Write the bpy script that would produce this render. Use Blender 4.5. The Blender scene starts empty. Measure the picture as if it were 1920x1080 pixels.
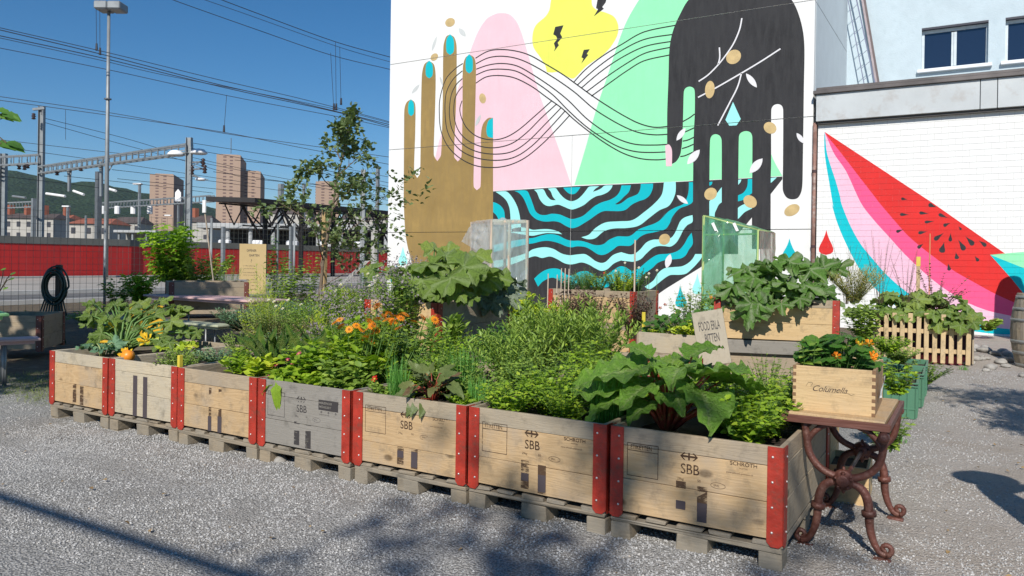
import bpy, bmesh, math, random
import numpy as np
from mathutils import Vector, Matrix, noise
from mathutils.geometry import tessellate_polygon
R = math.radians
sc = bpy.context.scene
COL = sc.collection
# ------------------------------------------------------------------ camera
F_PX, YAW, PITCH, ROLL, CAM_H, CY = 1447.6, 0.54336, 0.00466, 0.01481, 1.3432, 495.23
_c, _s = math.cos(YAW), math.sin(YAW)
FW = Vector((-_s*math.cos(PITCH), _c*math.cos(PITCH), -math.sin(PITCH)))
RT0 = Vector((_c, _s, 0)); UP0 = RT0.cross(FW)
RT = RT0*math.cos(ROLL) + UP0*math.sin(ROLL)
UP = -RT0*math.sin(ROLL) + UP0*math.cos(ROLL)
CAM = Vector((0, 0, CAM_H))
cd = bpy.data.cameras.new('camera'); cam = bpy.data.objects.new('camera', cd); COL.objects.link(cam)
cd.sensor_width = 36; cd.lens = F_PX/1920*36; cd.shift_y = -(540-CY)/1920
cd.clip_start = 0.05; cd.clip_end = 12000
m = Matrix((RT, UP, -FW)).transposed().to_4x4(); m.translation = CAM
cam.matrix_world = m
sc.camera = cam
sc.render.resolution_x = 1024; sc.render.resolution_y = 576
# ------------------------------------------------------------------ light
SUN_EL, SUN_D = R(37.5), Vector((0.319, -0.948, 0)).normalized()     # direction towards the sun (horizontal)
sund = Vector((SUN_D.x*math.cos(SUN_EL), SUN_D.y*math.cos(SUN_EL), math.sin(SUN_EL)))
w = bpy.data.worlds.new('World'); sc.world = w; w.use_nodes = True
nt = w.node_tree; nt.nodes.clear()
sky = nt.nodes.new('ShaderNodeTexSky'); sky.sky_type = 'NISHITA'; sky.sun_disc = False
sky.sun_elevation = SUN_EL; sky.sun_rotation = math.atan2(SUN_D.x, SUN_D.y)
sky.altitude = 450; sky.air_density = 1.0; sky.dust_density = 0.0; sky.ozone_density = 6.0
bg = nt.nodes.new('ShaderNodeBackground'); bg.inputs[1].default_value = 0.092
wo = nt.nodes.new('ShaderNodeOutputWorld')
hsv = nt.nodes.new('ShaderNodeHueSaturation'); hsv.inputs['Saturation'].default_value = 1.22; hsv.inputs['Hue'].default_value = .497
nt.links.new(sky.outputs[0], hsv.inputs['Color']); nt.links.new(hsv.outputs[0], bg.inputs[0]); nt.links.new(bg.outputs[0], wo.inputs[0])
sl = bpy.data.lights.new('sun', 'SUN'); sl.energy = 5.0; sl.angle = R(0.53); sl.color = (1, .95, .87)
so = bpy.data.objects.new('sun', sl); COL.objects.link(so)
so.rotation_euler = sund.to_track_quat('Z', 'Y').to_euler(); so.location = (4, -12, 14)
sc.view_settings.view_transform = 'Standard'; sc.view_settings.look = 'None'
sc.view_settings.exposure = 0.0; sc.view_settings.gamma = 1.0; sc.view_settings.use_curve_mapping = False
sc.render.engine = 'CYCLES'
sc.cycles.transparent_max_bounces = 16; sc.cycles.max_bounces = 6
# ------------------------------------------------------------------ where a pixel of the photograph lies in the place
def ray(x, y): return FW + RT*((x-960)/F_PX) + UP*((CY-y)/F_PX)
def G(x, y, z=0.0):
    d = ray(x, y); return CAM + d*((z-CAM_H)/d.z)
def WY(x, y, Y):
    d = ray(x, y); return CAM + d*(Y/d.y)
def WX(x, y, X):
    d = ray(x, y); return CAM + d*(X/d.x)
def DD(x, y, Z): return CAM + ray(x, y)*Z
def DG(x, Z, z=0.0):                                  # column x, distance Z, height z
    p = DD(x, CY, Z); return Vector((p.x, p.y, z))
rnd = random.Random(7)
# ------------------------------------------------------------------ objects
def tag(o, label=None, cat=None, group=None, kind=None):
    if label: o['label'] = label
    if cat: o['category'] = cat
    if group: o['group'] = group
    if kind: o['kind'] = kind
    return o
def thing(name, label, cat, loc=(0, 0, 0), rz=0, group=None):
    o = bpy.data.objects.new(name, None); COL.objects.link(o); o.empty_display_size = .1
    o.location = loc; o.rotation_euler = (0, 0, rz)
    return tag(o, label, cat, group)
def link(name, me, parent=None, loc=None, rot=None, scale=None):
    o = bpy.data.objects.new(name, me); COL.objects.link(o)
    if parent: o.parent = parent
    if loc is not None: o.location = loc
    if rot is not None: o.rotation_euler = rot
    if scale is not None: o.scale = scale if hasattr(scale, '__len__') else (scale,)*3
    return o
def copy_tree(o, parent=None):
    c = o.copy(); COL.objects.link(c)
    if parent: c.parent = parent
    for ch in list(o.children): copy_tree(ch, c)
    return c
class MB:
    def __init__(s): s.v = []; s.f = []; s.off = Vector((0, 0, 0))
    def poly(s, vs, fs):
        b = len(s.v); s.v += [tuple(Vector(p)-s.off) for p in vs]; s.f += [tuple(b+i for i in f) for f in fs]; return s
    def box(s, x0, x1, y0, y1, z0, z1, M=None):
        P = [Vector((x, y, z)) for z in (z0, z1) for y in (y0, y1) for x in (x0, x1)]
        if M: P = [M@p for p in P]
        return s.poly(P, [(0, 2, 3, 1), (4, 5, 7, 6), (0, 1, 5, 4), (2, 6, 7, 3), (0, 4, 6, 2), (1, 3, 7, 5)])
    def cbox(s, x0, x1, y0, y1, z0, z1, b=.003, M=None, jit=0):
        vs = []; idx = {}
        X = (x0, x1); Y = (y0, y1); Z = (z0, z1)
        for i in (0, 1):
            for j in (0, 1):
                for k in (0, 1):
                    c = Vector((X[i], Y[j], Z[k])); d = (b if i == 0 else -b, b if j == 0 else -b, b if k == 0 else -b)
                    jv = Vector((rnd.uniform(-jit, jit), rnd.uniform(-jit, jit), rnd.uniform(-jit, jit)))
                    for a in range(3):
                        q = c.copy()
                        for e in range(3):
                            if e != a: q[e] += d[e]
                        idx[(i, j, k, a)] = len(vs); vs.append(q+jv)
        # vertex (i,j,k,a) keeps its coordinate on axis a flush
        f = []
        for a in range(3):
            o = [e for e in range(3) if e != a]
            for s_ in (0, 1):
                ring = []
                for (p, q) in ((0, 0), (1, 0), (1, 1), (0, 1)):
                    t = [0, 0, 0]; t[a] = s_; t[o[0]] = p; t[o[1]] = q; ring.append(idx[tuple(t)+(a,)])
                f.append(ring)
        for a in range(3):                                # edges along axis a
            o = [e for e in range(3) if e != a]
            for p in (0, 1):
                for q in (0, 1):
                    t = [0, 0, 0]; t[o[0]] = p; t[o[1]] = q; t1 = list(t); t1[a] = 1
                    f.append([idx[tuple(t)+(o[0],)], idx[tuple(t1)+(o[0],)], idx[tuple(t1)+(o[1],)], idx[tuple(t)+(o[1],)]])
        for i in (0, 1):
            for j in (0, 1):
                for k in (0, 1): f.append([idx[(i, j, k, 0)], idx[(i, j, k, 1)], idx[(i, j, k, 2)]])
        cen = Vector(((x0+x1)/2, (y0+y1)/2, (z0+z1)/2)); g = []
        for r in f:
            n = (vs[r[1]]-vs[r[0]]).cross(vs[r[2]]-vs[r[0]]); mid = sum((vs[i] for i in r), Vector())/len(r)
            g.append(tuple(r) if n.dot(mid-cen) > 0 else tuple(reversed(r)))
        if M: vs = [M@p for p in vs]
        return s.poly(vs, g)
    def tube(s, pts, r, n=8, cap=True, close=False):
        pts = [Vector(p) for p in pts]; k = len(pts)
        rr = r if hasattr(r, '__len__') else [r]*k
        ref = None; vs = []
        for i, p in enumerate(pts):
            a = pts[(i-1) % k] if (close or i > 0) else pts[0]; b = pts[(i+1) % k] if (close or i < k-1) else pts[-1]
            t = (b-a).normalized()
            if ref is None:
                ref = t.orthogonal().normalized()
            ref = (ref - t*ref.dot(t)); ref = ref.normalized() if ref.length > 1e-6 else t.orthogonal().normalized()
            bi = t.cross(ref)
            for j in range(n):
                an = 2*math.pi*j/n; vs.append(p + (ref*math.cos(an)+bi*math.sin(an))*rr[i])
        f = []
        for i in range(k if close else k-1):
            for j in range(n):
                a = i*n+j; b = i*n+(j+1) % n; c = ((i+1) % k)*n+(j+1) % n; d = ((i+1) % k)*n+j
                f.append((a, b, c, d))
        if cap and not close: f += [tuple(reversed(range(n))), tuple(range((k-1)*n, k*n))]
        return s.poly(vs, f)
    def lathe(s, prof, n=20, c=(0, 0, 0), M=None):
        c = Vector(c); vs = []; f = []
        for (r, z) in prof:
            for j in range(n):
                a = 2*math.pi*j/n; vs.append(Vector((r*math.cos(a), r*math.sin(a), z)))
        if M: vs = [M@v for v in vs]
        vs = [v+c for v in vs]
        for i in range(len(prof)-1):
            for j in range(n): f.append((i*n+j, i*n+(j+1) % n, (i+1)*n+(j+1) % n, (i+1)*n+j))
        f += [tuple(reversed(range(n))), tuple(range((len(prof)-1)*n, len(prof)*n))]
        return s.poly(vs, f)
    def beam(s, a, b, w, h=None, up=Vector((0, 0, 1))):
        a = Vector(a); b = Vector(b); h = h or w; t = (b-a).normalized()
        sd = t.cross(up); sd = sd.normalized() if sd.length > 1e-4 else Vector((1, 0, 0)); u = sd.cross(t)
        P = [q + sd*i*w/2 + u*j*h/2 for q in (a, b) for (i, j) in ((-1, -1), (1, -1), (1, 1), (-1, 1))]
        return s.poly(P, [(0, 1, 2, 3), (7, 6, 5, 4), (0, 4, 5, 1), (1, 5, 6, 2), (2, 6, 7, 3), (3, 7, 4, 0)])
    def mesh(s, name, mat, smooth=False):
        me = bpy.data.meshes.new(name); me.from_pydata([tuple(v) for v in s.v], [], s.f); me.materials.append(mat)
        if smooth: me.polygons.foreach_set('use_smooth', [True]*len(me.polygons))
        me.update(); return me
    def build(s, name, mat, parent=None, smooth=False, **k):
        o = link(name, s.mesh(name, mat, smooth), parent); return tag(o, **k)
def np_mesh(name, V, T, mat, attrs=None, smooth=False):
    me = bpy.data.meshes.new(name); V = np.asarray(V, np.float32); T = np.asarray(T, np.int32)
    me.vertices.add(len(V)); me.vertices.foreach_set('co', V.ravel())
    n = len(T); me.loops.add(n*3); me.polygons.add(n)
    me.loops.foreach_set('vertex_index', T.ravel())
    me.polygons.foreach_set('loop_start', np.arange(0, n*3, 3, dtype=np.int32))
    try: me.polygons.foreach_set('loop_total', np.full(n, 3, np.int32))
    except Exception: pass
    if smooth: me.polygons.foreach_set('use_smooth', np.ones(n, bool))
    for k, a in (attrs or {}).items():
        at = me.attributes.new(k, 'FLOAT', 'POINT'); at.data.foreach_set('value', np.asarray(a, np.float32))
    me.materials.append(mat); me.update(calc_edges=True); me.validate(); return me
# ------------------------------------------------------------------ materials
MC = {}
class NT:
    def __init__(s, name):
        s.m = bpy.data.materials.new(name); s.m.use_nodes = True; s.t = s.m.node_tree; s.t.nodes.clear()
        s.o = s.n('ShaderNodeOutputMaterial')
    def n(s, ty, **k):
        x = s.t.nodes.new(ty)
        for a, b in k.items(): setattr(x, a, b)
        return x
    def l(s, a, b): s.t.links.new(a, b)
    def val(s, v):
        x = s.n('ShaderNodeValue'); x.outputs[0].default_value = v; return x.outputs[0]
    def math(s, op, a, b=None, clamp=False):
        x = s.n('ShaderNodeMath', operation=op); x.use_clamp = clamp
        for i, q in enumerate((a, b)):
            if q is None: continue
            if isinstance(q, (int, float)): x.inputs[i].default_value = q
            else: s.l(q, x.inputs[i])
        return x.outputs[0]
    def noise(s, vec, scale, det=4, rough=.55, dist=0):
        x = s.n('ShaderNodeTexNoise'); x.inputs['Scale'].default_value = scale; x.inputs['Detail'].default_value = det
        x.inputs['Roughness'].default_value = rough; x.inputs['Distortion'].default_value = dist
        if vec is not None: s.l(vec, x.inputs['Vector'])
        return x.outputs['Fac']
    def vor(s, vec, scale, feat='F1', out='Distance'):
        x = s.n('ShaderNodeTexVoronoi', feature=feat); x.inputs['Scale'].default_value = scale
        if vec is not None: s.l(vec, x.inputs['Vector'])
        return x.outputs[out]
    def ramp(s, fac, stops, interp='LINEAR'):
        x = s.n('ShaderNodeValToRGB'); x.color_ramp.interpolation = interp; e = x.color_ramp.elements
        while len(e) > 1: e.remove(e[0])
        e[0].position = stops[0][0]; e[0].color = tuple(stops[0][1])+(1,)
        for p, c in stops[1:]:
            q = e.new(p); q.color = tuple(c)+(1,)
        s.l(fac, x.inputs[0]); return x.outputs[0]
    def mix(s, fac, a, b, mode='MIX'):
        x = s.n('ShaderNodeMix', data_type='RGBA', blend_type=mode)
        for sock, q in ((x.inputs[0], fac), (x.inputs[6], a), (x.inputs[7], b)):
            if isinstance(q, (int, float)): sock.default_value = q
            elif isinstance(q, (tuple, list)): sock.default_value = tuple(q)+(1,)
            else: s.l(q, sock)
        return x.outputs[2]
    def coord(s, which='Object'): return s.n('ShaderNodeTexCoord').outputs[which]
    def mapping(s, vec, scale=(1, 1, 1), loc=None, rot=None):
        x = s.n('ShaderNodeMapping'); s.l(vec, x.inputs[0]); x.inputs['Scale'].default_value = scale
        if rot: x.inputs['Rotation'].default_value = rot
        if loc is not None:
            if isinstance(loc, tuple): x.inputs['Location'].default_value = loc
            else: s.l(loc, x.inputs['Location'])
        return x.outputs[0]
    def bump(s, h, strength=.3, dist=.01, normal=None):
        x = s.n('ShaderNodeBump'); x.inputs['Strength'].default_value = strength; x.inputs['Distance'].default_value = dist
        s.l(h, x.inputs['Height'])
        if normal is not None: s.l(normal, x.inputs['Normal'])
        return x.outputs[0]
    def pbr(s, col, rough=.7, metal=0, spec=.5, normal=None):
        x = s.n('ShaderNodeBsdfPrincipled')
        for k, q in (('Base Color', col), ('Roughness', rough), ('Metallic', metal), ('Specular IOR Level', spec)):
            if isinstance(q, (int, float)): x.inputs[k].default_value = q
            elif isinstance(q, (tuple, list)): x.inputs[k].default_value = tuple(q)+(1,)
            else: s.l(q, x.inputs[k])
        if normal is not None: s.l(normal, x.inputs['Normal'])
        return x
    def out(s, sh):
        s.l(sh.outputs[0] if hasattr(sh, 'outputs') else sh, s.o.inputs[0]); return s.m
def rvec(t, amt=20.0):                                    # per-object random offset
    oi = t.n('ShaderNodeObjectInfo').outputs['Random']; c = t.n('ShaderNodeCombineXYZ')
    t.l(t.math('MULTIPLY', oi, amt), c.inputs[0]); t.l(t.math('MULTIPLY', oi, amt*1.7), c.inputs[1]); t.l(t.math('MULTIPLY', oi, amt*.6), c.inputs[2])
    return c.outputs[0]
def plain(name, col, rough=.6, metal=0, var=.12, nscale=6, bump=.0, bscale=60, spec=.5, dirt=None):
    if name in MC: return MC[name]
    t = NT(name); v = t.coord(); n = t.noise(t.mapping(v, loc=rvec(t)), nscale, 5)
    a = tuple(max(0, c*(1-var)) for c in col); b = tuple(min(1, c*(1+var)) for c in col)
    c = t.ramp(n, [(.3, a), (.7, b)])
    if dirt:
        d = t.noise(t.mapping(v, loc=(3, 1, 7)), nscale*2.3, 8, .7); c = t.mix(t.ramp(d, [(.5, (0, 0, 0)), (.72, (1, 1, 1))]), c, dirt)
    nm = t.bump(t.noise(v, bscale, 4), bump, .01) if bump else None
    MC[name] = t.out(t.pbr(c, rough, metal, spec, nm)); return MC[name]
def wallpaint(name, col, amt=.06, streak=.5):
    if name in MC: return MC[name]
    t = NT(name); v = t.coord(); n = t.noise(v, 1.1, 6, .65); rol = t.noise(t.mapping(v, (7, 7, 1.2)), 1.3, 4, .6); stn = t.noise(t.mapping(v, (5, 5, .35)), 1.0, 7, .72); fine = t.noise(v, 55, 4, .6)
    c = t.ramp(n, [(.3, tuple(x*(1-amt) for x in col)), (.7, tuple(min(.88, x*(1+amt)) for x in col))])
    c = t.mix(t.ramp(rol, [(.42, (0,)*3), (.62, (amt*4,)*3)]), c, tuple(x*.86+.012 for x in col))
    c = t.mix(t.ramp(stn, [(.58, (0,)*3), (.80, (streak,)*3)]), c, tuple(x*.66+.03 for x in col))
    MC[name] = t.out(t.pbr(c, .78, 0, .3, t.bump(t.math('ADD', fine, t.math('MULTIPLY', rol, .5)), .35, .006))); return MC[name]
def wood(name, light, dark, axis=0, grey=None, greyamt=.3, knots=True, rough=.72):
    if name in MC: return MC[name]
    t = NT(name); v = t.coord(); sc_ = [9.0, 9.0, 9.0]; sc_[axis] = .8
    p = t.mapping(v, tuple(sc_), loc=rvec(t))
    warp = t.noise(t.mapping(v, (2, 2, 2) , loc=rvec(t, 9)), 1.2, 2)
    nz = t.noise(p, 1.4, 3, .5, 1.5)
    rings = t.math('SINE', t.math('MULTIPLY', t.math('ADD', nz, t.math('MULTIPLY', warp, .5)), 46))
    rings = t.math('ADD', t.math('MULTIPLY', rings, .5), .5)
    sc2 = [140.0]*3; sc2[axis] = 4.0
    fine = t.noise(t.mapping(v, tuple(sc2)), 1.0, 3, .6)
    c = t.mix(t.math('MULTIPLY', rings, .36), light, dark)
    c = t.mix(t.math('MULTIPLY', fine, .26), c, tuple(x*.6 for x in dark))
    tone = t.n('ShaderNodeObjectInfo').outputs['Random']
    c = t.mix(t.ramp(tone, [(0, (.0,)*3), (1, (.35,)*3)]), c, tuple(x*.72 for x in light))
    if knots:
        sk = [5.5]*3; sk[axis] = 3.2
        k = t.vor(t.mapping(v, tuple(sk), loc=rvec(t, 31)), 1.0)
        c = t.mix(t.ramp(k, [(.0, (1,)*3), (.075, (.9,)*3), (.13, (0,)*3)]), c, tuple(x*.35 for x in dark))
    if grey:
        g = t.noise(t.mapping(v, loc=rvec(t, 13)), 3.5, 6, .65)
        lo = .75-greyamt*.7
        c = t.mix(t.ramp(g, [(lo-.12, (0,)*3), (lo+.12, (.9,)*3)]), c, grey)
        st = t.noise(t.mapping(v, loc=rvec(t, 23)), 9, 6, .7)
        c = t.mix(t.ramp(st, [(.52, (0,)*3), (.74, (.7,)*3)]), c, tuple(x*.38 for x in grey))
    h = t.math('ADD', t.math('MULTIPLY', rings, .4), fine)
    MC[name] = t.out(t.pbr(c, rough, 0, .3, t.bump(h, .35, .004))); return MC[name]
def leafmat(name, c1, c2, c3=None, trans=.3, rough=.45, vein=None, spec=.4):
    if name in MC: return MC[name]
    t = NT(name)
    a = t.n('ShaderNodeAttribute', attribute_name='rnd').outputs['Fac']
    o = t.n('ShaderNodeObjectInfo').outputs['Random']
    f = t.math('FRACT', t.math('ADD', a, o))
    st = [(0, c1), (.75, c2), (1, c3 or c2)]
    c = t.ramp(f, st)
    pn = t.noise(t.coord(), 14, 3)
    c = t.mix(t.ramp(pn, [(.35, (.0,)*3), (.75, (.35,)*3)]), c, tuple(min(1, x*1.6) for x in c2))
    if vein:
        vv = t.n('ShaderNodeAttribute', attribute_name='vein').outputs['Fac']
        c = t.mix(t.math('MULTIPLY', vv, .75), c, vein)
        q1 = t.noise(t.coord(), 3.2, 4, .7); c = t.mix(t.ramp(q1, [(.35, (.0,)*3), (.7, (.35,)*3)]), c, tuple(x*.62 for x in c1))
    p = t.pbr(c, rough, 0, spec, t.bump(t.noise(t.coord(), 90 if not vein else 16, 5, .65), .25 if not vein else .8, .004 if not vein else .05))
    tr = t.n('ShaderNodeBsdfTranslucent'); t.l(t.mix(1.0, c, (1.15, 1.25, .55), 'MULTIPLY'), tr.inputs[0])
    mx = t.n('ShaderNodeMixShader'); mx.inputs[0].default_value = trans
    t.l(p.outputs[0], mx.inputs[1]); t.l(tr.outputs[0], mx.inputs[2])
    MC[name] = t.out(mx); return MC[name]
# ------------------------------------------------------------------ ground
def gravelmat():
    t = NT('gravel'); v = t.coord('Object')
    cell = t.n('ShaderNodeTexVoronoi', feature='F1'); cell.inputs['Scale'].default_value = 88
    wv = t.mapping(v); wn = t.n('ShaderNodeTexNoise'); wn.inputs['Scale'].default_value = 40; t.l(v, wn.inputs['Vector'])
    vm = t.n('ShaderNodeVectorMath', operation='MULTIPLY_ADD'); t.l(wn.outputs['Color'], vm.inputs[0]); vm.inputs[1].default_value = (.012,)*3; t.l(v, vm.inputs[2])
    t.l(vm.outputs[0], cell.inputs['Vector'])
    cr = t.n('ShaderNodeSeparateColor'); t.l(cell.outputs['Color'], cr.inputs[0])
    c = t.ramp(cr.outputs[0], [(0, (.33, .325, .315)), (.35, (.43, .425, .41)), (.7, (.50, .49, .475)), (.9, (.57, .56, .54)), (1, (.68, .665, .64))])
    big = t.noise(v, .7, 7, .68)
    c = t.mix(t.ramp(big, [(.38, (0,)*3), (.66, (.75,)*3)]), c, (.43, .40, .355))
    big2 = t.noise(t.mapping(v, (1, 1, 1), loc=(7, 3, 0)), .45, 8, .7)
    c = t.mix(t.ramp(big2, [(.48, (0,)*3), (.62, (.5,)*3)]), c, (.36, .345, .32))
    fine = t.noise(v, 190, 2)
    gap = t.ramp(cell.outputs['Distance'], [(.30, (1,)*3), (.66, (.52,)*3)])
    trk = t.noise(t.mapping(v, (.6, 3.2, 1), rot=(0, 0, .35)), 1.2, 6, .6); c = t.mix(t.ramp(trk, [(.50, (0,)*3), (.72, (.7,)*3)]), c, (.40, .39, .37))
    c = t.mix(1.0, c, gap, 'MULTIPLY')
    # soil and weeds close to the garden and under the tables, asphalt further out: where they are, by position
    sp = t.n('ShaderNodeSeparateXYZ'); t.l(v, sp.inputs[0])
    far = t.math('MULTIPLY', t.math('ADD', sp.outputs[0], 7.35), -1.6)
    dn = t.math('ADD', far, t.math('MULTIPLY', t.math('SUBTRACT', t.noise(v, 1.6, 6, .7), .5), 5))
    yy = t.math('MULTIPLY', t.math('SUBTRACT', sp.outputs[1], 3.9), 1.2)
    dn2 = t.math('ADD', yy, t.math('MULTIPLY', t.math('SUBTRACT', t.noise(v, 2.1, 6, .7), .5), 3))
    dirtc = t.ramp(t.noise(v, 7, 7, .7), [(.3, (.085, .06, .04)), (.55, (.16, .125, .085)), (.7, (.11, .13, .045))])
    msk = t.math('MULTIPLY', t.math('MINIMUM', dn, 1, True), t.math('MINIMUM', dn2, 1, True), True)
    c = t.mix(msk, c, dirtc)
    # trodden earth inside the garden behind the front row
    e1 = t.math('MULTIPLY', t.math('SUBTRACT', sp.outputs[1], 4.9), 3, True); e2 = t.math('MULTIPLY', t.math('SUBTRACT', -1.35, sp.outputs[0]), 2.5, True)
    e3 = t.math('ADD', t.math('MULTIPLY', t.math('SUBTRACT', sp.outputs[1], 11.6), .8, True), 0)
    c = t.mix(t.math('MULTIPLY', e1, e2), c, dirtc)
    path = t.ramp(t.noise(v, 2.3, 5, .65), [(.45, (0,)*3), (.7, (.5,)*3)])
    c = t.mix(t.math('MULTIPLY', .65, t.math('MULTIPLY', t.math('SUBTRACT', sp.outputs[0], -.9), 1.4, True)), c, (.46, .40, .345))
    c = t.mix(t.math('MULTIPLY', path, t.math('MULTIPLY', t.math('SUBTRACT', sp.outputs[0], -1.3), 1.0, True)), c, (.30, .245, .19))
    h = t.math('SUBTRACT', 1, cell.outputs['Distance'])
    nm = t.bump(h, .9, .010); nm = t.bump(t.noise(v, 18, 6, .7), .5, .03, nm)
    return t.out(t.pbr(c, .85, 0, .25, nm))
GRAVEL = gravelmat()
# one sheet with gentle unevenness near, stretched to the horizon
xs = sorted(set([-7000, -3000, -1200, -500, -200, -100, -60] + [round(-30+.25*i, 3) for i in range(int(36/.25)+1)] + [12, 25, 60, 200, 1000, 4000]))
ys = sorted(set([-4000, -1000, -300, -80, -25, -10, -3] + [round(.25*i, 3) for i in range(0, 80)] + [24, 40, 80, 200, 600, 2000, 7000]))
def gz(x, y):
    if x < -14 or x > 6 or y > 17 or y < -2: return 0.0
    n = noise.noise(Vector((x*.7, y*.7, 3)))*.012 + noise.noise(Vector((x*2.2, y*2.2, 8)))*.006
    if y > 9.8 and x > -.2:                                # the heap of rubble by the barrel
        n += .10*math.exp(-((x-.05)**2/.12+(y-13.3)**2/.6))
    if -7.2 < x < .4 and 2.6 < y < 5.2:                    # gravel banked against the pallets
        k_ = max(0, min(1, (y-2.75)/.55))*max(0, min(1, (5.0-y)/.4))*max(0, min(1, (x+7.0)/.5))*max(0, min(1, (.1-x)/.6)); n += .026*k_*k_*(3-2*k_)*(.8+.5*noise.noise(Vector((x*2.6, y*2, 9))))
    return n - .004
V = [(x, y, gz(x, y)) for y in ys for x in xs]; nx = len(xs)
Fq = [(j*nx+i, j*nx+i+1, (j+1)*nx+i+1, (j+1)*nx+i) for j in range(len(ys)-1) for i in range(nx-1)]
me = bpy.data.meshes.new('gravel_ground'); me.from_pydata(V, [], Fq); me.materials.append(GRAVEL)
me.polygons.foreach_set('use_smooth', [True]*len(me.polygons)); g = link('gravel_ground', me); tag(g, kind='structure')
# loose stones: real angular pebbles, one object
def stonemat():
    t = NT('stone_chips'); a = t.n('ShaderNodeAttribute', attribute_name='rnd').outputs['Fac']
    c = t.ramp(a, [(0, (.27, .265, .26)), (.3, (.38, .375, .365)), (.6, (.44, .43, .42)), (.9, (.49, .48, .465)), (.98, (.58, .565, .545)), (1, (.42, .36, .30))])
    return t.out(t.pbr(c, .9, 0, .08))
STONE = stonemat()
rs = np.random.RandomState(3)
def pebbles(name, n, fx, smin, smax, label):
    P = fx(n); n = len(P)
    base = np.array([(1, 0, 0), (0, 1, 0), (-1, 0, 0), (0, -1, 0), (0, 0, 1), (0, 0, -1)], float)
    F8 = np.array([(0, 1, 4), (1, 2, 4), (2, 3, 4), (3, 0, 4), (1, 0, 5), (2, 1, 5), (3, 2, 5), (0, 3, 5)])
    S = (smin+(smax-smin)*rs.rand(n)**2.2)[:, None, None]
    B = base[None]*(1+.45*(rs.rand(n, 6, 1)-.5)) + .35*(rs.rand(n, 6, 3)-.5)
    B[:, :, 2] *= .7
    an = rs.rand(n)*6.28; ca, sa = np.cos(an), np.sin(an)
    X = B[:, :, 0]*ca[:, None]-B[:, :, 1]*sa[:, None]; Y = B[:, :, 0]*sa[:, None]+B[:, :, 1]*ca[:, None]
    B = np.stack([X, Y, B[:, :, 2]], 2)*S + P[:, None, :]
    T = (F8[None]+(np.arange(n)*6)[:, None, None]).reshape(-1, 3)
    o = link(name, np_mesh(name, B.reshape(-1, 3), T, STONE, {'rnd': np.repeat(rs.rand(n), 6)})); tag(o, label, 'gravel', kind='stuff')
def fx_near(n):
    # denser near the viewer; region in front of and to the right of the crates
    x = np.concatenate([rs.uniform(-6.2, .9, n*6//10), rs.uniform(-9.5, -5, n//10), rs.uniform(-.75, 2.2, n*6//10)])
    y = np.concatenate([rs.uniform(1.9, 3.75, n*6//10), rs.uniform(2.0, 4.2, n//10), 3.0+rs.rand(n*6//10)**1.7*9])
    z = np.array([gz(a, b) for a, b in zip(x, y)])+.0005
    d = np.array([noise.noise(Vector((a*.9, b*1.6, 1)))+.5*noise.noise(Vector((a*3.1, b*4.2, 4))) for a, b in zip(x, y)]); k = (d > -.12+.5*(rs.rand(len(x))-.5)) | ((y > 3.0) & (y < 3.6) & (x < -.5))
    return np.stack([x, y, z], 1)[k]
pebbles('loose_gravel', 100000, fx_near, .003, .0092, 'light grey crushed stone gravel lying over the whole yard')
# stones by the barrel and pallets
stm = plain('field_stone', (.33, .31, .28), .8, 0, .25, 9, .5, 40)
def rock(loc, s, label, group=None):
    bm = bmesh.new(); bmesh.ops.create_icosphere(bm, subdivisions=3, radius=1)
    o = Vector((rnd.random()*9, rnd.random()*9, 0))
    for v in bm.verts:
        v.co *= 1+.28*noise.noise(v.co*1.1+o)+.08*noise.noise(v.co*3+o)
        v.co = Vector((v.co.x*s[0], v.co.y*s[1], v.co.z*s[2]))
    me = bpy.data.meshes.new('stone'); bm.to_mesh(me); bm.free(); me.materials.append(stm)
    me.polygons.foreach_set('use_smooth', [True]*len(me.polygons))
    o = link('stone', me, loc=loc, rot=(0, 0, rnd.random()*6)); tag(o, label, 'stone', group)
p = G(374, 828); rock((p.x, 3.55, .045), (.07, .055, .05), 'round brownish stone under the pallet of the third planter crate')
p = G(530, 842); rock((-3.86, 3.52, .025), (.05, .04, .03), 'small pale stone under the pallet of the grey weathered crate')
for i in range(60):
    x = rnd.gauss(-.02, .28); y = rnd.gauss(13.2, .7)
    if x < -.28 and y < 12.6: continue
    s = rnd.uniform(.03, .11); rock((x, y, gz(x, y)+s*.35), (s, s*rnd.uniform(.6, 1), s*rnd.uniform(.4, .8)), 'pale rubble stone in the loose heap between the picket bed and the barrel', 'rubble stones beside the picket bed')
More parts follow.
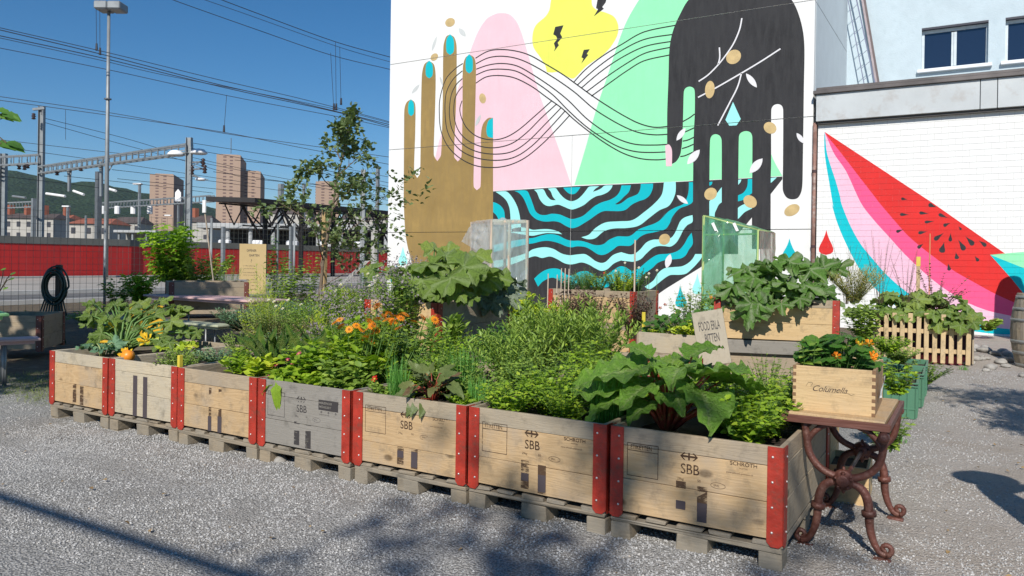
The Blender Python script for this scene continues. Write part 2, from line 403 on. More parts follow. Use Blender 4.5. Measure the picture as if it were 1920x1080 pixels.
# ------------------------------------------------------------------ painted walls
YW = 18.0
def c3(L): return [(720+x/3.1767, y/3.1767) for x, y in L]
def c4(L): return [(720+x/3.1767, 300+y/3.1767) for x, y in L]
def c5(L): return [(1220+x/2.7, y/2.7) for x, y in L]
def cw(L): return [(920+x/5.4, 330+y/5.4) for x, y in L]
def c6(L): return [(1160+x/6.753, 400+y/6.753) for x, y in L]
def m1(L): return [(1230+x/6.353, 150+y/6.353) for x, y in L]
def m2(L): return [(1230+x/6.353, 300+y/6.353) for x, y in L]
def wm(L): return [(1540+x/3.176, 380+y/3.176) for x, y in L]
def sd(L): return [(1650+x/7.715, 360+y/7.715) for x, y in L]
def spline(P, close=True, sub=5):
    n = len(P); out = []
    rng = range(n) if close else range(n-1)
    for i in rng:
        if close: a, b, c, d = P[(i-1) % n], P[i], P[(i+1) % n], P[(i+2) % n]
        else: a, b, c, d = P[max(0, i-1)], P[i], P[i+1], P[min(n-1, i+2)]
        # keep real corners sharp
        v1 = Vector((b[0]-a[0], b[1]-a[1])); v2 = Vector((c[0]-b[0], c[1]-b[1])); v3 = Vector((d[0]-c[0], d[1]-c[1]))
        m1_ = Vector((c[0]-a[0], c[1]-a[1]))*.5; m2_ = Vector((d[0]-b[0], d[1]-b[1]))*.5
        if v1.length > 1e-6 and v2.length > 1e-6 and v1.angle(v2) > 1.15: m1_ = v2*.6
        if v2.length > 1e-6 and v3.length > 1e-6 and v2.angle(v3) > 1.15: m2_ = v2*.6
        L = v2.length
        if m1_.length > L*1.1: m1_ = m1_.normalized()*L*1.1
        if m2_.length > L*1.1: m2_ = m2_.normalized()*L*1.1
        for k in range(sub):
            t = k/sub; t2 = t*t; t3 = t2*t
            h = (2*t3-3*t2+1, t3-2*t2+t, -2*t3+3*t2, t3-t2)
            out.append((h[0]*b[0]+h[1]*m1_.x+h[2]*c[0]+h[3]*m2_.x, h[0]*b[1]+h[1]*m1_.y+h[2]*c[1]+h[3]*m2_.y))
    if not close: out.append(P[-1])
    return out
def paint(name, col, var=.03, nscale=3, rough=.75):
    return wallpaint('paint_'+name, col, max(.05, var*.8))
def to_wall(P): 
    o = []
    for x, y in P:
        q = WY(x, y, YW); o.append((q.x, q.z))
    return o
def tri_poly(P):
    return [[P[i] for i in t] for t in tessellate_polygon([[Vector((x, z, 0)) for x, z in P]])]
def clip(tri, r):
    P = list(tri)
    for ax, lim, sg in ((0, r[0], 1), (0, r[1], -1), (1, r[2], 1), (1, r[3], -1)):
        o = []
        for i in range(len(P)):
            a, b = P[i-1], P[i]; da = (a[ax]-lim)*sg; db = (b[ax]-lim)*sg
            if (da >= 0) != (db >= 0):
                t = da/(da-db); o.append((a[0]+(b[0]-a[0])*t, a[1]+(b[1]-a[1])*t))
            if db >= 0: o.append(b)
        P = o
        if len(P) < 3: return None
    return P
class Wall:
    def __init__(s, root, rects, Yf): s.root = root; s.rects = rects; s.Y = Yf; s.k = 0; s.lay = 1
    def shape(s, name, tris, mat, layer=None, **kw):
        s.k += 1; y = s.Y - .0004*(layer if layer is not None else s.lay) - .0004; mb = MB(); L = s.root.location
        xs = [q[0] for t in tris for q in t]; zs = [q[1] for t in tris for q in t]
        bb = (min(xs), max(xs), min(zs), max(zs))
        R_ = [r for r in s.rects if r[1] > bb[0] and r[0] < bb[1] and r[3] > bb[2] and r[2] < bb[3]]
        for t in tris:
            tb = (min(q[0] for q in t), max(q[0] for q in t), min(q[1] for q in t), max(q[1] for q in t))
            for r in R_:
                if tb[1] < r[0] or tb[0] > r[1] or tb[3] < r[2] or tb[2] > r[3]: continue
                P = clip(t, r)
                if P:
                    A = sum(P[i-1][0]*P[i][1]-P[i][0]*P[i-1][1] for i in range(len(P)))
                    if abs(A) < 1e-7: continue
                    if A < 0: P.reverse()
                    mb.poly([Vector((x-L.x, y-L.y, z-L.z)) for x, z in P], [tuple(range(len(P)))])
        if mb.f: return mb.build(name, mat, s.root, **kw)
    def area(s, name, P, mat, sm=True, **kw):
        if sm: P = spline(P)
        return s.shape(name, tri_poly(to_wall(P)), mat, **kw)
    def line(s, name, P, mat, w, **kw):
        Q = [Vector(q) for q in to_wall(spline(P, False, 6))]; tris = []; pl = pr = None
        for i, q in enumerate(Q):
            d = (Q[min(i+1, len(Q)-1)]-Q[max(i-1, 0)]).normalized(); n = Vector((-d.y, d.x))*w/2
            a, b = q+n, q-n
            if pl: tris += [[tuple(pl), tuple(pr), tuple(b)], [tuple(pl), tuple(b), tuple(a)]]
            pl, pr = a, b
        return s.shape(name, tris, mat, **kw)
def ell(cx, cy, rx, ry, an=0, n=20):
    a = R(an); return [(cx+rx*math.cos(t)*math.cos(a)-ry*math.sin(t)*math.sin(a), cy+rx*math.cos(t)*math.sin(a)+ry*math.sin(t)*math.cos(a)) for t in [2*math.pi*i/n for i in range(n)]]
def lens(p, q, w, n=8):
    p = Vector(p); q = Vector(q); d = q-p; nn = Vector((-d.y, d.x)).normalized()*w/2
    A = [p+d*t+nn*math.sin(math.pi*t)**.8 for t in [i/n for i in range(n+1)]]
    B = [p+d*t-nn*math.sin(math.pi*t)**.8 for t in [i/n for i in range(n-1, 0, -1)]]
    return [tuple(v) for v in A+B]
def drop(tail, head, w, n=10):
    t = Vector(tail); h = Vector(head); d = (h-t); L = d.length; d.normalize(); nn = Vector((-d.y, d.x))
    L2 = L+w*.5; P = []
    prof = [(0, 0), (.2, .18), (.4, .45), (.6, .8), (.75, .98), (.87, .93), (.95, .62), (1, 0)]
    A = [t+d*L2*a+nn*w/2*b for a, b in prof]; B = [t+d*L2*a-nn*w/2*b for a, b in prof[-2:0:-1]]
    return [tuple(v) for v in A+B]
# ---- the tall mural building
XL, XR, ZT = -15.27, -3.17, 11.6
mural = thing('mural_building', 'tall windowless white concrete building carrying the hand mural', 'building', (XL, YW, 0))
def loc(mb, root): mb.off = Vector(root.location); return mb
white = wallpaint('paint_white', (.78, .78, .765), .03, .35)
body = loc(MB(), mural); body.box(XL+.03, XR-.005, YW+.19, 30, 0, ZT+.1)
body.build('wall_core', plain('joint', (.20, .19, .18)), mural)
zj = [0, 2.131, 4.62, 7.19, 9.7, ZT]; xj = [XL, -8.03, XR]
xv = to_wall([(1070, 430)])[0][0]; xj[1] = xv
rects = []
J = .007
for j in range(5):
    for i in range(2):
        if j > 1 and i: continue
        xa_, xb_ = (xj[0], xj[2]) if j > 1 else (xj[i], xj[i+1])
        r = (xa_ if j > 1 or not i else xa_+J*.6, xb_ if j > 1 or i else xb_-J*.6, zj[j]+J, zj[j+1]-J); rects.append(r)
        if 0: r = (xj[i]+(J if i else 0), xj[i+1]-(J if i == 0 else 0), 0, 0)
        mb = loc(MB(), mural); mb.cbox(r[0], r[1], YW, YW+.185, r[2], r[3], .006); mb.build('wall_panel', white, mural)
for j in range(5):
    mb = loc(MB(), mural); mb.cbox(XR-.18, XR+.0, YW+.2, 24.9, zj[j]+J, zj[j+1]-J, .006); mb.build('side_panel', plain('side_white_shaded', (.56, .62, .65), .8, 0, .04, 2), mural)  # white side wall, with its bluish shaded tone put into the colour
W1 = Wall(mural, rects, YW)
pink = paint('pink', (.80, .54, .60)); yel = paint('yellow', (.78, .80, .13), .10, 2); grn = paint('green', (.29, .80, .44))
blk = paint('black', (.030, .030, .033), .35, 2); gold = wallpaint('paint_gold', (.32, .215, .075), .20, .6); gold2 = plain('paint_gold_light', (.56, .41, .19), .5, 0, .15, 5)
cyan = paint('cyan', (.0, .46, .53), .08, 2); lcy = paint('light_cyan', (.33, .80, .77), .05); wht2 = paint('white_leaf', (.74, .73, .75)); gry = paint('grey_leaf', (.56, .58, .57), .12, 20)
W1.area('pink_mountain', c3([(250, 1130), (300, 960), (340, 800), (430, 560), (490, 380), (520, 290), (560, 190), (610, 115), (660, 85), (700, 78), (750, 88), (790, 130), (820, 200), (860, 330), (920, 540), (990, 740), (1060, 940), (1116, 1104), (900, 1118), (650, 1137)]), pink)
W1.lay = 2
W1.area('green_mountain', [(1077, 347), (1098, 277), (1117, 208), (1139, 142), (1161, 75), (1176, 38), (1198, 0), (1225, -40), (1270, -70), (1320, -60), (1360, 0), (1400, 130), (1446, 289), (1467, 330), (1270, 340)], grn)
W1.lay = 3
W1.area('yellow_cloud', c3([(1010, -30), (985, 60), (960, 100), (905, 150), (885, 210), (890, 280), (930, 340), (960, 390), (970, 430), (1000, 432), (1040, 430), (1080, 450), (1125, 468), (1160, 440), (1210, 390), (1300, 330), (1350, 280), (1390, 210), (1395, 150), (1370, 100), (1320, 75), (1270, 60), (1240, 30), (1225, -60), (1120, -90)]), yel)
W1.lay = 4
for L in ([(1020, 160), (1070, 150), (1050, 200), (1062, 222), (1035, 255), (1042, 270), (1012, 308), (1020, 285), (1012, 258), (1032, 232), (1025, 215), (1008, 205)],
          [(1190, 297), (1226, 293), (1208, 322), (1218, 326), (1175, 380), (1188, 348), (1176, 342)],
          [(1275, -20), (1330, -20), (1320, 15), (1300, 42), (1310, 52), (1250, 98), (1275, 55), (1263, 48)]):
    W1.area('lightning_bolt', c3(L), blk, False)
W1.lay = 5
W1.area('black_water', [(922, 359), (1000, 354), (1077, 349), (1270, 341), (1467, 331), (1467, 336), (1445, 364), (1400, 420), (1355, 470), (1312.5, 502), (1249, 541), (1200, 575), (1160, 640), (922, 640)], blk, False)
waves = [
 (cyan, cw([(735, 118), (760, 150), (790, 175), (820, 185), (855, 178), (885, 150), (910, 112)])),
 (lcy, cw([(440, 140), (470, 170), (500, 240), (545, 290), (600, 305), (680, 290), (740, 310), (800, 335), (835, 338), (890, 320), (950, 290), (1010, 240), (1070, 205), (1130, 190), (1190, 160), (1225, 120), (1235, 94), (1155, 98), (1120, 125), (1080, 145), (1035, 160), (1060, 130), (1100, 104), (1000, 108), (970, 140), (930, 190), (880, 235), (820, 255), (760, 235), (710, 190), (680, 150), (655, 122), (580, 128), (610, 160), (630, 210), (660, 245), (610, 240), (570, 200), (545, 150), (525, 133)])),
 (cyan, cw([(240, 151), (290, 175), (335, 230), (370, 310), (400, 380), (450, 430), (510, 455), (570, 462), (640, 458), (700, 470), (760, 505), (820, 528), (880, 515), (950, 475), (1020, 430), (1090, 380), (1150, 355), (1230, 355), (1310, 355), (1370, 340), (1430, 290), (1500, 255), (1560, 235), (1610, 195), (1640, 130), (1645, 76), (1520, 80), (1515, 130), (1490, 180), (1440, 205), (1390, 225), (1330, 270), (1290, 287), (1260, 285), (1310, 250), (1350, 210), (1400, 160), (1420, 94), (1325, 96), (1310, 150), (1275, 200), (1210, 240), (1130, 265), (1060, 300), (1000, 350), (940, 400), (880, 425), (820, 435), (760, 415), (700, 390), (620, 382), (560, 395), (500, 390), (455, 355), (430, 290), (400, 210), (360, 148)])),
 (lcy, cw([(50, 160), (110, 200), (160, 250), (190, 320), (200, 400), (203, 470), (215, 560), (310, 560), (300, 440), (290, 380), (270, 310), (235, 240), (190, 180), (150, 155)])),
 (cyan, cw([(18, 262), (60, 275), (105, 305), (135, 350), (143, 400), (150, 480), (100, 480), (60, 400), (18, 352)])),
 (lcy, cw([(150, 560), (280, 520), (380, 530), (430, 545), (520, 538), (600, 540), (680, 560), (725, 590), (660, 582), (570, 578), (500, 590), (430, 605), (375, 600), (250, 580)])),
 (lcy, c4([(1175, 460), (1220, 445), (1260, 405), (1320, 372), (1400, 365), (1480, 358), (1550, 310), (1610, 260), (1655, 205), (1668, 131), (1738, 129), (1735, 200), (1700, 270), (1640, 300), (1580, 345), (1520, 390), (1450, 405), (1370, 408), (1310, 425), (1260, 465), (1215, 472)])),
 (cyan, cw([(30, 700), (200, 660), (378, 632), (440, 625), (520, 600), (600, 588), (680, 600), (760, 640), (820, 655), (900, 655), (970, 670), (1040, 695), (1100, 700), (1150, 685), (1200, 645), (1270, 615)]) + c6([(0, 290), (120, 292), (180, 265), (250, 205), (350, 165), (450, 130), (530, 80), (590, 0)]) + m2([(70, 700), (140, 620), (220, 570), (330, 520), (375, 430), (390, 350), (392, 265), (440, 263), (440, 490), (380, 540), (280, 580), (200, 670), (160, 760)]) + c6([(690, 50), (640, 140), (590, 200), (450, 240), (350, 260), (270, 300), (200, 370), (140, 412), (0, 412)]) + cw([(1240, 745), (1180, 785), (1130, 800), (1080, 790), (1020, 750), (960, 720), (880, 712), (820, 722), (760, 710), (690, 680), (600, 658), (520, 660), (440, 680), (375, 690), (200, 730), (30, 770)])),
 (lcy, cw([(30, 860), (200, 830), (375, 775), (420, 745), (500, 725), (570, 722), (640, 740), (720, 785), (800, 802), (870, 795), (950, 790), (1000, 815), (1060, 860), (1120, 880), (1170, 865), (1240, 800), (1320, 772)]) + c6([(50, 497), (140, 520), (205, 510), (270, 460), (350, 370), (430, 335), (510, 330), (650, 315), (700, 270), (740, 190), (780, 100), (840, 50), (935, 22), (935, 108), (870, 150), (820, 210), (780, 290), (730, 370), (660, 420), (580, 415), (500, 415), (430, 440), (350, 510), (280, 580), (190, 612), (130, 608), (50, 600)]) + cw([(1320, 855), (1250, 885), (1180, 945), (1120, 960), (1060, 935), (990, 895), (920, 875), (850, 890), (800, 895), (740, 880), (670, 840), (600, 815), (520, 830), (450, 812), (370, 835), (200, 900), (30, 930)])),
 (cyan, cw([(440, 1040), (500, 985), (560, 950), (630, 935), (700, 945), (745, 985), (820, 1010), (900, 970), (980, 965), (1040, 1000), (1100, 1040), (1160, 1010), (1230, 960), (1310, 915), (1370, 925), (1430, 960)]) + c6([(250, 700), (300, 660), (370, 600), (440, 550), (510, 520), (620, 512), (700, 495), (770, 460), (830, 390), (880, 300), (925, 245), (940, 380), (890, 460), (850, 530), (790, 570), (700, 582), (600, 590), (500, 625), (430, 690), (360, 740), (300, 790)]) + cw([(1480, 1100), (1300, 1060), (1200, 1120), (1060, 1130), (900, 1090), (760, 1100), (640, 1030), (540, 1060), (480, 1120)])),
 (lcy, c6([(1060, 400), (990, 480), (940, 570), (880, 630), (800, 670), (700, 680), (600, 690), (540, 720), (490, 770), (440, 850), (330, 930), (400, 960), (540, 855), (600, 810), (660, 780), (780, 778), (860, 760), (930, 700), (980, 650), (1060, 540)])),
 (cyan, m2([(636, 262), (672, 258), (665, 290), (636, 308)])),
 (lcy, m2([(800, 300), (800, 480), (750, 530), (720, 590), (700, 640), (700, 760), (630, 760), (630, 510), (700, 430)])),
 (lcy, m2([(975, 235), (1018, 232), (1005, 265), (975, 300)])),
 (cyan, m2([(1095, 226), (1160, 225), (1160, 370), (1110, 420), (1050, 470), (970, 495), (970, 430), (1040, 390), (1085, 320)])),
 (lcy, m2([(965, 585), (1080, 520), (1160, 570), (1060, 620), (1000, 680), (965, 715)])),
 (lcy, m2([(1360, 215), (1440, 206), (1400, 245), (1360, 280)]))]
W1.lay = 6
for col, P in waves: W1.area('water_wave', P, col)
W1.lay = 9
W1.area('pink_thumbnail', m1([(110, 780), (150, 768), (180, 800), (192, 860), (190, 1028), (120, 1028)]), pink, True)
W1.area('green_band', c6([(0, 0)]) and [(1215, 341.5), (1215, 300), (1305, 300), (1305, 338)], grn, False) if False else None
black_hand = c5([(200, -10), (150, 70), (112, 160), (95, 250), (90, 400), (84, 560)]) + m1([(133, 560), (133, 765), (165, 775), (190, 850), (190, 1000), (240, 970), (285, 900), (305, 800), (315, 690), (320, 560), (326, 350), (332, 150), (350, 100), (400, 78), (450, 100), (463, 160), (462, 400), (452, 600), (445, 850), (443, 1080)]) + m2([(440, 490), (440, 1120), (638, 1120), (636, 640), (638, 150)]) + m1([(645, 720), (665, 665), (710, 645), (760, 665), (782, 720)]) + m2([(783, 200), (783, 1120), (978, 1120), (976, 600), (982, 150)]) + m1([(988, 680), (1010, 630), (1070, 608), (1125, 625), (1147, 680)]) + m2([(1146, 200), (1143, 700), (1143, 1060), (1366, 1060), (1366, 700), (1368, 200)]) + m1([(1372, 1000), (1374, 360), (1398, 305), (1450, 286), (1497, 305), (1515, 360), (1513, 1000)]) + m2([(1510, 340), (1530, 410), (1570, 455), (1630, 468), (1690, 450), (1730, 380), (1745, 280), (1750, 0)]) + m1([(1752, 800), (1757, 500), (1762, 100)]) + c5([(779, 250), (770, 150), (745, 60), (715, 0), (680, -40), (600, -90), (450, -110), (300, -80)])
W1.lay = 7
W1.area('painted_black_hand', black_hand, blk)
gold_hand = c3([(118, 1150), (120, 750), (122, 650), (135, 610), (160, 592), (182, 610), (188, 650), (186, 800), (180, 1020), (198, 1060), (215, 1030), (220, 700), (226, 450), (240, 385), (268, 362), (298, 385), (308, 450), (305, 640), (297, 920), (318, 960), (340, 920), (350, 600), (354, 280), (370, 220), (393, 205), (420, 225), (433, 280), (430, 600), (418, 930), (440, 962), (462, 930), (468, 600), (470, 400), (485, 345), (510, 325), (538, 345), (548, 400), (545, 600), (535, 1000), (535, 1110), (553, 1133), (575, 1110), (578, 900), (578, 800), (590, 740), (620, 704), (650, 702)]) + c4([(650, 560), (650, 690), (560, 740), (300, 740), (190, 660), (155, 570), (128, 440), (118, 250)])
W1.area('painted_gold_hand', gold_hand, gold)
W1.lay = 8
for (x, y, a, b) in ((162, 642, 18, 50), (270, 414, 22, 53), (394, 266, 24, 62), (508, 380, 22, 58)):
    W1.area('painted_fingernail', c3([(x-a, y), (x-a*.8, y-b*.6), (x, y-b), (x+a*.8, y-b*.6), (x+a, y), (x+a*.85, y+b*.7), (x, y+b), (x-a*.85, y+b*.7)]), cyan)
W1.area('painted_fingernail', c3([(610, 770), (622, 720), (650, 702), (650, 822), (618, 812)]), cyan)
LN = [
 [(545, 347), (620, 305), (700, 295), (790, 305), (870, 330), (960, 380), (1060, 440), (1130, 490), (1240, 570), (1330, 630), (1430, 690), (1520, 735), (1610, 758), (1700, 752)],
 [(548, 380), (620, 345), (700, 335), (790, 348), (880, 385), (1000, 455), (1130, 545), (1240, 640), (1330, 700), (1430, 755), (1520, 790), (1610, 803), (1690, 800)],
 [(550, 412), (620, 388), (700, 378), (790, 392), (880, 440), (1000, 520), (1100, 600), (1200, 700), (1300, 775), (1400, 830), (1500, 860), (1610, 864), (1690, 860)],
 [(548, 447), (620, 418), (700, 412), (790, 425), (880, 475), (1000, 560), (1100, 660), (1200, 750), (1300, 820), (1400, 875), (1500, 903), (1600, 908), (1710, 903)],
 [(548, 495), (610, 458), (690, 450), (780, 465), (880, 515), (970, 580), (1060, 645), (1130, 710), (1230, 790), (1330, 860), (1430, 915), (1530, 945), (1630, 952), (1710, 943)],
 [(1235, 573), (1350, 490), (1450, 420), (1550, 362), (1700, 328)], [(1205, 548), (1330, 455), (1450, 375), (1560, 315), (1705, 282)],
 [(1175, 525), (1300, 420), (1430, 335), (1560, 275), (1710, 247)], [(1150, 508), (1260, 410), (1400, 310), (1550, 235), (1720, 205)],
 [(1130, 490), (1200, 415), (1300, 335), (1420, 262), (1550, 190), (1740, 150)],
 [(1000, 600), (900, 690), (800, 775), (720, 820), (640, 833), (560, 815), (500, 770), (465, 710), (452, 650), (465, 600)],
 [(1028, 620), (940, 700), (850, 790), (760, 855), (660, 880), (570, 870), (490, 830), (440, 770), (418, 690), (420, 600), (440, 550), (468, 515)],
 [(1055, 642), (960, 740), (860, 840), (770, 900), (670, 918), (560, 905), (470, 860), (410, 780), (390, 680), (400, 570), (430, 505), (467, 468)],
 [(1080, 660), (980, 770), (880, 870), (780, 935), (670, 955), (550, 940), (450, 890), (385, 800), (365, 690), (370, 560), (410, 475), (467, 422)],
 [(1108, 685), (1020, 780), (940, 860), (840, 940), (740, 985), (640, 998), (540, 985), (450, 940), (380, 870), (340, 780), (330, 680), (335, 580), (370, 470), (430, 405), (470, 378)]]
W1.lay = 8
for P in LN: W1.line('painted_arc', c3(P), blk, .030)
W1.lay = 9
for P in ([(320, 495), (400, 450), (460, 405)], [(265, 632), (340, 620), (455, 570)], [(320, 728), (380, 715), (450, 683)], [(310, 817), (380, 795), (448, 765)], [(290, 912), (350, 900), (450, 855)]):
    W1.line('painted_arc', m1(P), blk, .030)
for P in ([(462, 92), (450, 150), (420, 220), (380, 280), (340, 330), (290, 380), (243, 412)], [(348, 240), (350, 290), (342, 325)], [(657, 247), (560, 310), (460, 370), (330, 445), (240, 493)], [(460, 370), (440, 440), (400, 520), (340, 635)]):
    W1.line('painted_twig', c5(P), wht2, .032)
W1.lay = 10
for e in ((1375.5, 106.7, 15, 12.5, -40), (1331, 168, 9, 16.5, 5), (1444, 239.7, 12.5, 10.5, 30), (1332.5, 363.5, 12.5, 11, -40), (1406.6, 378, 13.5, 11, 38), (1485, 394, 15.5, 10, -28), (1246, 448.7, 11, 10, -40), (844, 42, 9.5, 8, -30), (814.5, 107, 8, 6, -45), (905, 184.5, 6.3, 9.5, -10)):
    W1.area('painted_gold_seed', ell(*e), gold2, False)
W1.lay = 11
for L, mt in ((c5([(483, 372), (538, 443)])+[11], wht2), (m1([(352, 572), (245, 722)])+[10], wht2), (m1([(522, 830), (372, 1005)])+[14], wht2), (m1([(1270, 935), (1115, 1110)])+[15], wht2), (m1([(1675, 632), (1765, 755)])+[9], wht2), (m2([(248, 420), (382, 522)])+[9], wht2), (c6([(655, 515), (605, 695)])+[12], wht2),
              (c3([(315, 215), (285, 305)])+[5], gry), (c3([(445, 168), (487, 217)])+[9], gry), (c3([(212, 503), (166, 557)])+[6], gry), (c3([(577, 683), (545, 752)])+[6], gry), (c3([(333, 455), (350, 510)])+[4], gry)):
    W1.area('painted_leaf', lens(L[0], L[1], L[2]), mt, False)
W1.area('painted_drop', m1([(918, 262), (1010, 465), (960, 540), (875, 545), (828, 475)]), lcy, False)
W1.area('painted_drop', drop((755.6, 462), (755.6, 490), 17), lcy, False)
W1.area('painted_drop', drop((1308, 512), (1307, 543), 18), lcy, False)
W1.area('painted_drop', drop((1275, 535), (1277, 566), 22), cyan, False)
W1.area('painted_drop', drop((1480.5, 447), (1480, 476), 27), cyan, False)
W1.area('painted_drop', drop((743, 497), (741, 523), 18), cyan, False)
# ---- low annex with the painted melon slice
XA0, XA1, ZA = -3.06, 3.6, 4.44
annex = thing('annex_building', 'low white block building carrying the watermelon mural', 'building', (XA0, YW, 0))
bw, bh, jt = .2502, .1234, .0055
mb = loc(MB(), annex); mb.box(XA0, XA1, YW+.006, 22.82, 0, ZA); mb.build('wall_core', paint('mortar_white', (.60, .60, .59)), annex)
br = []
nrow = int(round(ZA/bh)); bh = ZA/nrow
for r in range(nrow):
    x = XA0 - (bw/2 if r % 2 else 0)
    while x < XA1:
        a, b = max(x, XA0), min(x+bw-jt, XA1)
        if b-a > .02: br.append((a, b, r*bh, (r+1)*bh-jt))
        x += bw
brm = wallpaint('block_white', (.78, .78, .765), .035, .4)
vis = [b for b in br if -3.0 < (b[0]+b[1])/2 < .78 and b[2] > 1.0]
vis.sort(key=lambda b: -b[0]); parts = set(vis[:296]); cache = {}
rest = loc(MB(), annex)
for b in br:
    if b in parts:
        k = (round(b[1]-b[0], 3)); 
        if k not in cache:
            q = MB(); q.box(0, b[1]-b[0], 0, .007, 0, b[3]-b[2]); cache[k] = q.mesh('brick', brm)
        o = link('brick', cache[k], annex, (b[0]-XA0, 0, b[2]))
    else: rest.box(b[0], b[1], YW, YW+.007, b[2], b[3])
rest.build('bricks', brm, annex, kind='stuff')
W2 = Wall(annex, br, YW); W2b = Wall(annex, [(XA0, XA1, 0, ZA)], YW+.0065)
teal = paint('teal', (.0, .50, .57)); ppk = paint('pale_pink', (.82, .50, .63)); hpk = paint('hot_pink', (.86, .095, .25)); redp = paint('red', (.68, .028, .026), .10)
tip = [(1546, 247)]
bT0 = c5([(879, 700), (880, 760), (888, 830), (905, 930), (925, 1050)]) + wm([(60, 0), (95, 120), (150, 250), (230, 400), (310, 500), (450, 620), (620, 700), (800, 748), (900, 765), (1040, 782), (1207, 786), (2000, 760)])
bT1 = c5([(884, 690), (890, 760), (905, 820), (938, 920), (960, 1000)]) + wm([(118, 0), (165, 120), (230, 240), (310, 340), (400, 440), (520, 540), (680, 640), (800, 690), (900, 715), (1050, 745), (1207, 755), (2000, 720)])
bP = c5([(890, 690), (930, 780), (990, 868)]) + wm([(235, 0), (310, 100), (400, 200), (500, 310), (640, 440), (760, 530), (880, 600), (1000, 645), (1120, 672), (1207, 690), (2000, 640)])
bH = c5([(895, 690), (960, 770), (1060, 900), (1130, 990)]) + wm([(345, 0), (430, 100), (520, 200), (640, 300), (780, 400), (920, 480), (1030, 540), (1140, 590), (1207, 605), (2000, 560)])
bR = wm([(660, 0), (1090, 300), (1400, 520), (2000, 520)])
for W_ in (W2b, W2):
    def band(n, a, b, m): W_.lay = 1; W_.area(n, spline(tip+a, False, 5)+list(reversed(spline(tip+b, False, 5)))[:-1], m, False)
    band('melon_teal_rind', bT0, bT1, teal); band('melon_pale_pink', bT1, bP, ppk); band('melon_hot_pink', bP, bH, hpk)
    W_.lay = 2; W_.area('melon_red_flesh', spline(tip+bH, False, 5)+list(reversed(tip+bR))[:-1], redp, False)
    W_.lay = 3; W_.area('green_leaf_shape', wm([(1005, 310), (1207, 293), (1700, 240), (1700, 560), (1207, 390)]), grn, False)
    W_.area('teal_leaf_shape', wm([(1005, 310), (1207, 390), (1700, 600), (1700, 760), (1260, 600), (1207, 545), (1130, 450)]), teal, False)
    for t_, h_, w_ in (((400, 112), (325, 98), 40), ((820, 222), (730, 190), 62), ((425, 330), (310, 325), 45), ((710, 315), (590, 303), 47), ((985, 377), (870, 330), 52), ((790, 422), (665, 435), 42), ((1020, 445), (940, 480), 52), ((1135, 495), (1165, 533), 36), ((345, 540), (255, 570), 44), ((690, 570), (575, 590), 48), ((925, 590), (810, 675), 66), ((630, 745), (565, 795), 52), ((930, 720), (900, 835), 92), ((1022, 590), (1017, 690), 55), ((1130, 685), (1205, 810), 78), ((1235, 640), (1330, 740), 76), ((1425, 700), (1515, 765), 58), ((1095, 870), (1110, 940), 66), ((1370, 925), (1410, 980), 52), ((985, 1030), (1000, 1110), 56)):
        a, b = sd([t_, h_]); W_.lay = 4; W_.area('melon_seed', drop(a, b, w_/7.715), blk, False)
    W_.area('red_drop', drop((1549.5, 431), (1549, 464), 28), redp, False)
# fascia, roof edge
mb = loc(MB(), annex)
conc = plain('fascia_metal', (.50, .53, .54), .5, .0, .1, 1.2, .05, 20, dirt=(.40, .38, .36))
x = XA0-.02
fx = [XA0-.03, -.02, .27, 3.6]
for i in range(3): q = loc(MB(), annex); q.cbox(fx[i]+.006, fx[i+1]-.006, YW-.16, YW+.1, ZA+.035, ZA+.62, .006); q.build('fascia_panel', conc, annex)
q = loc(MB(), annex); q.box(XA0-.0, XA1, YW-.10, YW+.1, ZA-.02, ZA+.034); q.build('soffit_shadow_strip', plain('soffit_shadow_dark', (.07, .065, .06)), annex)  # dark strip painting the thin shadow below the fascia
q = loc(MB(), annex); q.cbox(XA0-.08, XA1, YW-.22, YW+.3, ZA+.622, ZA+.70, .008); q.cbox(XA0-.02, XA1, YW-.19, YW+.05, ZA+.70, ZA+.76, .008); q.build('roof_edge', plain('roof_edge_m', (.12, .105, .10), .5, .2, .3, 2), annex)
q = loc(MB(), annex); q.box(XA0+.01, XA1, YW+.3, 22.80, ZA+.5, ZA+.68); q.build('flat_roof', plain('roof_felt', (.2, .2, .2)), annex)
rust = plain('rusty_pipe', (.24, .13, .10), .6, .2, .35, 3, .3, 30, dirt=(.42, .38, .34))
pr = thing('downpipe', 'rusty brown downpipe in the gap between the two mural walls', 'pipe', (-3.115, YW-.06, 0))
q = MB(); q.tube([(0, 0, 0), (0, 0, ZA+.02)], .042, 12); q.build('pipe', rust, pr, True)
for z in (1.75, 3.4):
    q = MB(); q.tube([(0, 0, z-.03), (0, 0, z+.03)], .05, 12); q.box(-.02, .02, .04, .08, z-.02, z+.02); q.build('pipe_clamp', plain('dark_rust', (.06, .03, .03)), pr)
# ---- pale blue building behind
YB = 22.83
blue = thing('blue_building', 'pale blue rendered building behind the low annex', 'building', (XR, YB, 0))
bl = plain('blue_render', (.48, .57, .62), .85, 0, .05, 2.5, .6, 26, dirt=(.43, .52, .565))
wins = [((1729, 57), (1853, 129))]
x0 = -1.36; x1 = .13; z0 = 6.49; z1 = 7.53
holes = [(x0, x1, z0, z1), (.49, 2.0, z0, z1), (2.4, 3.9, z0, z1)]
q = loc(MB(), blue); X0, X1 = XR-.1, 8.0
q.box(X0, X1, YB, YB+.25, 3.5, z0); q.box(X0, X1, YB, YB+.25, z1, 12)
xx = X0
for h in holes: q.box(xx, h[0], YB, YB+.25, z0, z1); xx = h[1]
q.box(xx, X1, YB, YB+.25, z0, z1); q.box(X0, X1, YB+1.6, 30, 0, 12); q.box(X0, X1, YB+.25, YB+1.6, 11.7, 12); q.build('wall', bl, blue)
t = NT('window_glass'); ps = t.pbr((.012, .022, .05), .04, 0, .8); glass = t.out(ps)
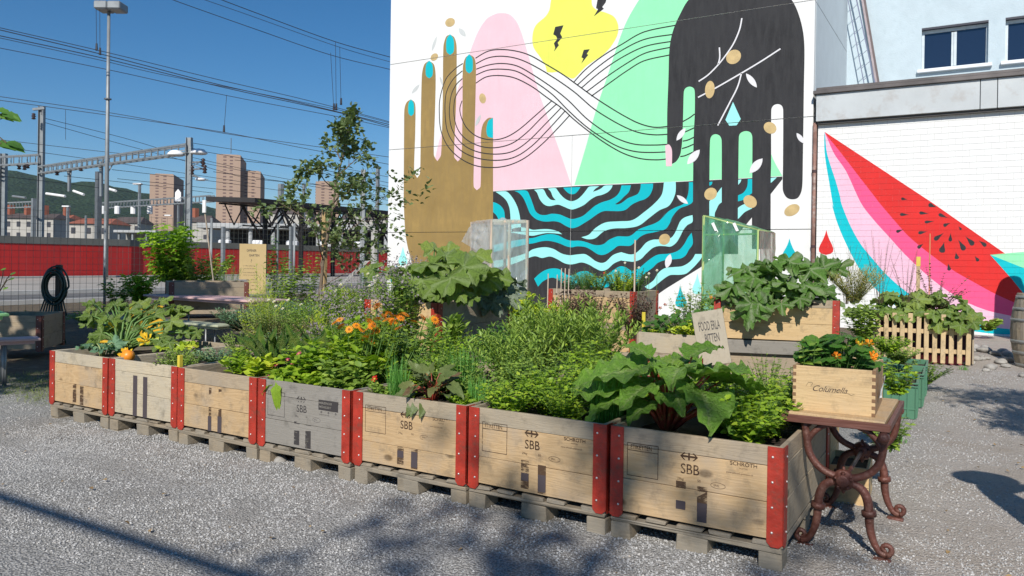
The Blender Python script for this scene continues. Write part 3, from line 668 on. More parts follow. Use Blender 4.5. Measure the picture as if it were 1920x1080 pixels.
fr = plain('window_frame_paint', (.55, .62, .66), .5); frd = plain('window_dark', (.03, .03, .045), .5); wsill = paint('sill', (.75, .77, .80))
for h in holes:
    a, b = h[0], h[1]
    f = loc(MB(), blue); mid = (a+b)/2-.02
    f.box(a, a+.06, YB+.13, YB+.19, z0, z1); f.box(b-.05, b, YB+.13, YB+.19, z0, z1); f.box(a+.06, b-.05, YB+.131, YB+.19, z0, z0+.05); f.box(a+.06, b-.05, YB+.131, YB+.19, z1-.08, z1)
    f.cbox(mid-.05, mid+.0, YB+.11, YB+.18, z0+.05, z1-.12, .004); f.cbox(mid+.004, mid+.07, YB+.10, YB+.18, z0+.05, z1-.12, .004)
    fo = f.build('window', fr, blue)
    p = loc(MB(), blue); p.box(a+.06, mid-.05, YB+.16, YB+.165, z0+.05, z1-.08); p.build('pane', glass, fo)
    p = loc(MB(), blue); p.box(mid+.07, b-.05, YB+.16, YB+.165, z0+.05, z1-.08); p.build('pane', glass, fo)
    p = loc(MB(), blue); p.box(a, b, YB-.004, YB+.12, z1-.002, z1+.05); p.build('window_head', frd, fo)
    p = loc(MB(), blue); p.cbox(a-.09, b+.09, YB-.11, YB+.12, z0-.09, z0-.005, .008); p.build('sill', wsill, fo)
ld = thing('wall_ladder', 'thin grey steel ladder fixed to the pale blue wall', 'ladder', (-2.8, YB-.35, 5.2))
st = plain('ladder_steel', (.16, .18, .26), .5, .5)
A = WY(1590, 0, YB-.35); A2 = WY(1623, 172, YB-.35); B = WY(1606, 0, YB-.35); B2 = WY(1644, 172, YB-.35)
q = MB(); q.off = Vector(ld.location); q.beam(A2+(A2-A)*.2, A+(A-A2)*.9, .022); q.build('rail', st, ld)
q = MB(); q.off = Vector(ld.location); q.beam(B2+(B2-B)*.2, B+(B-B2)*.9, .03); q.build('rail', st, ld)
for i in range(-6, 9):
    t_ = i/8; p = A.lerp(A2, t_); p2 = B.lerp(B2, t_-.08)
    q = MB(); q.off = Vector(ld.location); q.beam(p, p2, .012); q.build('rung', st, ld)
cb = thing('wall_conduit', 'brown cable duct slanting down the pale blue wall beside the ladder', 'duct', (-2.3, YB-.1, 5.2))
A = WY(1617, 0, YB-.1); B = WY(1646, 172, YB-.1); q = MB(); q.off = Vector(cb.location); q.beam(A+(A-B)*.9, B+(B-A)*.2, .06, .05); q.build('duct', plain('duct_m', (.36, .30, .31)), cb)
q = MB(); q.off = Vector(cb.location); q.beam(A+(A-B)*.9+Vector((.05, 0, 0)), B+(B-A)*.2+Vector((.05, 0, 0)), .02, .06); q.build('cable', plain('duct_d', (.13, .10, .10)), cb)
# ------------------------------------------------------------------ road and railway side (left half, far)
asph = plain('pale_asphalt', (.36, .33, .29), .9, 0, .1, .6, .3, 60); dasph = plain('dark_asphalt', (.13, .125, .12), .9, 0, .15, .8, .3, 60)
kerbm = plain('kerb_stone', (.46, .45, .43), .85, 0, .1, 5)
for n, a, b, mt, z in (('road', -43.3, -26.6, asph, .012), ('side_lane', -26.4, -21.5, dasph, .008)):
    q = MB(); q.poly([(a, -40, z), (b, -40, z), (b, 90, z), (a, 90, z)], [(0, 1, 2, 3)]); tag(q.build(n, mt), kind='structure')
for x in (-26.5, -21.4, -43.45):
    q = MB(); q.box(x-.1, x+.1, -40, 90, -.05, .12); tag(q.build('kerb', kerbm), kind='structure')
q = MB(); q.box(-29.1, -28.95, -40, 90, .013, .016); tag(q.build('road_marking', paint('line_white', (.7, .7, .68))), kind='structure')
rw = thing('red_barrier_wall', 'long red panelled wall with grey cap along the railway', 'wall', (-43.8, 0, 0))
redm = plain('wall_red', (.46, .022, .02), .55, 0, .10, .5, .2, 8); red_shadowed = plain('wall_red_shadowed', (.24, .012, .014), .55, 0, .1, .5)  # the darker red paints a cast shadow into one panel
capm = plain('wall_cap', (.13, .135, .125), .8, 0, .15, 1)
mA = None
for i in range(40):
    y = -30+i*2.6
    if mA is None:
        q = MB(); q.cbox(-.06, .06, 0, 2.59, .10, 1.86, .012)
        for k in range(1, 6): q.box(.06, .066, k*.43-.008, k*.43+.008, .12, 1.84)
        for k in range(1, 5): q.box(.06, .066, .01, 2.58, .1+k*.35-.008, .1+k*.35+.008)
        mA = q.mesh('wall_panel', redm); mB_ = q.mesh('wall_panel', red_shadowed)
        q = MB(); q.cbox(-.1, .1, 0, 2.592, 1.862, 2.25, .012); mC = q.mesh('wall_cap', capm)
    link('wall_panel', mB_ if i == 23 else mA, rw, (0, y, 0)); link('wall_cap', mC, rw, (0, y, 0))
galv = plain('galvanised', (.25, .27, .28), .5, .3, .15, 2); galvd = plain('galvanised_dark', (.15, .16, .17), .5, .3, .2, 2); wht = paint('signal_white', (.8, .8, .8))
def mk(name, label, cat, p, group=None):
    return thing(name, label, cat, (p.x, p.y, 0), 0, group)
def pt(mb, root): mb.off = Vector(root.location); return mb
# tall lamp post
p = WX(198, 519, -42.9); p.z = 0; lp = mk('street_lamp', 'tall slim pale grey lamp post with square twin head before the red wall', 'street lamp', p)
top = WX(205, 22, -42.9).z; Zl = (p-CAM).dot(FW)
q = pt(MB(), lp); q.tube([(p.x, p.y, 0), (p.x, p.y, top*.45), (p.x, p.y, top)], [.14, .115, .085], 12); q.build('pole', galv, lp, True)
q = pt(MB(), lp); q.tube([(p.x, p.y, top*.67), (p.x, p.y, top*.67+.06)], .2, 12); q.build('collar', galvd, lp)
for sx in (-1, 1):
    c = p+RT0*(.38*sx+.12); q = pt(MB(), lp); M = Matrix.Translation((c.x, c.y, top+.1)) @ Matrix.Rotation(YAW+.35*0, 4, 'Z')
    q.cbox(-.37, .37, -.5, .5, -.06, .38, .05, M); q.build('lamp_head', galv, lp)
    q = pt(MB(), lp); q.box(-.3, .3, -.42, .42, -.085, -.062, M); q.build('diffuser', plain('lamp_glass', (.3, .3, .3), .2), lp)
# catenary masts
def mast(px, ytop, Z, w, label, d=None):
    p = DG(px, Z); zt = DD(px+(CY-ytop)*-.0, ytop, Z).z
    o = mk('catenary_mast', label, 'mast', p); hd = Vector((p.x-0, p.y, 0)).normalized()
    an = math.atan2(RT0.y, RT0.x); M = Matrix.Translation((p.x, p.y, 0)) @ Matrix.Rotation(an, 4, 'Z')
    q = pt(MB(), o); q.box(-w/2, -w/2+.03, -w*.4, w*.4, 0, zt, M); q.box(w/2-.03, w/2, -w*.4, w*.4, 0, zt, M); q.box(-w/2+.03, w/2-.03, -.012, .012, 0, zt, M); q.build('post', galv, o)
    return o, p, zt, M
mR, pR, zR, MR = mast(352, 258, 53, .38, 'grey catenary mast with two white lamps right of the lamp post')
mL, pL, zL, ML = mast(75, 200, 68, .46, 'tall grey catenary mast at left carrying the long portal beam')
m3, p3, z3, M3 = mast(5, 288, 72, .5, 'grey catenary mast at the left edge of the view')
m4, p4, z4, M4 = mast(679, 318, 38, .22, 'brownish steel mast rising behind the sapling')
def truss(name, label, A, B, h, w, n, mat=galv, cat='beam'):
    o = thing(name, label, cat, tuple(A)); A = Vector(A); B = Vector(B); up = Vector((0, 0, 1)); sd = (B-A).cross(up).normalized()*w/2
    for s_ in (-1, 1):
        for z in (0, h):
            q = pt(MB(), o); q.off = A; q.beam(A+sd*s_+up*z, B+sd*s_+up*z, .09, .12); q.build('chord', mat, o)
    q = MB(); q.off = A
    for i in range(n+1):
        c = A.lerp(B, i/n)
        for s_ in (-1, 1): q.beam(c+sd*s_, c+sd*s_+up*h, .06)
        q.beam(c+sd, c-sd, .05); 
        if i < n:
            c2 = A.lerp(B, (i+1)/n); q.beam(c+sd, c2-sd, .045)
    q.build('lattice', mat, o, kind='stuff'); return o
bz = DD(352, 287, 53).z
truss('portal_beam', 'long grey lattice portal beam between the two catenary masts', (pR.x, pR.y, bz), (pL.x, pL.y, bz), .58, .5, 26)
truss('portal_beam', 'short grey lattice beam leaving the tall mast to the left edge', (pL.x, pL.y, bz+.9), (p3.x-8, p3.y-2.5, bz+.9), .75, .5, 14)
# things on the masts
for px, py in ((330, 289), (373, 286)):
    c = DD(px, py, 53); o = thing('floodlight', 'white oval floodlight %s the grey catenary mast' % ('left of' if px < 350 else 'right of'), 'lamp', tuple(c))
    q = MB(); bmv = Matrix.Rotation(YAW, 4, 'Z'); q.lathe([(.05, .28), (.35, .22), (.52, .05), (.58, -.05), (.45, -.12), (.1, -.14)], 14, M=bmv); q.build('lamp_shell', wht, o, True)
    q = MB(); q.off = c; q.beam(c+Vector((0, 0, .2)), Vector((pR.x, pR.y, c.z+.3)), .06); q.build('arm', galv, o)
br_ = thing('cantilever_bracket', 'dark bracket arms with insulators on the right of the grey mast', 'bracket', (pR.x, pR.y, bz-1.5))
q = MB(); q.off = Vector(br_.location)
for a, b, w_ in (((356, 305), (380, 303), .10), ((356, 318), (383, 316), .10), ((356, 326), (375, 334), .12), ((380, 303), (383, 316), .05), ((358, 330), (390, 337), .05), ((357, 308), (376, 315), .05), ((357, 312), (378, 303), .05)):
    q.beam(DD(*a, 53), DD(*b, 53), w_)
q.build('arms', galvd, br_)
for a in ((381, 305), (384, 317), (360, 319)):
    q = MB(); q.off = Vector(br_.location); c = DD(*a, 53); q.lathe([(.06, -.3), (.16, -.25), (.08, -.12), (.17, -.05), (.08, .1), (.16, .2), (.05, .3)], 8, c=c); q.build('insulator', plain('insul', (.05, .03, .03), .3), br_, True)
q = MB(); q.off = Vector(br_.location); c = DD(376, 337, 52.8); q.lathe([(.02, .14), (.3, .1), (.36, 0), (.3, -.06)], 12, c=c); q.build('lamp', wht, br_, True)
sg = thing('track_sign', 'small white gabled sign beside the grey catenary mast', 'sign', tuple(DD(334, 368, 53)))
an = math.atan2(RT0.y, RT0.x)
q = MB(); M = Matrix.Rotation(an, 4, 'Z'); P_ = [(-.2, -.35), (.2, -.35), (.2, .25), (0, .5), (-.2, .25)]
q.poly([M@Vector((x, -.03, z)) for x, z in P_]+[M@Vector((x, .03, z)) for x, z in P_], [(0, 1, 2, 3, 4), (9, 8, 7, 6, 5)]+[(i, i+5, (i+1) % 5+5, (i+1) % 5) for i in range(5)]); q.build('plate', wht, sg)
q = MB(); q.off = Vector(sg.location); q.beam(DD(338, 371, 53), DD(350, 371, 53), .07); q.build('arm', galv, sg)
# hangers below the portal beam
for i, (px, y0, y1) in enumerate(((130, 319, 359), (190, 303, 368))):
    Z = 53+15*(352-px)/277; o = thing('drop_post', 'short grey post hanging from the portal beam, %s one' % ('left' if i == 0 else 'right'), 'post', tuple(DD(px, y0, Z)))
    q = MB(); q.off = Vector(o.location); q.beam(DD(px, y0, Z), DD(px, y1, Z), .2); q.build('post', galv, o)
    q = MB(); q.off = Vector(o.location); q.beam(DD(px-(8 if i else 4), y0+(2 if i else 0), Z), DD(px, y0+22, Z), .07); q.beam(DD(px+(24 if i else 4), y0+(16-16 if i else 0), Z), DD(px+(8 if i else 0), y0+28, Z), .07); q.build('brace', galv, o)
for px, y0, y1, Z, l in ((107, 319, 329, 66, 'under the left part of the portal beam'), (152, 312, 321, 63.5, 'right of the left drop post'), (36, 305, 318, 70, 'first under the short beam'), (46, 305, 319, 69.5, 'second under the short beam'), (52, 304, 316, 69, 'third under the short beam'), (63, 212, 224, 67, 'on the arm at the top of the tall mast'), (81, 206, 215, 68, 'right of the top of the tall mast')):
    c = DD(px, (y0+y1)/2, Z); hh = (y1-y0)/1447*Z/2; o = thing('insulator', 'dark hanging insulator '+l, 'insulator', tuple(c))
    q = MB(); q.lathe([(.05, -hh), (.2, -hh*.8), (.1, -hh*.4), (.2, 0), (.1, hh*.4), (.18, hh*.7), (.05, hh)], 8); q.build('discs', plain('insul', (.05, .03, .03), .3), o, True)
q = MB(); q.off = Vector(mL.location); q.beam(DD(62, 205, 67.8), DD(84, 203, 67.8), .2); q.beam(DD(80, 204, 67.8), DD(80, 216, 67.8), .1); q.build('cross_arm', galv, mL)
for i, (a, b, Z) in enumerate((((87, 363), (122, 368), 60), ((138, 358), (157, 365), 62), ((203, 354), (217, 358), 60), ((24, 368), (48, 371), 66))):
    o = thing('tube_light', 'white tube lamp over the tracks, number %d from the left edge' % (i+1) if False else ['longest white tube lamp over the tracks by the tall mast', 'white tube lamp between the two drop posts', 'white tube lamp right of the tall lamp post', 'dim pale tube lamp by the left edge mast'][i], 'lamp', tuple(DD(*a, Z)))
    q = MB(); q.off = Vector(o.location); q.tube([DD(*a, Z), DD(*b, Z-1)], .10, 8); q.build('tube', wht if i < 3 else galv, o)
# farther gantries
truss('signal_gantry', 'far thin lattice gantry with white boxes behind the lamp post', DD(184, 391, 108), DD(398, 378, 96), .75, .6, 34)
truss('signal_gantry', 'far thin lattice gantry at the left edge', DD(-30, 392, 110), DD(62, 388, 110), .75, .6, 16)
for i, px in enumerate((193, 220, 250, 281)):
    c = DD(px, 394, 104); o = thing('signal_box', 'small white box hanging from the far gantry', 'signal', tuple(c), group='white boxes on the far gantry')
    q = MB(); q.lathe([(.2, -.55), (.36, -.5), (.36, .4), (.3, .55)], 10); q.build('box', wht, o)
for px, y0, Z, w_, l in ((183, 322, 90, .55, 'dark lattice mast behind the tall lamp post'), (62, 372, 100, .45, 'grey far mast between the two left masts'), (126, 388, 130, .35, 'thin far pole with a small lamp left of the lamp post'), (160, 404, 150, .3, 'thin far pole above the red roofs'), (260, 345, 110, .3, 'thin far lamp pole left of the first tower block'), (333, 300+85, 60, .12, 'thin leaning rod below the small white sign'), (525, 345, 90, .5, 'far grey mast above the black platform roof'), (568, 345, 100, .3, 'far thin mast above the black platform roof'), (706, 312, 60, .22, 'far mast close to the mural building'), (545, 425, 34, .12, 'grey post right of the cardboard notice'), (700, 425, 34, .16, 'grey post near the mural building edge'), (418, 425, 40, .16, 'grey post left of the cardboard notice')):
    p = DG(px, Z); zt = DD(px, y0, Z).z; o = mk('far_mast', l, 'mast', p); q = pt(MB(), o); q.box(p.x-w_/2, p.x+w_/2, p.y-w_/2, p.y+w_/2, 0, zt); q.build('post', galvd if 'dark' in l else galv, o)
for px, py, Z in ((126, 387, 130), (260, 345, 110), (317//1, 404, 150)):
    c = DD(px-2, py, Z); o = thing('pole_lamp', {126: 'small pale lamp on the thin far pole', 260: 'small pale lamp head left of the first tower block', 317: 'tiny pale lamp low between the tower blocks'}[px], 'lamp', tuple(c)); q = MB(); q.cbox(-.6, .6, -.3, .3, -.12, .12, .05, Matrix.Rotation(an, 4, 'Z')); q.build('head', wht, o)
# overhead wires
wm_ = plain('wire', (.035, .035, .045), .6, .3)
def wire(P, Z0, Z1, r, label, group=None):
    n = len(P); x0, x1 = P[0][0], P[-1][0]; S = spline(P, False, 6)
    V_ = [DD(x, y, Z0+(Z1-Z0)*(x-x0)/(x1-x0+1e-9)) for x, y in S]
    o = thing('overhead_wire', label, 'wire', tuple(V_[0]), 0, group or 'overhead wires across the sky'); q = MB(); q.off = V_[0].copy(); q.tube(V_, r, 5); q.build('cable', wm_, o); return o
T = 'overhead wire crossing the whole sky, '
wire([(-30, 45), (0, 52), (200, 98), (400, 147), (560, 184), (700, 220), (790, 246)], 40, 52, .020, T+'uppermost of the middle bundle')
wire([(-30, 50), (0, 56), (200, 104), (400, 156), (560, 192), (740, 236), (790, 250)], 40, 52, .026, T+'thick second of the middle bundle')
wire([(-30, 60), (0, 67), (185, 107), (420, 164), (635, 211), (740, 240), (790, 256)], 41, 53, .026, T+'third of the middle bundle')
wire([(-30, 65), (0, 71), (185, 112), (300, 139), (470, 172), (635, 206), (740, 233), (790, 248)], 41, 53, .018, T+'fourth of the middle bundle')
wire([(-30, 85), (0, 90), (200, 130), (420, 178), (650, 222), (740, 242), (790, 256)], 42, 54, .020, T+'lowest of the middle bundle')
wire([(-30, 176), (0, 181), (210, 212), (420, 250), (560, 270), (740, 296), (790, 304)], 50, 60, .022, T+'upper of the lower pair')
wire([(-30, 184), (0, 188), (210, 217), (420, 248), (560, 276), (740, 310), (790, 318)], 50, 60, .022, T+'lower of the lower pair')
wire([(310, -8), (325, 0), (480, 55), (620, 103), (735, 131), (790, 146)], 38, 46, .018, 'lowest of the three wires at the top by the mural building')
wire([(350, -12), (460, 26), (635, 88), (735, 117), (790, 132)], 38, 46, .014, 'middle of the three wires at the top by the mural building')
wire([(385, -12), (480, 24), (628, 78), (735, 108), (790, 124)], 38, 46, .020, 'highest of the three wires at the top by the mural building')
for P in ([(85, 222), (230, 258), (340, 290), (480, 322)], [(85, 230), (220, 268), (340, 300), (480, 340)], [(0, 262), (200, 285), (345, 300), (480, 325), (740, 372)], [(0, 275), (200, 303), (480, 345)], [(360, 268), (560, 300), (740, 334)], [(360, 280), (560, 316), (740, 352)], [(440, 300), (600, 318), (740, 345)], [(400, 322), (560, 345), (740, 378)], [(210, 318), (400, 340), (560, 362)], [(120, 330), (260, 345), (400, 362)], [(480, 336), (740, 360)], [(220, 335), (480, 362)], [(0, 330), (130, 345), (260, 362)]):
    wire(P, 62, 74, .022, 'thin low overhead wire above the tracks', 'thin low wires above the tracks')
for P, Z, l in (([(180, -8), (181, 93)], 44, 'left dropper hanging left of the lamp post'), ([(187, -8), (187.5, 101)], 44, 'right dropper hanging left of the lamp post'), ([(425, 178), (420, 246)], 46, 'dropper above the tower blocks'), ([(620, 99), (626, 205)], 46, 'left of the three droppers above the sapling'), ([(629, 79), (630.5, 205)], 46, 'middle of the three droppers above the sapling'), ([(637, 88), (639.5, 195)], 46, 'right of the three droppers above the sapling'), ([(123, 206), (123, 262)], 54, 'dropper right of the tall mast top')):
    a, b = DD(*P[0], Z), DD(*P[1], Z); o = thing('wire_dropper', 'thin '+l, 'wire', tuple(a)); q = MB(); q.off = a.copy(); q.tube([a, b], .014, 5); q.build('wire', wm_, o)
    if P[1][1] < 260:
        q = MB(); q.off = a.copy(); q.tube([b+Vector((0, 0, .35)), b+Vector((0, 0, -.05))], [.05, .07], 6); q.build('clamp', wm_, o)
# ---- tower blocks
tw = plain('tower_concrete', (.40, .285, .215), .9, 0, .06, .02); twd = plain('tower_window', (.16, .10, .09), .6); twl = plain('tower_side', (.60, .39, .31), .9, 0, .06, .02)
def tower(label, pxL, pxC, pxR, ytop, Z, n, cols, roof=True):
    C0 = DD(pxC, ytop, Z); H = C0.z; C0.z = 0
    rt = Vector((RT0.x, RT0.y, 0)); fw = Vector((FW.x, FW.y, 0)).normalized()
    d1 = (rt*math.cos(.25)+fw*math.sin(.25)); wR = (pxR-pxC)/F_PX*Z/math.cos(.25)
    d2 = Vector((-d1.y, d1.x, 0)); apparent = (pxC-pxL)/F_PX*Z
    bearing = (C0-Vector((0, 0, 0))).normalized(); 
    # depth so that the left face shows at the width in the photograph
    def px_of(p): 
        d = p-CAM; return 960+F_PX*d.dot(RT)/d.dot(FW)
    D = 5.0
    while D < 60 and px_of(C0+d2*D+Vector((0, 0, H))) > px_of(C0+Vector((0, 0, H)))-(pxC-pxL): D += .5
    o = thing('tower_block', label, 'tower block', tuple(C0)); q = MB(); q.off = C0.copy()
    P = [C0, C0+d1*wR, C0+d1*wR+d2*D, C0+d2*D]
    q.poly(P+[p+Vector((0, 0, H)) for p in P], [(0, 1, 5, 4), (1, 2, 6, 5), (2, 3, 7, 6), (3, 0, 4, 7), (4, 5, 6, 7)]); q.build('wall', tw, o)
    q = MB(); q.off = C0.copy(); a = C0+d1*wR*.12+d2*D*.2
    P = [a, a+d1*wR*.75, a+d1*wR*.75+d2*D*.6, a+d2*D*.6]
    q.poly([p+Vector((0, 0, H)) for p in P]+[p+Vector((0, 0, H+1.8)) for p in P], [(0, 1, 5, 4), (1, 2, 6, 5), (2, 3, 7, 6), (3, 0, 4, 7), (4, 5, 6, 7)]); q.build('roof_house', tw, o)
    st_ = 2.95; nn = int(H/st_)-1
    ww = wR*.13; mw = None
    for c in cols:
        for i in range(nn):
            z = H-2.6-i*st_
            if z < 22: break
            if mw is None:
                mq = MB(); nrm = Vector((d1.y, -d1.x, 0)); mq.poly([nrm*.15, d1*ww+nrm*.15, d1*ww+nrm*.15+Vector((0, 0, 1.1)), nrm*.15+Vector((0, 0, 1.1)), -nrm*.1, d1*ww-nrm*.1, d1*ww-nrm*.1+Vector((0, 0, 1.1)), -nrm*.1+Vector((0, 0, 1.1))], [(0, 1, 2, 3), (1, 5, 6, 2), (0, 3, 7, 4), (3, 2, 6, 7), (0, 4, 5, 1)]); mw = mq.mesh('window', twd)
                nb = -d1; L = D*.86
                bq = MB(); bq.poly([nb*.3, d2*L+nb*.3, d2*L+nb*.3+Vector((0, 0, 1.3)), nb*.3+Vector((0, 0, 1.3))], [(0, 3, 2, 1)]); 
                bq.poly([nb*0, nb*.3, nb*.3+Vector((0, 0, 1.3)), Vector((0, 0, 1.3))], [(0, 1, 2, 3)]); mb2 = bq.mesh('balcony_recess', twd)
            link('window', mw, o, tuple(d1*wR*c+Vector((0, 0, z))))
    for i in range(nn):
        z = H-2.8-i*st_
        if z < 22: break
        link('balcony_recess', mb2, o, tuple(d2*D*.07+Vector((0, 0, z))))
    return o
tower('pinkish tower block standing alone left of the grey mast', 265, 281, 321.5, 326, 760, 18, (.24, .56))
tower('lower shoulder of the tall pinkish tower block', 440, 447, 485.5, 320, 705, 18, (.28, .6))
tower('tallest pinkish tower block behind the black platform roof', 389, 406, 447.5, 289, 690, 18, (.28, .55))
tower('pinkish tower block seen through the sapling', 577, 592, 634, 340, 800, 14, (.24, .56))
q = MB(); a = DD(433, 288, 695); q.tube([(0, 0, 0), (0, 0, 14)], .35, 5); ao = thing('roof_antenna', 'thin antenna on the tallest tower block', 'antenna', tuple(a)); q.build('mast', galvd, ao)
# ---- black platform roof
pr_ = DD(386, 377, 46); rz_ = 4.65
A = G(478, 379.5, rz_); B = G(745, 404, rz_); dirn = (B-A).normalized(); Lc = G(386, 377, rz_); bkv = Lc-A; back = bkv.normalized(); WR = bkv.length
B = A+dirn*24
cn = thing('platform_roof', 'black steel platform roof on lattice trusses', 'roof', (A.x, A.y, 0))
bk = plain('black_steel', (.018, .016, .017), .6, .2, .2, 3)
q = pt(MB(), cn)
P = [A, B, B+bkv, A+bkv]
q.poly([v+Vector((0, 0, 0)) for v in P]+[v+Vector((0, 0, .28)) for v in P], [(3, 2, 1, 0), (4, 5, 6, 7), (0, 1, 5, 4), (1, 2, 6, 5), (2, 3, 7, 6), (3, 0, 4, 7)]); q.build('roof_slab', bk, cn)
for j, off in enumerate((.25, WR-.3)):
    tr = pt(MB(), cn); a0 = A+back*off; L = 24; n = 16
    tr.beam(a0+Vector((0, 0, -.08))+dirn*.6, a0+dirn*L+Vector((0, 0, -.08)), .10); tr.beam(a0+Vector((0, 0, -1.35))+dirn*2.4, a0+dirn*L+Vector((0, 0, -1.35)), .08)
    for i in range(n):
        u = 1.0+i*1.45; tr.beam(a0+dirn*u+Vector((0, 0, -.1)), a0+dirn*(u+.72)+Vector((0, 0, -1.35)), .06); tr.beam(a0+dirn*(u+.72)+Vector((0, 0, -1.35)), a0+dirn*(u+1.45)+Vector((0, 0, -.1)), .06)
    tr.build('truss', bk, cn)
for u in (4.2, 10.5, 17, 23):
    for off in (.25, WR-.3):
        c = A+back*off+dirn*u; q = pt(MB(), cn); q.box(c.x-.11, c.x+.11, c.y-.11, c.y+.11, 0, rz_-.05)
        for s_ in (-1, 1):
            q.beam(Vector((c.x, c.y, rz_-2.4)), Vector((c.x, c.y, rz_-.1))+dirn*1.9*s_, .1); q.beam(Vector((c.x, c.y, rz_-1.5)), Vector((c.x, c.y, rz_-.1))+back*1.4*s_, .1)
        q.build('column', bk, cn)
# ---- pale station building behind
def slab(name, label, cat, pxa, pxb, ya, yb, Z, depth, mat, parts=()):
    a = DD(pxa, yb, Z); b = DD(pxb, yb, Z); zt = DD(pxa, ya, Z).z
    o = thing(name, label, cat, (a.x, a.y, 0)); d = (b-a); d.z = 0; L = d.length; ang = math.atan2(d.y, d.x); M = Matrix.Translation((a.x, a.y, 0)) @ Matrix.Rotation(ang, 4, 'Z')
    return o, M, L, a.z, zt
whs = plain('pale_wall', (.40, .41, .41), .8, 0, .08, .3); dks = plain('dark_recess', (.045, .045, .05), .8)
o, M, L, zb, zt = slab('station_building', 'long low station building with pale eave and white columns', 'building', 405, 760, 418, 428, 78, 10, whs)
q = pt(MB(), o); q.cbox(-2, L, 0, 12, zb, zt, .05, M); q.build('eave', whs, o)
q = pt(MB(), o); q.box(-1, L, 4, 12, 0, zb, M); q.build('back_wall', dks, o)
for i in range(9):
    x = 1+i*2.3; q = pt(MB(), o); q.tube([M@Vector((x, .6, 0)), M@Vector((x, .6, zb))], .22, 8); q.build('column', whs, o)
for i in range(6):
    x = .5+i*3.4; q = pt(MB(), o); q.cbox(x, x+1.1, -.8, 0, 0, 3.0, .1, M); q.build('kiosk', wht, o)
o, M, L, zb, zt = slab('platform_shelter', 'low pale platform shelter left of the climbing plant', 'shelter', 212, 292, 431, 436, 90, 6, whs)
q = pt(MB(), o); q.cbox(0, L, 0, 6, zb, zt, .05, M); q.build('roof', whs, o)
q = pt(MB(), o); q.box(0, L, 3, 6, 0, zb, M); q.build('back_wall', plain('shelter_wall', (.3, .3, .28)), o)
for i in range(3): q = pt(MB(), o); q.box(.4+i*1.6, .6+i*1.6, .3, .5, 0, zb, M); q.build('column', galv, o)
# ---- houses and hill
rt_ = plain('red_tiles', (.30, .10, .06), .85, 0, .2, .3); dr_ = plain('dark_roof', (.09, .07, .065), .85, 0, .2, .3); hw_ = plain('house_wall', (.42, .40, .36), .9, 0, .1, .2); dw_ = plain('house_window', (.05, .05, .06), .4)
for i, (x0_, x1_, yr, ye, Z, rm, l) in enumerate(((-30, 100, 397, 408, 210, dr_, 'dark roofed pale house with dormers at the left'), (104, 128, 401, 411, 230, rt_, 'small red roofed house left of the lamp post'), (128, 205, 407, 419, 180, rt_, 'long red roofed white house behind the lamp post'), (205, 262, 405, 418, 260, dr_, 'dark roofed house left of the first tower block'), (345, 392, 402, 416, 240, dr_, 'brownish house right of the grey mast'), (500, 580, 388, 400, 330, dr_, 'far flat dark roofed building above the platform roof'), (640, 735, 395, 410, 300, dr_, 'far dark roofed building beside the mural building'))):
    a = DD(x0_, ye, Z); b = DD(x1_, ye, Z); zt = DD(x0_, yr, Z).z; ze = a.z
    o = thing('house', l, 'house', (a.x, a.y, 0)); d = b-a; d.z = 0; L = d.length; M = Matrix.Translation((a.x, a.y, 0)) @ Matrix.Rotation(math.atan2(d.y, d.x), 4, 'Z')
    q = pt(MB(), o); q.box(0, L, 0, 10, 0, ze, M); q.build('wall', hw_, o)
    q = pt(MB(), o); q.poly([M@Vector(v) for v in ((-.4, -.5, ze), (L+.4, -.5, ze), (L-1, 5, zt), (1, 5, zt), (-.4, 10.5, ze), (L+.4, 10.5, ze))], [(0, 1, 2, 3), (4, 3, 2, 5), (0, 3, 4), (1, 5, 2)]); q.build('roof', rm, o)
    nW = max(2, int(L/2.6)); wq = MB(); wq.box(-.5, .5, -.08, .02, -.7, .7); mwn = wq.mesh('window', dw_)
    for k in range(nW):
        for z in (ze-1.6, ze-4.6):
            if z < 1: continue
            link('window', mwn, o, tuple((M@Vector((1.2+k*(L-2.4)/(nW-1), 0, 0)))-Vector((a.x, a.y, 0))+Vector((0, 0, z))), rot=(0, 0, math.atan2(d.y, d.x)))
    if i in (0, 1, 4):
        for k in range(3 if i == 0 else 1):
            q = pt(MB(), o); c = M@Vector((L*(.25+.25*k), 4, 0)); q.box(c.x-.7, c.x+.7, c.y-.7, c.y+.7, ze, zt+2.2); q.build('chimney', rt_, o)
def hillmat():
    t = NT('forest_hill'); v = t.coord(); a = t.noise(v, .012, 6, .7); b = t.vor(v, .07)
    c = t.ramp(a, [(.35, (.022, .040, .020)), (.55, (.035, .065, .028)), (.75, (.050, .082, .034))])
    c = t.mix(t.ramp(b, [(.1, (0,)*3), (.9, (.55,)*3)]), c, (.012, .022, .016))
    return t.out(t.pbr(c, .95, 0, .1, t.bump(b, 1, 8)))
ridge = [(-900, 300), (-500, 296), (-200, 305), (0, 318), (30, 321), (60, 328), (100, 336), (125, 342), (150, 341), (180, 341), (215, 350), (262, 361), (300, 366), (340, 372), (392, 388), (430, 398), (520, 418), (700, 430), (900, 440)]
V = []; NX, NY = 150, 26
for j in range(NY):
    v = j/(NY-1)
    for i in range(NX):
        px = -900+i*1800/(NX-1)
        y = np.interp(px, [r[0] for r in ridge], [r[1] for r in ridge])
        Z = 1700+1500*v; rp = DD(px, y, 3200); hz = max(2, rp.z*(v**.85 if v < 1 else 1))
        p = DG(px, Z); n = noise.noise(Vector((p.x*.004, p.y*.004, 0)))*26*math.sin(math.pi*min(1, v*1.02))+noise.noise(Vector((p.x*.03, p.y*.03, 5)))*6*v
        V.append((p.x, p.y, hz*Z/3200+n-3 if v < 1 else rp.z+noise.noise(Vector((p.x*.02, 0, 0)))*5))
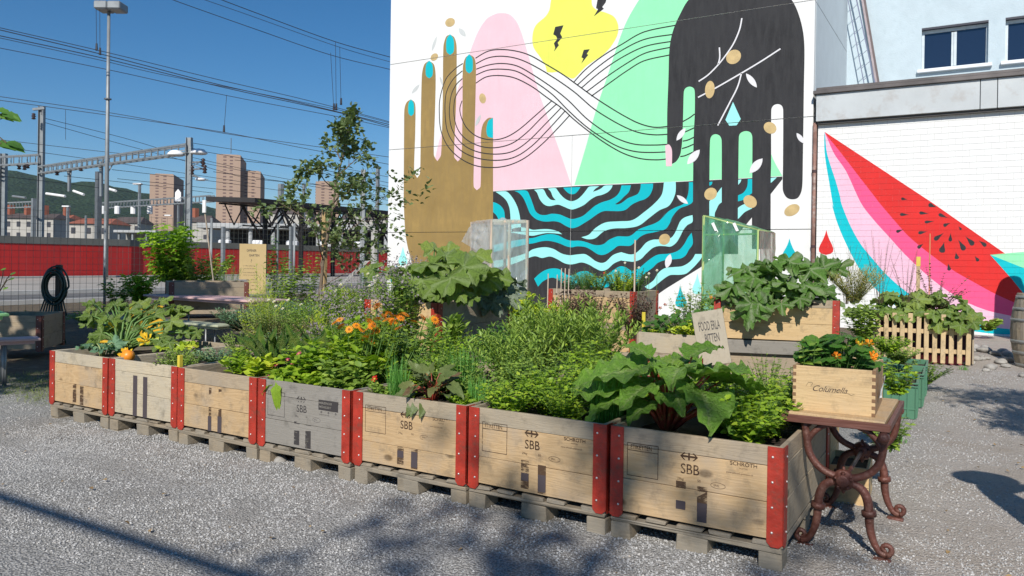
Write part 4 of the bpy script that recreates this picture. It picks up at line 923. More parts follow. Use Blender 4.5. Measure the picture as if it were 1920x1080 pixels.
me = bpy.data.meshes.new('wooded_hill'); me.from_pydata(V, [], [(j*NX+i, j*NX+i+1, (j+1)*NX+i+1, (j+1)*NX+i) for j in range(NY-1) for i in range(NX-1)]); me.materials.append(hillmat())
tag(link('wooded_hill', me), kind='structure')
# ---- wire fence between garden and road
FX = -15.6; fm = plain('mesh_wire', (.13, .14, .13), .5, .5)
fc = thing('wire_fence', 'tall wire mesh fence between the garden and the road', 'fence', (FX, 0, 0))
ys_ = [17.2-2.6*i for i in range(9)]
for i, y in enumerate(ys_):
    q = MB(); q.tube([(0, y, 0), (0, y, 2.25)], .028, 8); q.build('post', galv, fc, True)
q = MB()
y0, y1 = ys_[-1], ys_[0]
k = y0
while k <= y1+.001: q.box(-.002, .002, k-.0022, k+.0022, .05, 2.2); k += .13
z = .1
while z < 2.2: q.box(-.003, .001, y0, y1, z-.0022, z+.0022); z += .13
q.build('wire_mesh', fm, fc, kind='stuff')
ep = thing('fence_end_post', 'pale concrete fence post with slanting strut by the mural building', 'post', (-15.45, 17.6, 0))
cm_ = plain('post_concrete', (.42, .41, .39), .8, 0, .15, 4)
q = MB(); q.cbox(-.07, .07, -.07, .07, 0, 2.25, .01); q.beam((0, 0, 2.15), (-.35, -.45, 2.6), .1); q.build('post', cm_, ep)
q = MB(); q.beam((0, 0, 1.45), (-.75, -1.0, .3), .08); q.build('strut', cm_, ep)
# ------------------------------------------------------------------ crates and pallets
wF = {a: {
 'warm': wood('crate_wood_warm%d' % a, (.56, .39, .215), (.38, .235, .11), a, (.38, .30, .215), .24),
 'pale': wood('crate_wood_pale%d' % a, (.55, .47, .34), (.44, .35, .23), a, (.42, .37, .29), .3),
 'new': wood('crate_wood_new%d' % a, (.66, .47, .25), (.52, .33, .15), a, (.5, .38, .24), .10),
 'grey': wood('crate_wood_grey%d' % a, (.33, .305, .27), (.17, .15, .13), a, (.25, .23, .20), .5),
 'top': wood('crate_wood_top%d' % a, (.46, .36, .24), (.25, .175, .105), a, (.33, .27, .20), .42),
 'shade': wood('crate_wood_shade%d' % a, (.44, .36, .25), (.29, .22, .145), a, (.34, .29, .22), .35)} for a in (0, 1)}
palw = {a: wood('pallet_wood%d' % a, (.36, .29, .20), (.20, .15, .10), a, (.25, .22, .175), .42, rough=.85) for a in (0, 1)}
irn = plain('red_iron', (.37, .031, .016), .5, 0, .25, 13, .3, 40, dirt=(.19, .05, .03)); irn2 = plain('red_iron_old', (.27, .045, .035), .5, 0, .2, 5, .12, 25, dirt=(.20, .06, .045))
rvt = plain('rivet_zinc', (.62, .60, .56), .35, .6); ink = None
def inkmat(name, col, worn):
    if name in MC: return MC[name]
    t = NT(name); v = t.coord(); n = t.noise(t.mapping(v, (14, 14, 60), loc=rvec(t)), 1.5, 5, .7); n2 = t.noise(t.mapping(v, loc=rvec(t, 7)), 11, 4)
    f = t.ramp(t.math('ADD', t.math('MULTIPLY', n, .6), t.math('MULTIPLY', n2, .4)), [(worn-.05, (0,)*3), (worn+.06, (1,)*3)])
    p = t.pbr(col, .8, 0, .2); tr = t.n('ShaderNodeBsdfTransparent'); mx = t.n('ShaderNodeMixShader'); t.l(f, mx.inputs[0]); t.l(tr.outputs[0], mx.inputs[1]); t.l(p.outputs[0], mx.inputs[2])
    MC[name] = t.out(mx); return MC[name]
INK = inkmat('stencil_ink', (.055, .03, .018), .40); INKF = inkmat('stencil_ink_faint', (.14, .085, .045), .53); INKG = inkmat('stencil_ink_grey', (.05, .045, .045), .40); BURN = inkmat('slot_marks', (.085, .05, .03), .47); DARKM = inkmat('dark_slots', (.075, .06, .065), .2)
def text_geo(s, h, wx=1.0, shear=0, align='LEFT', spacing=1.0, off=.0):
    cu = bpy.data.curves.new('t', 'FONT'); cu.body = s; cu.size = 1; cu.align_x = align; cu.shear = shear; cu.space_character = spacing; cu.offset = off; cu.resolution_u = 3
    o = bpy.data.objects.new('t', cu); COL.objects.link(o)
    dg = bpy.context.evaluated_depsgraph_get(); dg.update(); me = bpy.data.meshes.new_from_object(o.evaluated_get(dg))
    V = [(v.co.x*h/.73*wx, v.co.y*h/.73) for v in me.vertices]; F = [tuple(p.vertices) for p in me.polygons]
    bpy.data.objects.remove(o); bpy.data.curves.remove(cu); bpy.data.meshes.remove(me); return V, F
TG = {}
class Print:                                              # flat print in the plane y = Y of a thing, x right, z up
    def __init__(s, Y=-.0012): s.mb = MB(); s.Y = Y
    def text(s, t, x, z, h, wx=1.0, **k):
        key = (t, h, wx, tuple(k.items()))
        if key not in TG: TG[key] = text_geo(t, h, wx, **k)
        V, F = TG[key]; s.mb.poly([Vector((x+a, s.Y, z+b)) for a, b in V], F)
    def rect(s, x0, x1, z0, z1): s.mb.poly([Vector(v) for v in ((x0, s.Y, z0), (x1, s.Y, z0), (x1, s.Y, z1), (x0, s.Y, z1))], [(0, 1, 2, 3)])
    def frame(s, x0, x1, z0, z1, t=.0025):
        s.rect(x0, x1, z1-t, z1); s.rect(x0, x1, z0, z0+t); s.rect(x0, x0+t, z0+t, z1-t); s.rect(x1-t, x1, z0+t, z1-t)
    def polyg(s, P):
        tr = tessellate_polygon([[Vector((x, z, 0)) for x, z in P]])
        f = []
        for a, b, c in tr:
            A = (P[b][0]-P[a][0])*(P[c][1]-P[a][1])-(P[b][1]-P[a][1])*(P[c][0]-P[a][0]); f.append((a, b, c) if A > 0 else (a, c, b))
        s.mb.poly([Vector((x, s.Y, z)) for x, z in P], f)
    def ring(s, cx, cz, rx, rz_, t=.002, n=24):
        for i in range(n):
            a, b = 6.2832*i/n, 6.2832*(i+1)/n
            s.mb.poly([Vector((cx+rx*math.cos(a), s.Y, cz+rz_*math.sin(a))), Vector((cx+(rx-t)*math.cos(a), s.Y, cz+(rz_-t)*math.sin(a))), Vector((cx+(rx-t)*math.cos(b), s.Y, cz+(rz_-t)*math.sin(b))), Vector((cx+rx*math.cos(b), s.Y, cz+rz_*math.sin(b)))], [(0, 3, 2, 1)])
    def logo(s, cx, cz, k):                               # two arrows with a cross between
        t = .16
        for g in (-1, 1):
            P = [(g*1.5, 0), (g*.85, .62), (g*.6, .62), (g*1.05, t), (0, t), (0, -t), (g*1.05, -t), (g*.6, -.62), (g*.85, -.62)]
            s.polyg([(cx+x*k, cz+z*k) for x, z in (P if g > 0 else list(reversed(P)))])
        s.rect(cx-t*k*.9, cx+t*k*.9, cz+t*k, cz+.6*k); s.rect(cx-t*k*.9, cx+t*k*.9, cz-.6*k, cz-t*k)
    def done(s, name, mat, parent):
        if s.mb.f: return s.mb.build(name, mat, parent)
IRON = {}
def iron_mesh(h, mat, key):
    k = (h, key)
    if k in IRON: return IRON[k]
    q = MB(); w, t, b = .064, .0035, .03
    # front flange (x>0, y<0 side) and side flange, bottoms clipped at a slant
    for M in (Matrix.Identity(4), Matrix(((0, 1, 0, 0), (1, 0, 0, 0), (0, 0, 1, 0), (0, 0, 0, 1)))):
        P = [(-t*2.2, h), (w, h), (w, -b+.02), (w-.018, -b), (.012, -b), (-t*2.2, -b+.018)]
        fr_ = [M@Vector((x, -t*2.2, z)) for x, z in P]; bk_ = [M@Vector((x, -t*.5, z)) for x, z in P]
        n = len(P); q.poly(fr_+bk_, [tuple(range(n-1, -1, -1)), tuple(range(n, 2*n))]+[(i, (i+1) % n, (i+1) % n+n, i+n) for i in range(n)])
    IRON[k] = q.mesh('corner_iron', mat); return IRON[k]
def rivet_mesh(h, key='r'):
    if (h, key) in IRON: return IRON[(h, key)]
    q = MB(); t = .0077
    for i in range(4):
        z = h*(.08+.27*i)
        for sx in (0, 1):
            M = Matrix.Rotation(R(90), 4, 'X') if sx == 0 else Matrix.Rotation(R(-90), 4, 'Y')
            q.lathe([(.0062, -.001), (.0055, .002), (.003, .0042), (.0008, .005)], 8, c=(.042, -t, z) if sx == 0 else (-t, .042, z), M=M)
    IRON[(h, key)] = q.mesh('rivets', rvt, True); return IRON[(h, key)]
soilm = plain('soil', (.045, .030, .020), .95, 0, .3, 12, .9, 40)
def crate(label, loc, rz, w=.8, d=1.2, h=.42, front='warm', side='shade', top='top', planks=(.085, .165, .17), iron=irn, soil=.07, group=None, name='planter_crate', hole=None, sag=0):
    o = thing(name, label, 'planter', loc, rz, group)
    t = .022; Z = h
    for k, hh in enumerate(planks):
        hh = hh/sum(planks)*h; z1 = Z; z0 = Z-hh+.0015; Z -= hh
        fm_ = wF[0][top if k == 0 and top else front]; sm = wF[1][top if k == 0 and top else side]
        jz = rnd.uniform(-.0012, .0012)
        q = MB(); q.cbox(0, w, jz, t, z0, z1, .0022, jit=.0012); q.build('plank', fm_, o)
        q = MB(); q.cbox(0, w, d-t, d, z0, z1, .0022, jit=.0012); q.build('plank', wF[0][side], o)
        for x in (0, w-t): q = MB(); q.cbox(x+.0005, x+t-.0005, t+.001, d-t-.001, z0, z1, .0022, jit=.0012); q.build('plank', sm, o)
    for i, (x, y, a) in enumerate(((0, 0, 0), (w, 0, 90), (w, d, 180), (0, d, 270))):
        c = link('corner_iron', iron_mesh(h, iron, iron.name), o, (x, y, 0), (0, 0, R(a))); link('rivets', rivet_mesh(h), c)
    if soil is not None:
        q = MB(); n = 10; P = []
        for j in range(n+1):
            for i in range(n+1): P.append((t+(w-2*t)*i/n, t+(d-2*t)*j/n, h-soil+.02*noise.noise(Vector((i*.7+loc[0], j*.7, 2)))))
        q.poly(P, [(j*(n+1)+i, j*(n+1)+i+1, (j+1)*(n+1)+i+1, (j+1)*(n+1)+i) for j in range(n) for i in range(n)]); q.build('soil', soilm, o, True)
    if hole:
        q = MB(); x, z = hole; P = [Vector((x+.055*math.cos(a)+(.03 if math.cos(a) > 0 else -.03), -.0018, z+.014*math.sin(a))) for a in [6.2832*i/20 for i in range(20)]]
        q.poly(P, [tuple(range(20))]); q.build('hand_hole_patch', plain('hole_dark', (.01, .008, .006), 1), o)  # flat dark oval on the board, coloured like the unlit inside of a hole
    return o
PALM = {}
def pallet(label, loc, rz=0, w=.8, d=1.2):
    o = thing('pallet', label, 'pallet', loc, rz, 'pallets under the front row of crates')
    def P(name, ax, x0, x1, y0, y1, z0, z1): q = MB(); q.cbox(x0, x1, y0, y1, z0, z1, .004, jit=.004); q.build(name, palw[ax], o)
    g = .0
    for i, x in enumerate((g, .178, .3275, .4775, w-g-.13)): P('deck_board', 1, x, x+(.13 if i in (0, 4) else .125 if i == 2 else .10), g, d-g, .1225, .144)
    for y in (g, .5275, d-g-.145): P('cross_board', 0, g, w-g, y, y+.145, .1, .122)
    for x, ww in ((g, .10), (.3275, .145), (w-g-.10, .10)):
        for y in (g, .5275, d-g-.145): P('block', 0, x, x+ww, y+.002, y+.143, .022, .0995)
        P('bottom_board', 1, x, x+ww, g, d-g, 0, .0215)
    return o
names = ['first planter crate at the left end of the front row, faint faded stencils', 'second planter crate of the front row, pale with two long dark slots', 'third planter crate of the front row, warm wood with two short dark marks', 'grey weathered planter crate in the front row with the leaf shadow', 'fifth planter crate of the front row, stencilled, dark leaves hanging over', 'sixth planter crate of the front row, next to the rhubarb crate', 'nearest planter crate at the right end of the front row, holding rhubarb']
kinds = ['warm', 'pale', 'warm', 'grey', 'warm', 'warm', 'warm']
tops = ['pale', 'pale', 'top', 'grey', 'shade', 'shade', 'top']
fx_ = [(-6.475, 3.455, .0), (-5.655, 3.46, .012), (-4.82, 3.455, 0), (-3.99, 3.452, -.008), (-3.158, 3.448, .006), (-2.335, 3.45, -.004), (-1.507, 3.452, .004)]
crates = []
for i in range(7):
    x, y, a = fx_[i]; z = .148
    pallet('wooden pallet under the '+['first crate at the left end', 'second pale crate', 'third crate', 'grey weathered crate', 'fifth stencilled crate', 'sixth stencilled crate', 'nearest crate, at the right end'][i]+' of the front row' if i < 6 else 'wooden pallet under the nearest crate at the right end of the row', (x, y, -.008), a)
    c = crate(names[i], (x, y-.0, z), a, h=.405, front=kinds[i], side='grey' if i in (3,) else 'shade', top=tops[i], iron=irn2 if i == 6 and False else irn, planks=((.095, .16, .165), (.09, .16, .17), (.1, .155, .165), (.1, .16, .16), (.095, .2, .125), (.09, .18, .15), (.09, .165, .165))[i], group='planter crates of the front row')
    crates.append(c)
    k = INKG if i == 3 else INK; p = Print()
    if i in (3, 4, 5, 6, 0):
        kk = INKF if i == 0 else k
        p.frame(.082, .238, .178, .335, .0028); p.rect(.085, .235, .298, .3008); p.text('ETIKETTEN', .098, .307, .022, .72)
        if i != 0:
            p.logo(.385, .308, .028); p.text('SBB', .345, .228, .048, .86, off=.006)
            p.text('29kg', .330, .196, .012); p.text('50', .425, .198, .012); p.ring(.52, .196, .034, .014); p.text('EPAL', .500, .191, .010, .9)
        if i == 3:
            P3 = Print(); P3.rect(.535, .70, .262, .325); P3.done('stencil_plate', INKG, c)
            P4 = Print(-.0022); P4.text('HOLZINGER', .543, .300, .014, 1.0, off=.01); P4.text('MÖHSLERT', .543, .276, .014, 1.05, off=.01); P4.done('stencil_lettering', wF[0]['grey'], c)
            p.text('Holzverarbeitung', .54, .232, .009); [p.ring(.56+.06*q_, .25, .007, .007, .004, 10) for q_ in range(3)]
        else:
            p.text('SCHROTH', .572, .300, .018, 1.05, off=.012); p.text('PALETTEN', .612, .286, .006); p.text('www.schroth-paletten.ch', .555, .262, .0085, 1.0)
    p.done('stencil_print', INKF if i == 0 else k, c)
    def marks(R4, name, mat, Y):
        for r in R4: b = Print(Y); b.rect(*r); b.done(name, mat, c)
    if i == 1: marks([(.285, .335, .0, .30), (.405, .455, .0, .30)], 'dark_slot', DARKM, -.0009)
    elif i == 2:
        marks([(.325, .352, .10, .295), (.425, .457, .11, .295)], 'burn_mark', BURN, -.0009); marks([(.318, .355, .0, .10), (.418, .46, .0, .11)], 'dark_slot', DARKM, -.0011)
    else:
        t_ = (.165, .155) if i != 6 else (.19, .18); marks([(.325, .372, .02, t_[0]), (.425, .472, .01, t_[1])], 'burn_mark', BURN if i != 3 else INKG, -.0009)
        if i in (4, 5, 6): marks([(.326, .371, .06, .10), (.426, .471, .018, .105)], 'dark_slot', DARKM, -.0014)
q = MB(); q.cbox(.79, .815, -.03, .0, .36, .50, .002); tag(q.build('yellow_marker', plain('marker_yellow', (.62, .50, .05))), 'small yellow wooden marker between the second and third crate', 'marker').location = (-5.655, 3.50, .135)
# second row and the taller ones
crate('low planter crate behind the third front crate, red corner showing', (-6.70, 5.62, .135), .0, group='crates further back', front='pale')
crate('low planter crate hidden by herbs behind the grey crate', (-5.75, 5.55, .135), .02, front='pale', group='crates further back')
crate('low planter crate hidden by herbs behind the fifth crate', (-3.60, 5.0, .135), .0, front='warm', group='crates further back')
crate('low planter crate hidden by herbs behind the sixth crate', (-2.75, 5.10, .135), .0, front='warm', group='crates further back')
crate('lower frame under the squash crate in the middle of the garden', (-4.69, 5.24, .135), .0, front='new', soil=None, group='crates further back', name='crate_frame')
crate('raised planter crate with big squash leaves in the middle of the garden', (-4.69, 5.24, .556), .0, front='new', top=None, planks=(.21, .21), group='crates further back')
bR = Vector((-3.87, 9.54, 0)); a = -.03; wB = .9
def pxx(p): d = p-CAM; return 960+F_PX*d.dot(RT)/d.dot(FW)
while pxx(Vector((bR.x-wB*math.cos(a), bR.y-wB*math.sin(a), .9))) > 1030 and wB < 1.6: wB += .01
bL = Vector((bR.x-wB*math.cos(a), bR.y-wB*math.sin(a), 0))
crate('lower frame of the herb crate in front of the wave mural', (bL.x, bL.y, .10), a, w=wB, d=.8, front='new', soil=None, group='crates further back', name='crate_frame')
cB = crate('raised herb crate with red corners in front of the wave mural', (bL.x, bL.y, .525), a, w=wB, d=.8, h=.43, front='new', top='top', side='shade', group='crates further back', hole=(.28, .39))
p = Print(-.0012)
bL2 = Vector((-2.33, 7.93, 0)); bR2 = Vector((-1.17, 8.27, 0)); a2 = math.atan2(bR2.y-bL2.y, bR2.x-bL2.x)
cC = crate('raised pale crate with overflowing zucchini beside the green plastic shelter', (bL2.x, bL2.y, .575), a2, w=1.2, d=.8, h=.415, front='new', top='top', side='grey', planks=(.08, .165, .17), group='crates further back', hole=(.93, .375))
o = thing('timber_plinth', 'grey plank plinth carrying the pale zucchini crate', 'plinth', (bL2.x, bL2.y, 0), a2)
for z0, z1, y, mt in ((.43, .565, -.03, 'grey'), (.20, .427, .02, 'top'), (.0, .197, .02, 'top')): q = MB(); q.cbox(-.02, 1.22, y, .8, z0, z1, .006); q.build('plank', wF[0][mt], o)
# low box with nasturtiums
nL = G(1197, 622, .60); nR = G(1347, 632, .60); a3 = math.atan2(nR.y-nL.y, nR.x-nL.x); wn_ = (nR-nL).length
o = thing('low_planter_box', 'low plain wooden box with nasturtiums left of the pale zucchini crate', 'planter', (nL.x, nL.y, .18), a3)
for k in range(2): q = MB(); q.cbox(0, wn_, 0, .025, .21*k, .21*k+.208, .003, jit=.001); q.build('plank', wF[0]['pale' if k else 'top'], o)
for x in (-.02, wn_): q = MB(); q.cbox(x, x+.02, 0, .5, 0, .42, .003); q.build('end_board', wF[1]['top'], o)
q = MB(); q.cbox(0, wn_, .475, .5, 0, .41, .003); q.build('back_board', wF[0]['shade'], o)
q = MB(); q.box(0, wn_, .025, .475, .3, .36); q.build('soil', soilm, o)
q = MB(); q.cbox(-.05, wn_+.05, -.03, .52, -.18, -.002, .01); tag(q.build('timber_sleeper', wF[0]['grey']), 'dark grey timber base under the low nasturtium box', 'timber').matrix_world = Matrix.Translation((nL.x, nL.y, .18)) @ Matrix.Rotation(a3, 4, 'Z')
# leaning notice board
s0 = DD(1313, 694, 7.35); sb = thing('notice_board', 'leaning wooden notice board with tall black lettering between the rhubarb and the nasturtium box', 'sign', (s0.x, s0.y, s0.z+.03), a3+.25)
Ms = Matrix.Rotation(R(-10), 4, 'X') @ Matrix.Rotation(R(11), 4, 'Y')
Ms = Matrix.Rotation(R(-11), 4, 'Y') @ Matrix.Rotation(R(-9), 4, 'X')
q = MB(); q.cbox(0, .29, 0, .03, 0, .52, .003, Ms); q.build('board', wood('sign_board', (.48, .42, .32), (.38, .32, .23), 2, (.40, .35, .27), .3, False), sb)
p = Print(-.0016); p.text('FOOD ERLA', .045, .335, .09, .30, off=.008); p.text('BITTEN', .085, .220, .085, .36, off=.008); p.text('VI', .135, .145, .03, 1.0)
o = p.done('lettering', plain('sign_ink', (.05, .045, .04)), sb)
for v in o.data.vertices: v.co = Ms @ v.co
# cardboard notice on the fence
n0 = DD(448, 551, 17.2); n1 = DD(498, 551, 17.2); nt_ = DD(448, 457, 17.2)
W_, H_ = (n1-n0).length, nt_.z-n0.z
nb = thing('cardboard_notice', 'tan cardboard notice with handwriting, lower left corner cut away, in front of the red wall', 'sign', (n0.x, n0.y, n0.z), YAW)
q = MB(); P = [(W_*.36, 0), (W_, 0), (W_, H_), (0, H_), (0, H_*.29), (W_*.36, H_*.29)]
q.poly([(x, 0, z) for x, z in P]+[(x, .012, z) for x, z in P], [(0, 1, 2, 3, 4, 5), (11, 10, 9, 8, 7, 6)]+[(i, i+6, (i+1) % 6+6, (i+1) % 6) for i in range(6)]); q.build('card', plain('cardboard', (.50, .37, .18), .8, 0, .06, 3), nb)
p = Print(-.002); kk = W_/.6
p.text('OFFENER', W_*.27, H_*.845, .055*kk, .7, off=.01); p.text('GARTEN', W_*.36, H_*.75, .055*kk, .8, off=.01); p.text('?', W_*.42, H_*.63, .075*kk, 1)
for i, (tx, x, z) in enumerate((('ist offen jeden tag', .14, .555), ('von früh bis spät', .16, .50), ('bitte schliesst das tor', .14, .42), ('nehmt nur was ihr esst', .14, .37), ('giesst mit', .42, .28), ('am abend', .42, .23), ('dann', .46, .165), ('gedeiht es', .42, .09))): p.text(tx, W_*x, H_*z, .022*kk, 1.25)
p.done('lettering', plain('sign_ink', (.05, .045, .04)), nb)
q = MB(); q.tube([(W_*.3, .03, -.35-n0.z*.0), (W_*.3, .03, H_*.9)], .02, 6); q.tube([(W_*.3, .03, -n0.z), (W_*.3, .03, -.3)], .02, 6); q.build('stake', wF[0]['shade'], nb)
# ------------------------------------------------------------------ cast iron table and the box on it
ci = plain('cast_iron_brown', (.12, .042, .030), .5, .15, .45, 9, .6, 55, dirt=(.19, .095, .07))
tb = thing('iron_table', 'small table with curled reddish brown cast iron legs at the right end of the crates', 'table', (-.52, 4.2, 0))
def curl(cx, cz, r0, r1, a0, a1, n=14): return [(cx+(r0+(r1-r0)*i/n)*math.cos(a0+(a1-a0)*i/n), cz+(r0+(r1-r0)*i/n)*math.sin(a0+(a1-a0)*i/n)) for i in range(n+1)]
def legset(y):
    parts = []
    for g in (-1, 1):
        low = [(0, .33), (.05*g, .335), (.105*g, .315), (.135*g, .27), (.145*g, .21), (.15*g, .15), (.17*g, .09), (.205*g, .045), (.24*g, .035)]; low = [(a_*.76, b_) for a_, b_ in low]
        sc_ = [(.182*g+a*g, .035+b) for a, b in curl(0, .028, .028, .008, -math.pi/2, math.pi*1.6)]
        q = MB(); P = [Vector((x, y, z)) for x, z in spline(low, False, 4)+[(x, z) for x, z in sc_]]
        n = len(P); q.tube(P, [.0150+.0055*math.sin(math.pi*min(1, i/(n*.55))) if i < n*.6 else .0150-.006*(i-n*.6)/(n*.4) for i in range(n)], 10); 
        q.cbox(.165*g-.04, .165*g+.04, y-.022, y+.022, 0, .022, .006)
        q.tube([(.108*g, y, .225), (.111*g, y, .20)], .032, 10); q.build('leg', ci, tb, True)
        up_ = [(0, .36), (.05*g, .365), (.11*g, .395), (.15*g, .45), (.165*g, .52), (.175*g, .60)]
        q = MB(); P = [Vector((x, y, z)) for x, z in spline(up_, False, 4)]; q.tube(P, [.0175]*len(P), 10)
        P = [Vector((x, y, z)) for x, z in spline([(.165*g, .50), (.14*g, .545), (.10*g, .585), (.06*g, .60)], False, 4)]; q.tube(P, .014, 8); q.build('upper_arm', ci, tb, True)
    q = MB(); M = Matrix.Rotation(R(90), 4, 'X'); q.lathe([(.002, -.028), (.030, -.028), (.030, -.020), (.044, -.018), (.050, .0), (.044, .018), (.030, .020), (.030, .032), (.022, .036), (.002, .036)], 20, c=(0, y, .348), M=M)
    for k in range(5):
        an_ = k*2*math.pi/5+.3; q.lathe([(.002, -.01), (.011, 0), (.002, .012)], 8, c=(.034*math.cos(an_), y-.024, .348+.034*math.sin(an_)), M=M)
    q.tube([(0, y, .39), (0, y, .41)], [.012, .004], 8); q.tube([(0, y, .306), (0, y, .285)], [.014, .004], 8); q.build('medallion', ci, tb, True)
legset(-.335); legset(.335)
q = MB()
for x in (-.13, .13): q.tube([(x*1.2, -.335, .585), (x*1.2, .335, .585)], .009, 6)
q.tube([(0, -.335, .348), (0, .335, .348)], .010, 8); q.build('tie_rod', ci, tb, True)
q = MB(); q.cbox(-.27, .19, -.37, .37, .600, .612, .004); 
for y0, y1, x0, x1 in ((-.375, -.355, -.275, .195), (.355, .375, -.275, .195), (-.355, .355, -.275, -.255), (-.355, .355, .175, .195)): q.cbox(x0, x1, y0, y1, .598, .632, .003, jit=.002)
q.build('table_frame', wood('dark_frame', (.17, .07, .05), (.08, .035, .028), 0, None, 0, False, .5), tb)
q = MB(); q.cbox(-.25, .17, -.35, .35, .614, .640, .004, jit=.002); q.build('table_top', wF[1]['warm'], tb)
for z in (0,):
    for y in (-.39, .39): q = MB(); q.lathe([(.012, -.03), (.024, -.02), (.026, 0), (.024, .02), (.012, .03)], 10, c=(.17, y, .575), M=Matrix.Rotation(R(90), 4, 'X')); q.build('knob', ci, tb, True)
# finger jointed box
bx = thing('wooden_wine_box', 'finger jointed wooden box with script lettering standing on the iron table', 'box', (-.765, 3.93, .640), .035)
bw2, bd2, bh2, t = .365, .52, .215, .015
wbx = wood('wine_box', (.64, .46, .25), (.50, .33, .16), 0, (.5, .38, .24), .12, False); wbx1 = wood('wine_box_side', (.42, .27, .15), (.28, .17, .09), 1, None, 0, False); wbe = plain('endgrain', (.20, .11, .055), .8, 0, .2, 20)
q = MB(); q.cbox(.0, bw2, 0, t, 0, bh2, .0015); q.build('front_board', wbx, bx)
q = MB(); q.cbox(.0, bw2, bd2-t, bd2, 0, bh2, .0015); q.build('back_board', wbx, bx)
for x in (0.0005, bw2-t-.0005): q = MB(); q.cbox(x, x+t, t+.001, bd2-t-.001, 0, bh2-.001, .0015); q.build('side_board', wbx1, bx)
q = MB(); q.box(t, bw2-t, t, bd2-t, .002, .012); q.build('bottom', wbx1, bx); q = MB(); q.box(t+.001, bw2-t-.001, t+.001, bd2-t-.001, .012, .165); q.build('soil', soilm, bx)
q = MB(); nf = 13
for k in range(nf):
    if k % 2: continue
    z0 = bh2*k/nf; z1 = bh2*(k+1)/nf
    q.box(-.0012, t, -.0012, .004, z0, z1); q.box(bw2-t, bw2+.0012, -.0012, .004, z0, z1)
q.build('finger_joint', wbe, bx, kind='stuff')
p = Print(-.0012); p.text('Columella', .085, .098, .030, 1.02, shear=.45, spacing=.92, off=-.006); ii = inkmat('script_ink', (.06, .045, .04), .15); p.done('script_lettering', ii, bx)
q = MB(); S = [(.060, -.0014, .118), (.072, -.0014, .138), (.092, -.0014, .136), (.082, -.0014, .118)]; q.tube(S, .0007, 4); S = [(.245, -.0014, .100), (.262, -.0014, .093), (.276, -.0014, .098)]; q.tube(S, .0007, 4); q.build('flourish', ii, bx)
hd = thing('white_plastic_label', 'crumpled white plastic tag on the side of the lettered box', 'tag', (-.768+bw2+.002, 4.06, .71), .035)
q = MB(); wq = []
for j in range(6):
    for i in range(5): wq.append((.006+.014*noise.noise(Vector((i*.8, j*.9, 4)))+.004*j, i*.022, j*.022))
q.poly(wq, [(j*5+i, j*5+i+1, (j+1)*5+i+1, (j+1)*5+i) for j in range(5) for i in range(4)]); q.build('sheet', plain('white_film', (.75, .74, .72), .3), hd)
# wooden boxes on the ground below and behind the table
for l, c, rz, s in (('pale wooden box on the gravel behind the iron table', (-.83, 4.66, 0), .06, (.33, .40, .22)), ('taller pale wooden box standing between the crate and the table', (-1.02, 4.80, 0), .03, (.30, .4, .50))):
    o = thing('wooden_box', l, 'box', c, rz)
    for x0, x1, y0, y1, ax in ((0, s[0], 0, .015, 0), (0, s[0], s[1]-.015, s[1], 0), (0.0005, .0145, .016, s[1]-.016, 1), (s[0]-.0145, s[0]-.0005, .016, s[1]-.016, 1)):
        for k in range(2): q = MB(); q.cbox(x0, x1, y0, y1, s[2]/2*k, s[2]/2*(k+1)-.002, .002); q.build('board', wF[ax]['new'], o)
    q = MB(); q.box(.016, s[0]-.016, .016, s[1]-.016, .01, s[2]-.04); q.build('soil', soilm, o)
# green plastic crates
gp = plain('green_plastic', (.075, .20, .12), .5, 0, .08, 3); gpd = plain('green_plastic_dark', (.025, .06, .04), .6)
def plastic_crate(label, loc, rz, w=.4, d=.6, h=.30):
    o = thing('plastic_crate', label, 'crate', loc, rz, 'green plastic crates behind the iron table')
    q = MB(); t = .012
    q.box(0, w, 0, d, 0, .012)
    for (x0, x1, y0, y1) in ((0, w, 0, t), (0, w, d-t, d), (0, t, t, d-t), (w-t, w, t, d-t)): q.box(x0, x1, y0, y1, .012, h-.04)
    q.build('shell', gp, o)
    q = MB()
    q.cbox(-.014, w+.014, -.014, .004, h-.04, h-.028, .002); q.cbox(-.014, w+.014, -.018, .002, h-.012, h, .002); q.cbox(-.014, w+.014, d-.004, d+.014, h-.04, h, .003); q.cbox(-.014, .004, 0.005, d-.005, h-.04, h, .003); q.cbox(w-.004, w+.014, .005, d-.005, h-.04, h-.028, .003); q.cbox(w-.004, w+.018, .005, d-.005, h-.012, h, .003); q.cbox(-.004, w+.004, -.006, -.0005, .08, .095, .001); q.cbox(w+.0005, w+.008, 0, d, .08, .095, .001); q.build('rim', gp, o)
    for x in [0.0+w*i/7 for i in range(8)]:
        q = MB(); q.cbox(max(0, x-.006), min(w, x+.006), -.012, -.0005, .01, h-.042, .001); q.build('rib', gp, o)
    for y in [d*i/8 for i in range(9)]:
        q = MB(); q.cbox(w+.0005, w+.012, max(0, y-.006), min(d, y+.006), .01, h-.042, .001); q.build('rib', gp, o)
    q = MB(); q.box(.013, w-.013, .013, d-.013, .02, h-.05); q.build('soil', soilm, o)
    return o
P_ = [((-.86, 7.55, 0), .04), ((-.78, 8.35, 0), .03), ((-1.3, 7.7, 0), .03), ((-1.25, 8.5, 0), .02), ((-.86, 7.55, .302), .04)]
plastic_crate('nearest green plastic crate behind the iron table, on the gravel', (-.89, 7.62, 0), .04, w=.44, h=.32)
plastic_crate('farthest green plastic crate before the picket bed', (-.95, 9.0, 0), .03, w=.5, h=.32)
plastic_crate('second green plastic crate of the line, behind the stacked pair', (-.90, 8.30, 0), .03, w=.46, h=.32)
plastic_crate('left green plastic crate in front of the pale zucchini crate', (-1.42, 7.35, 0), .03, h=.42)
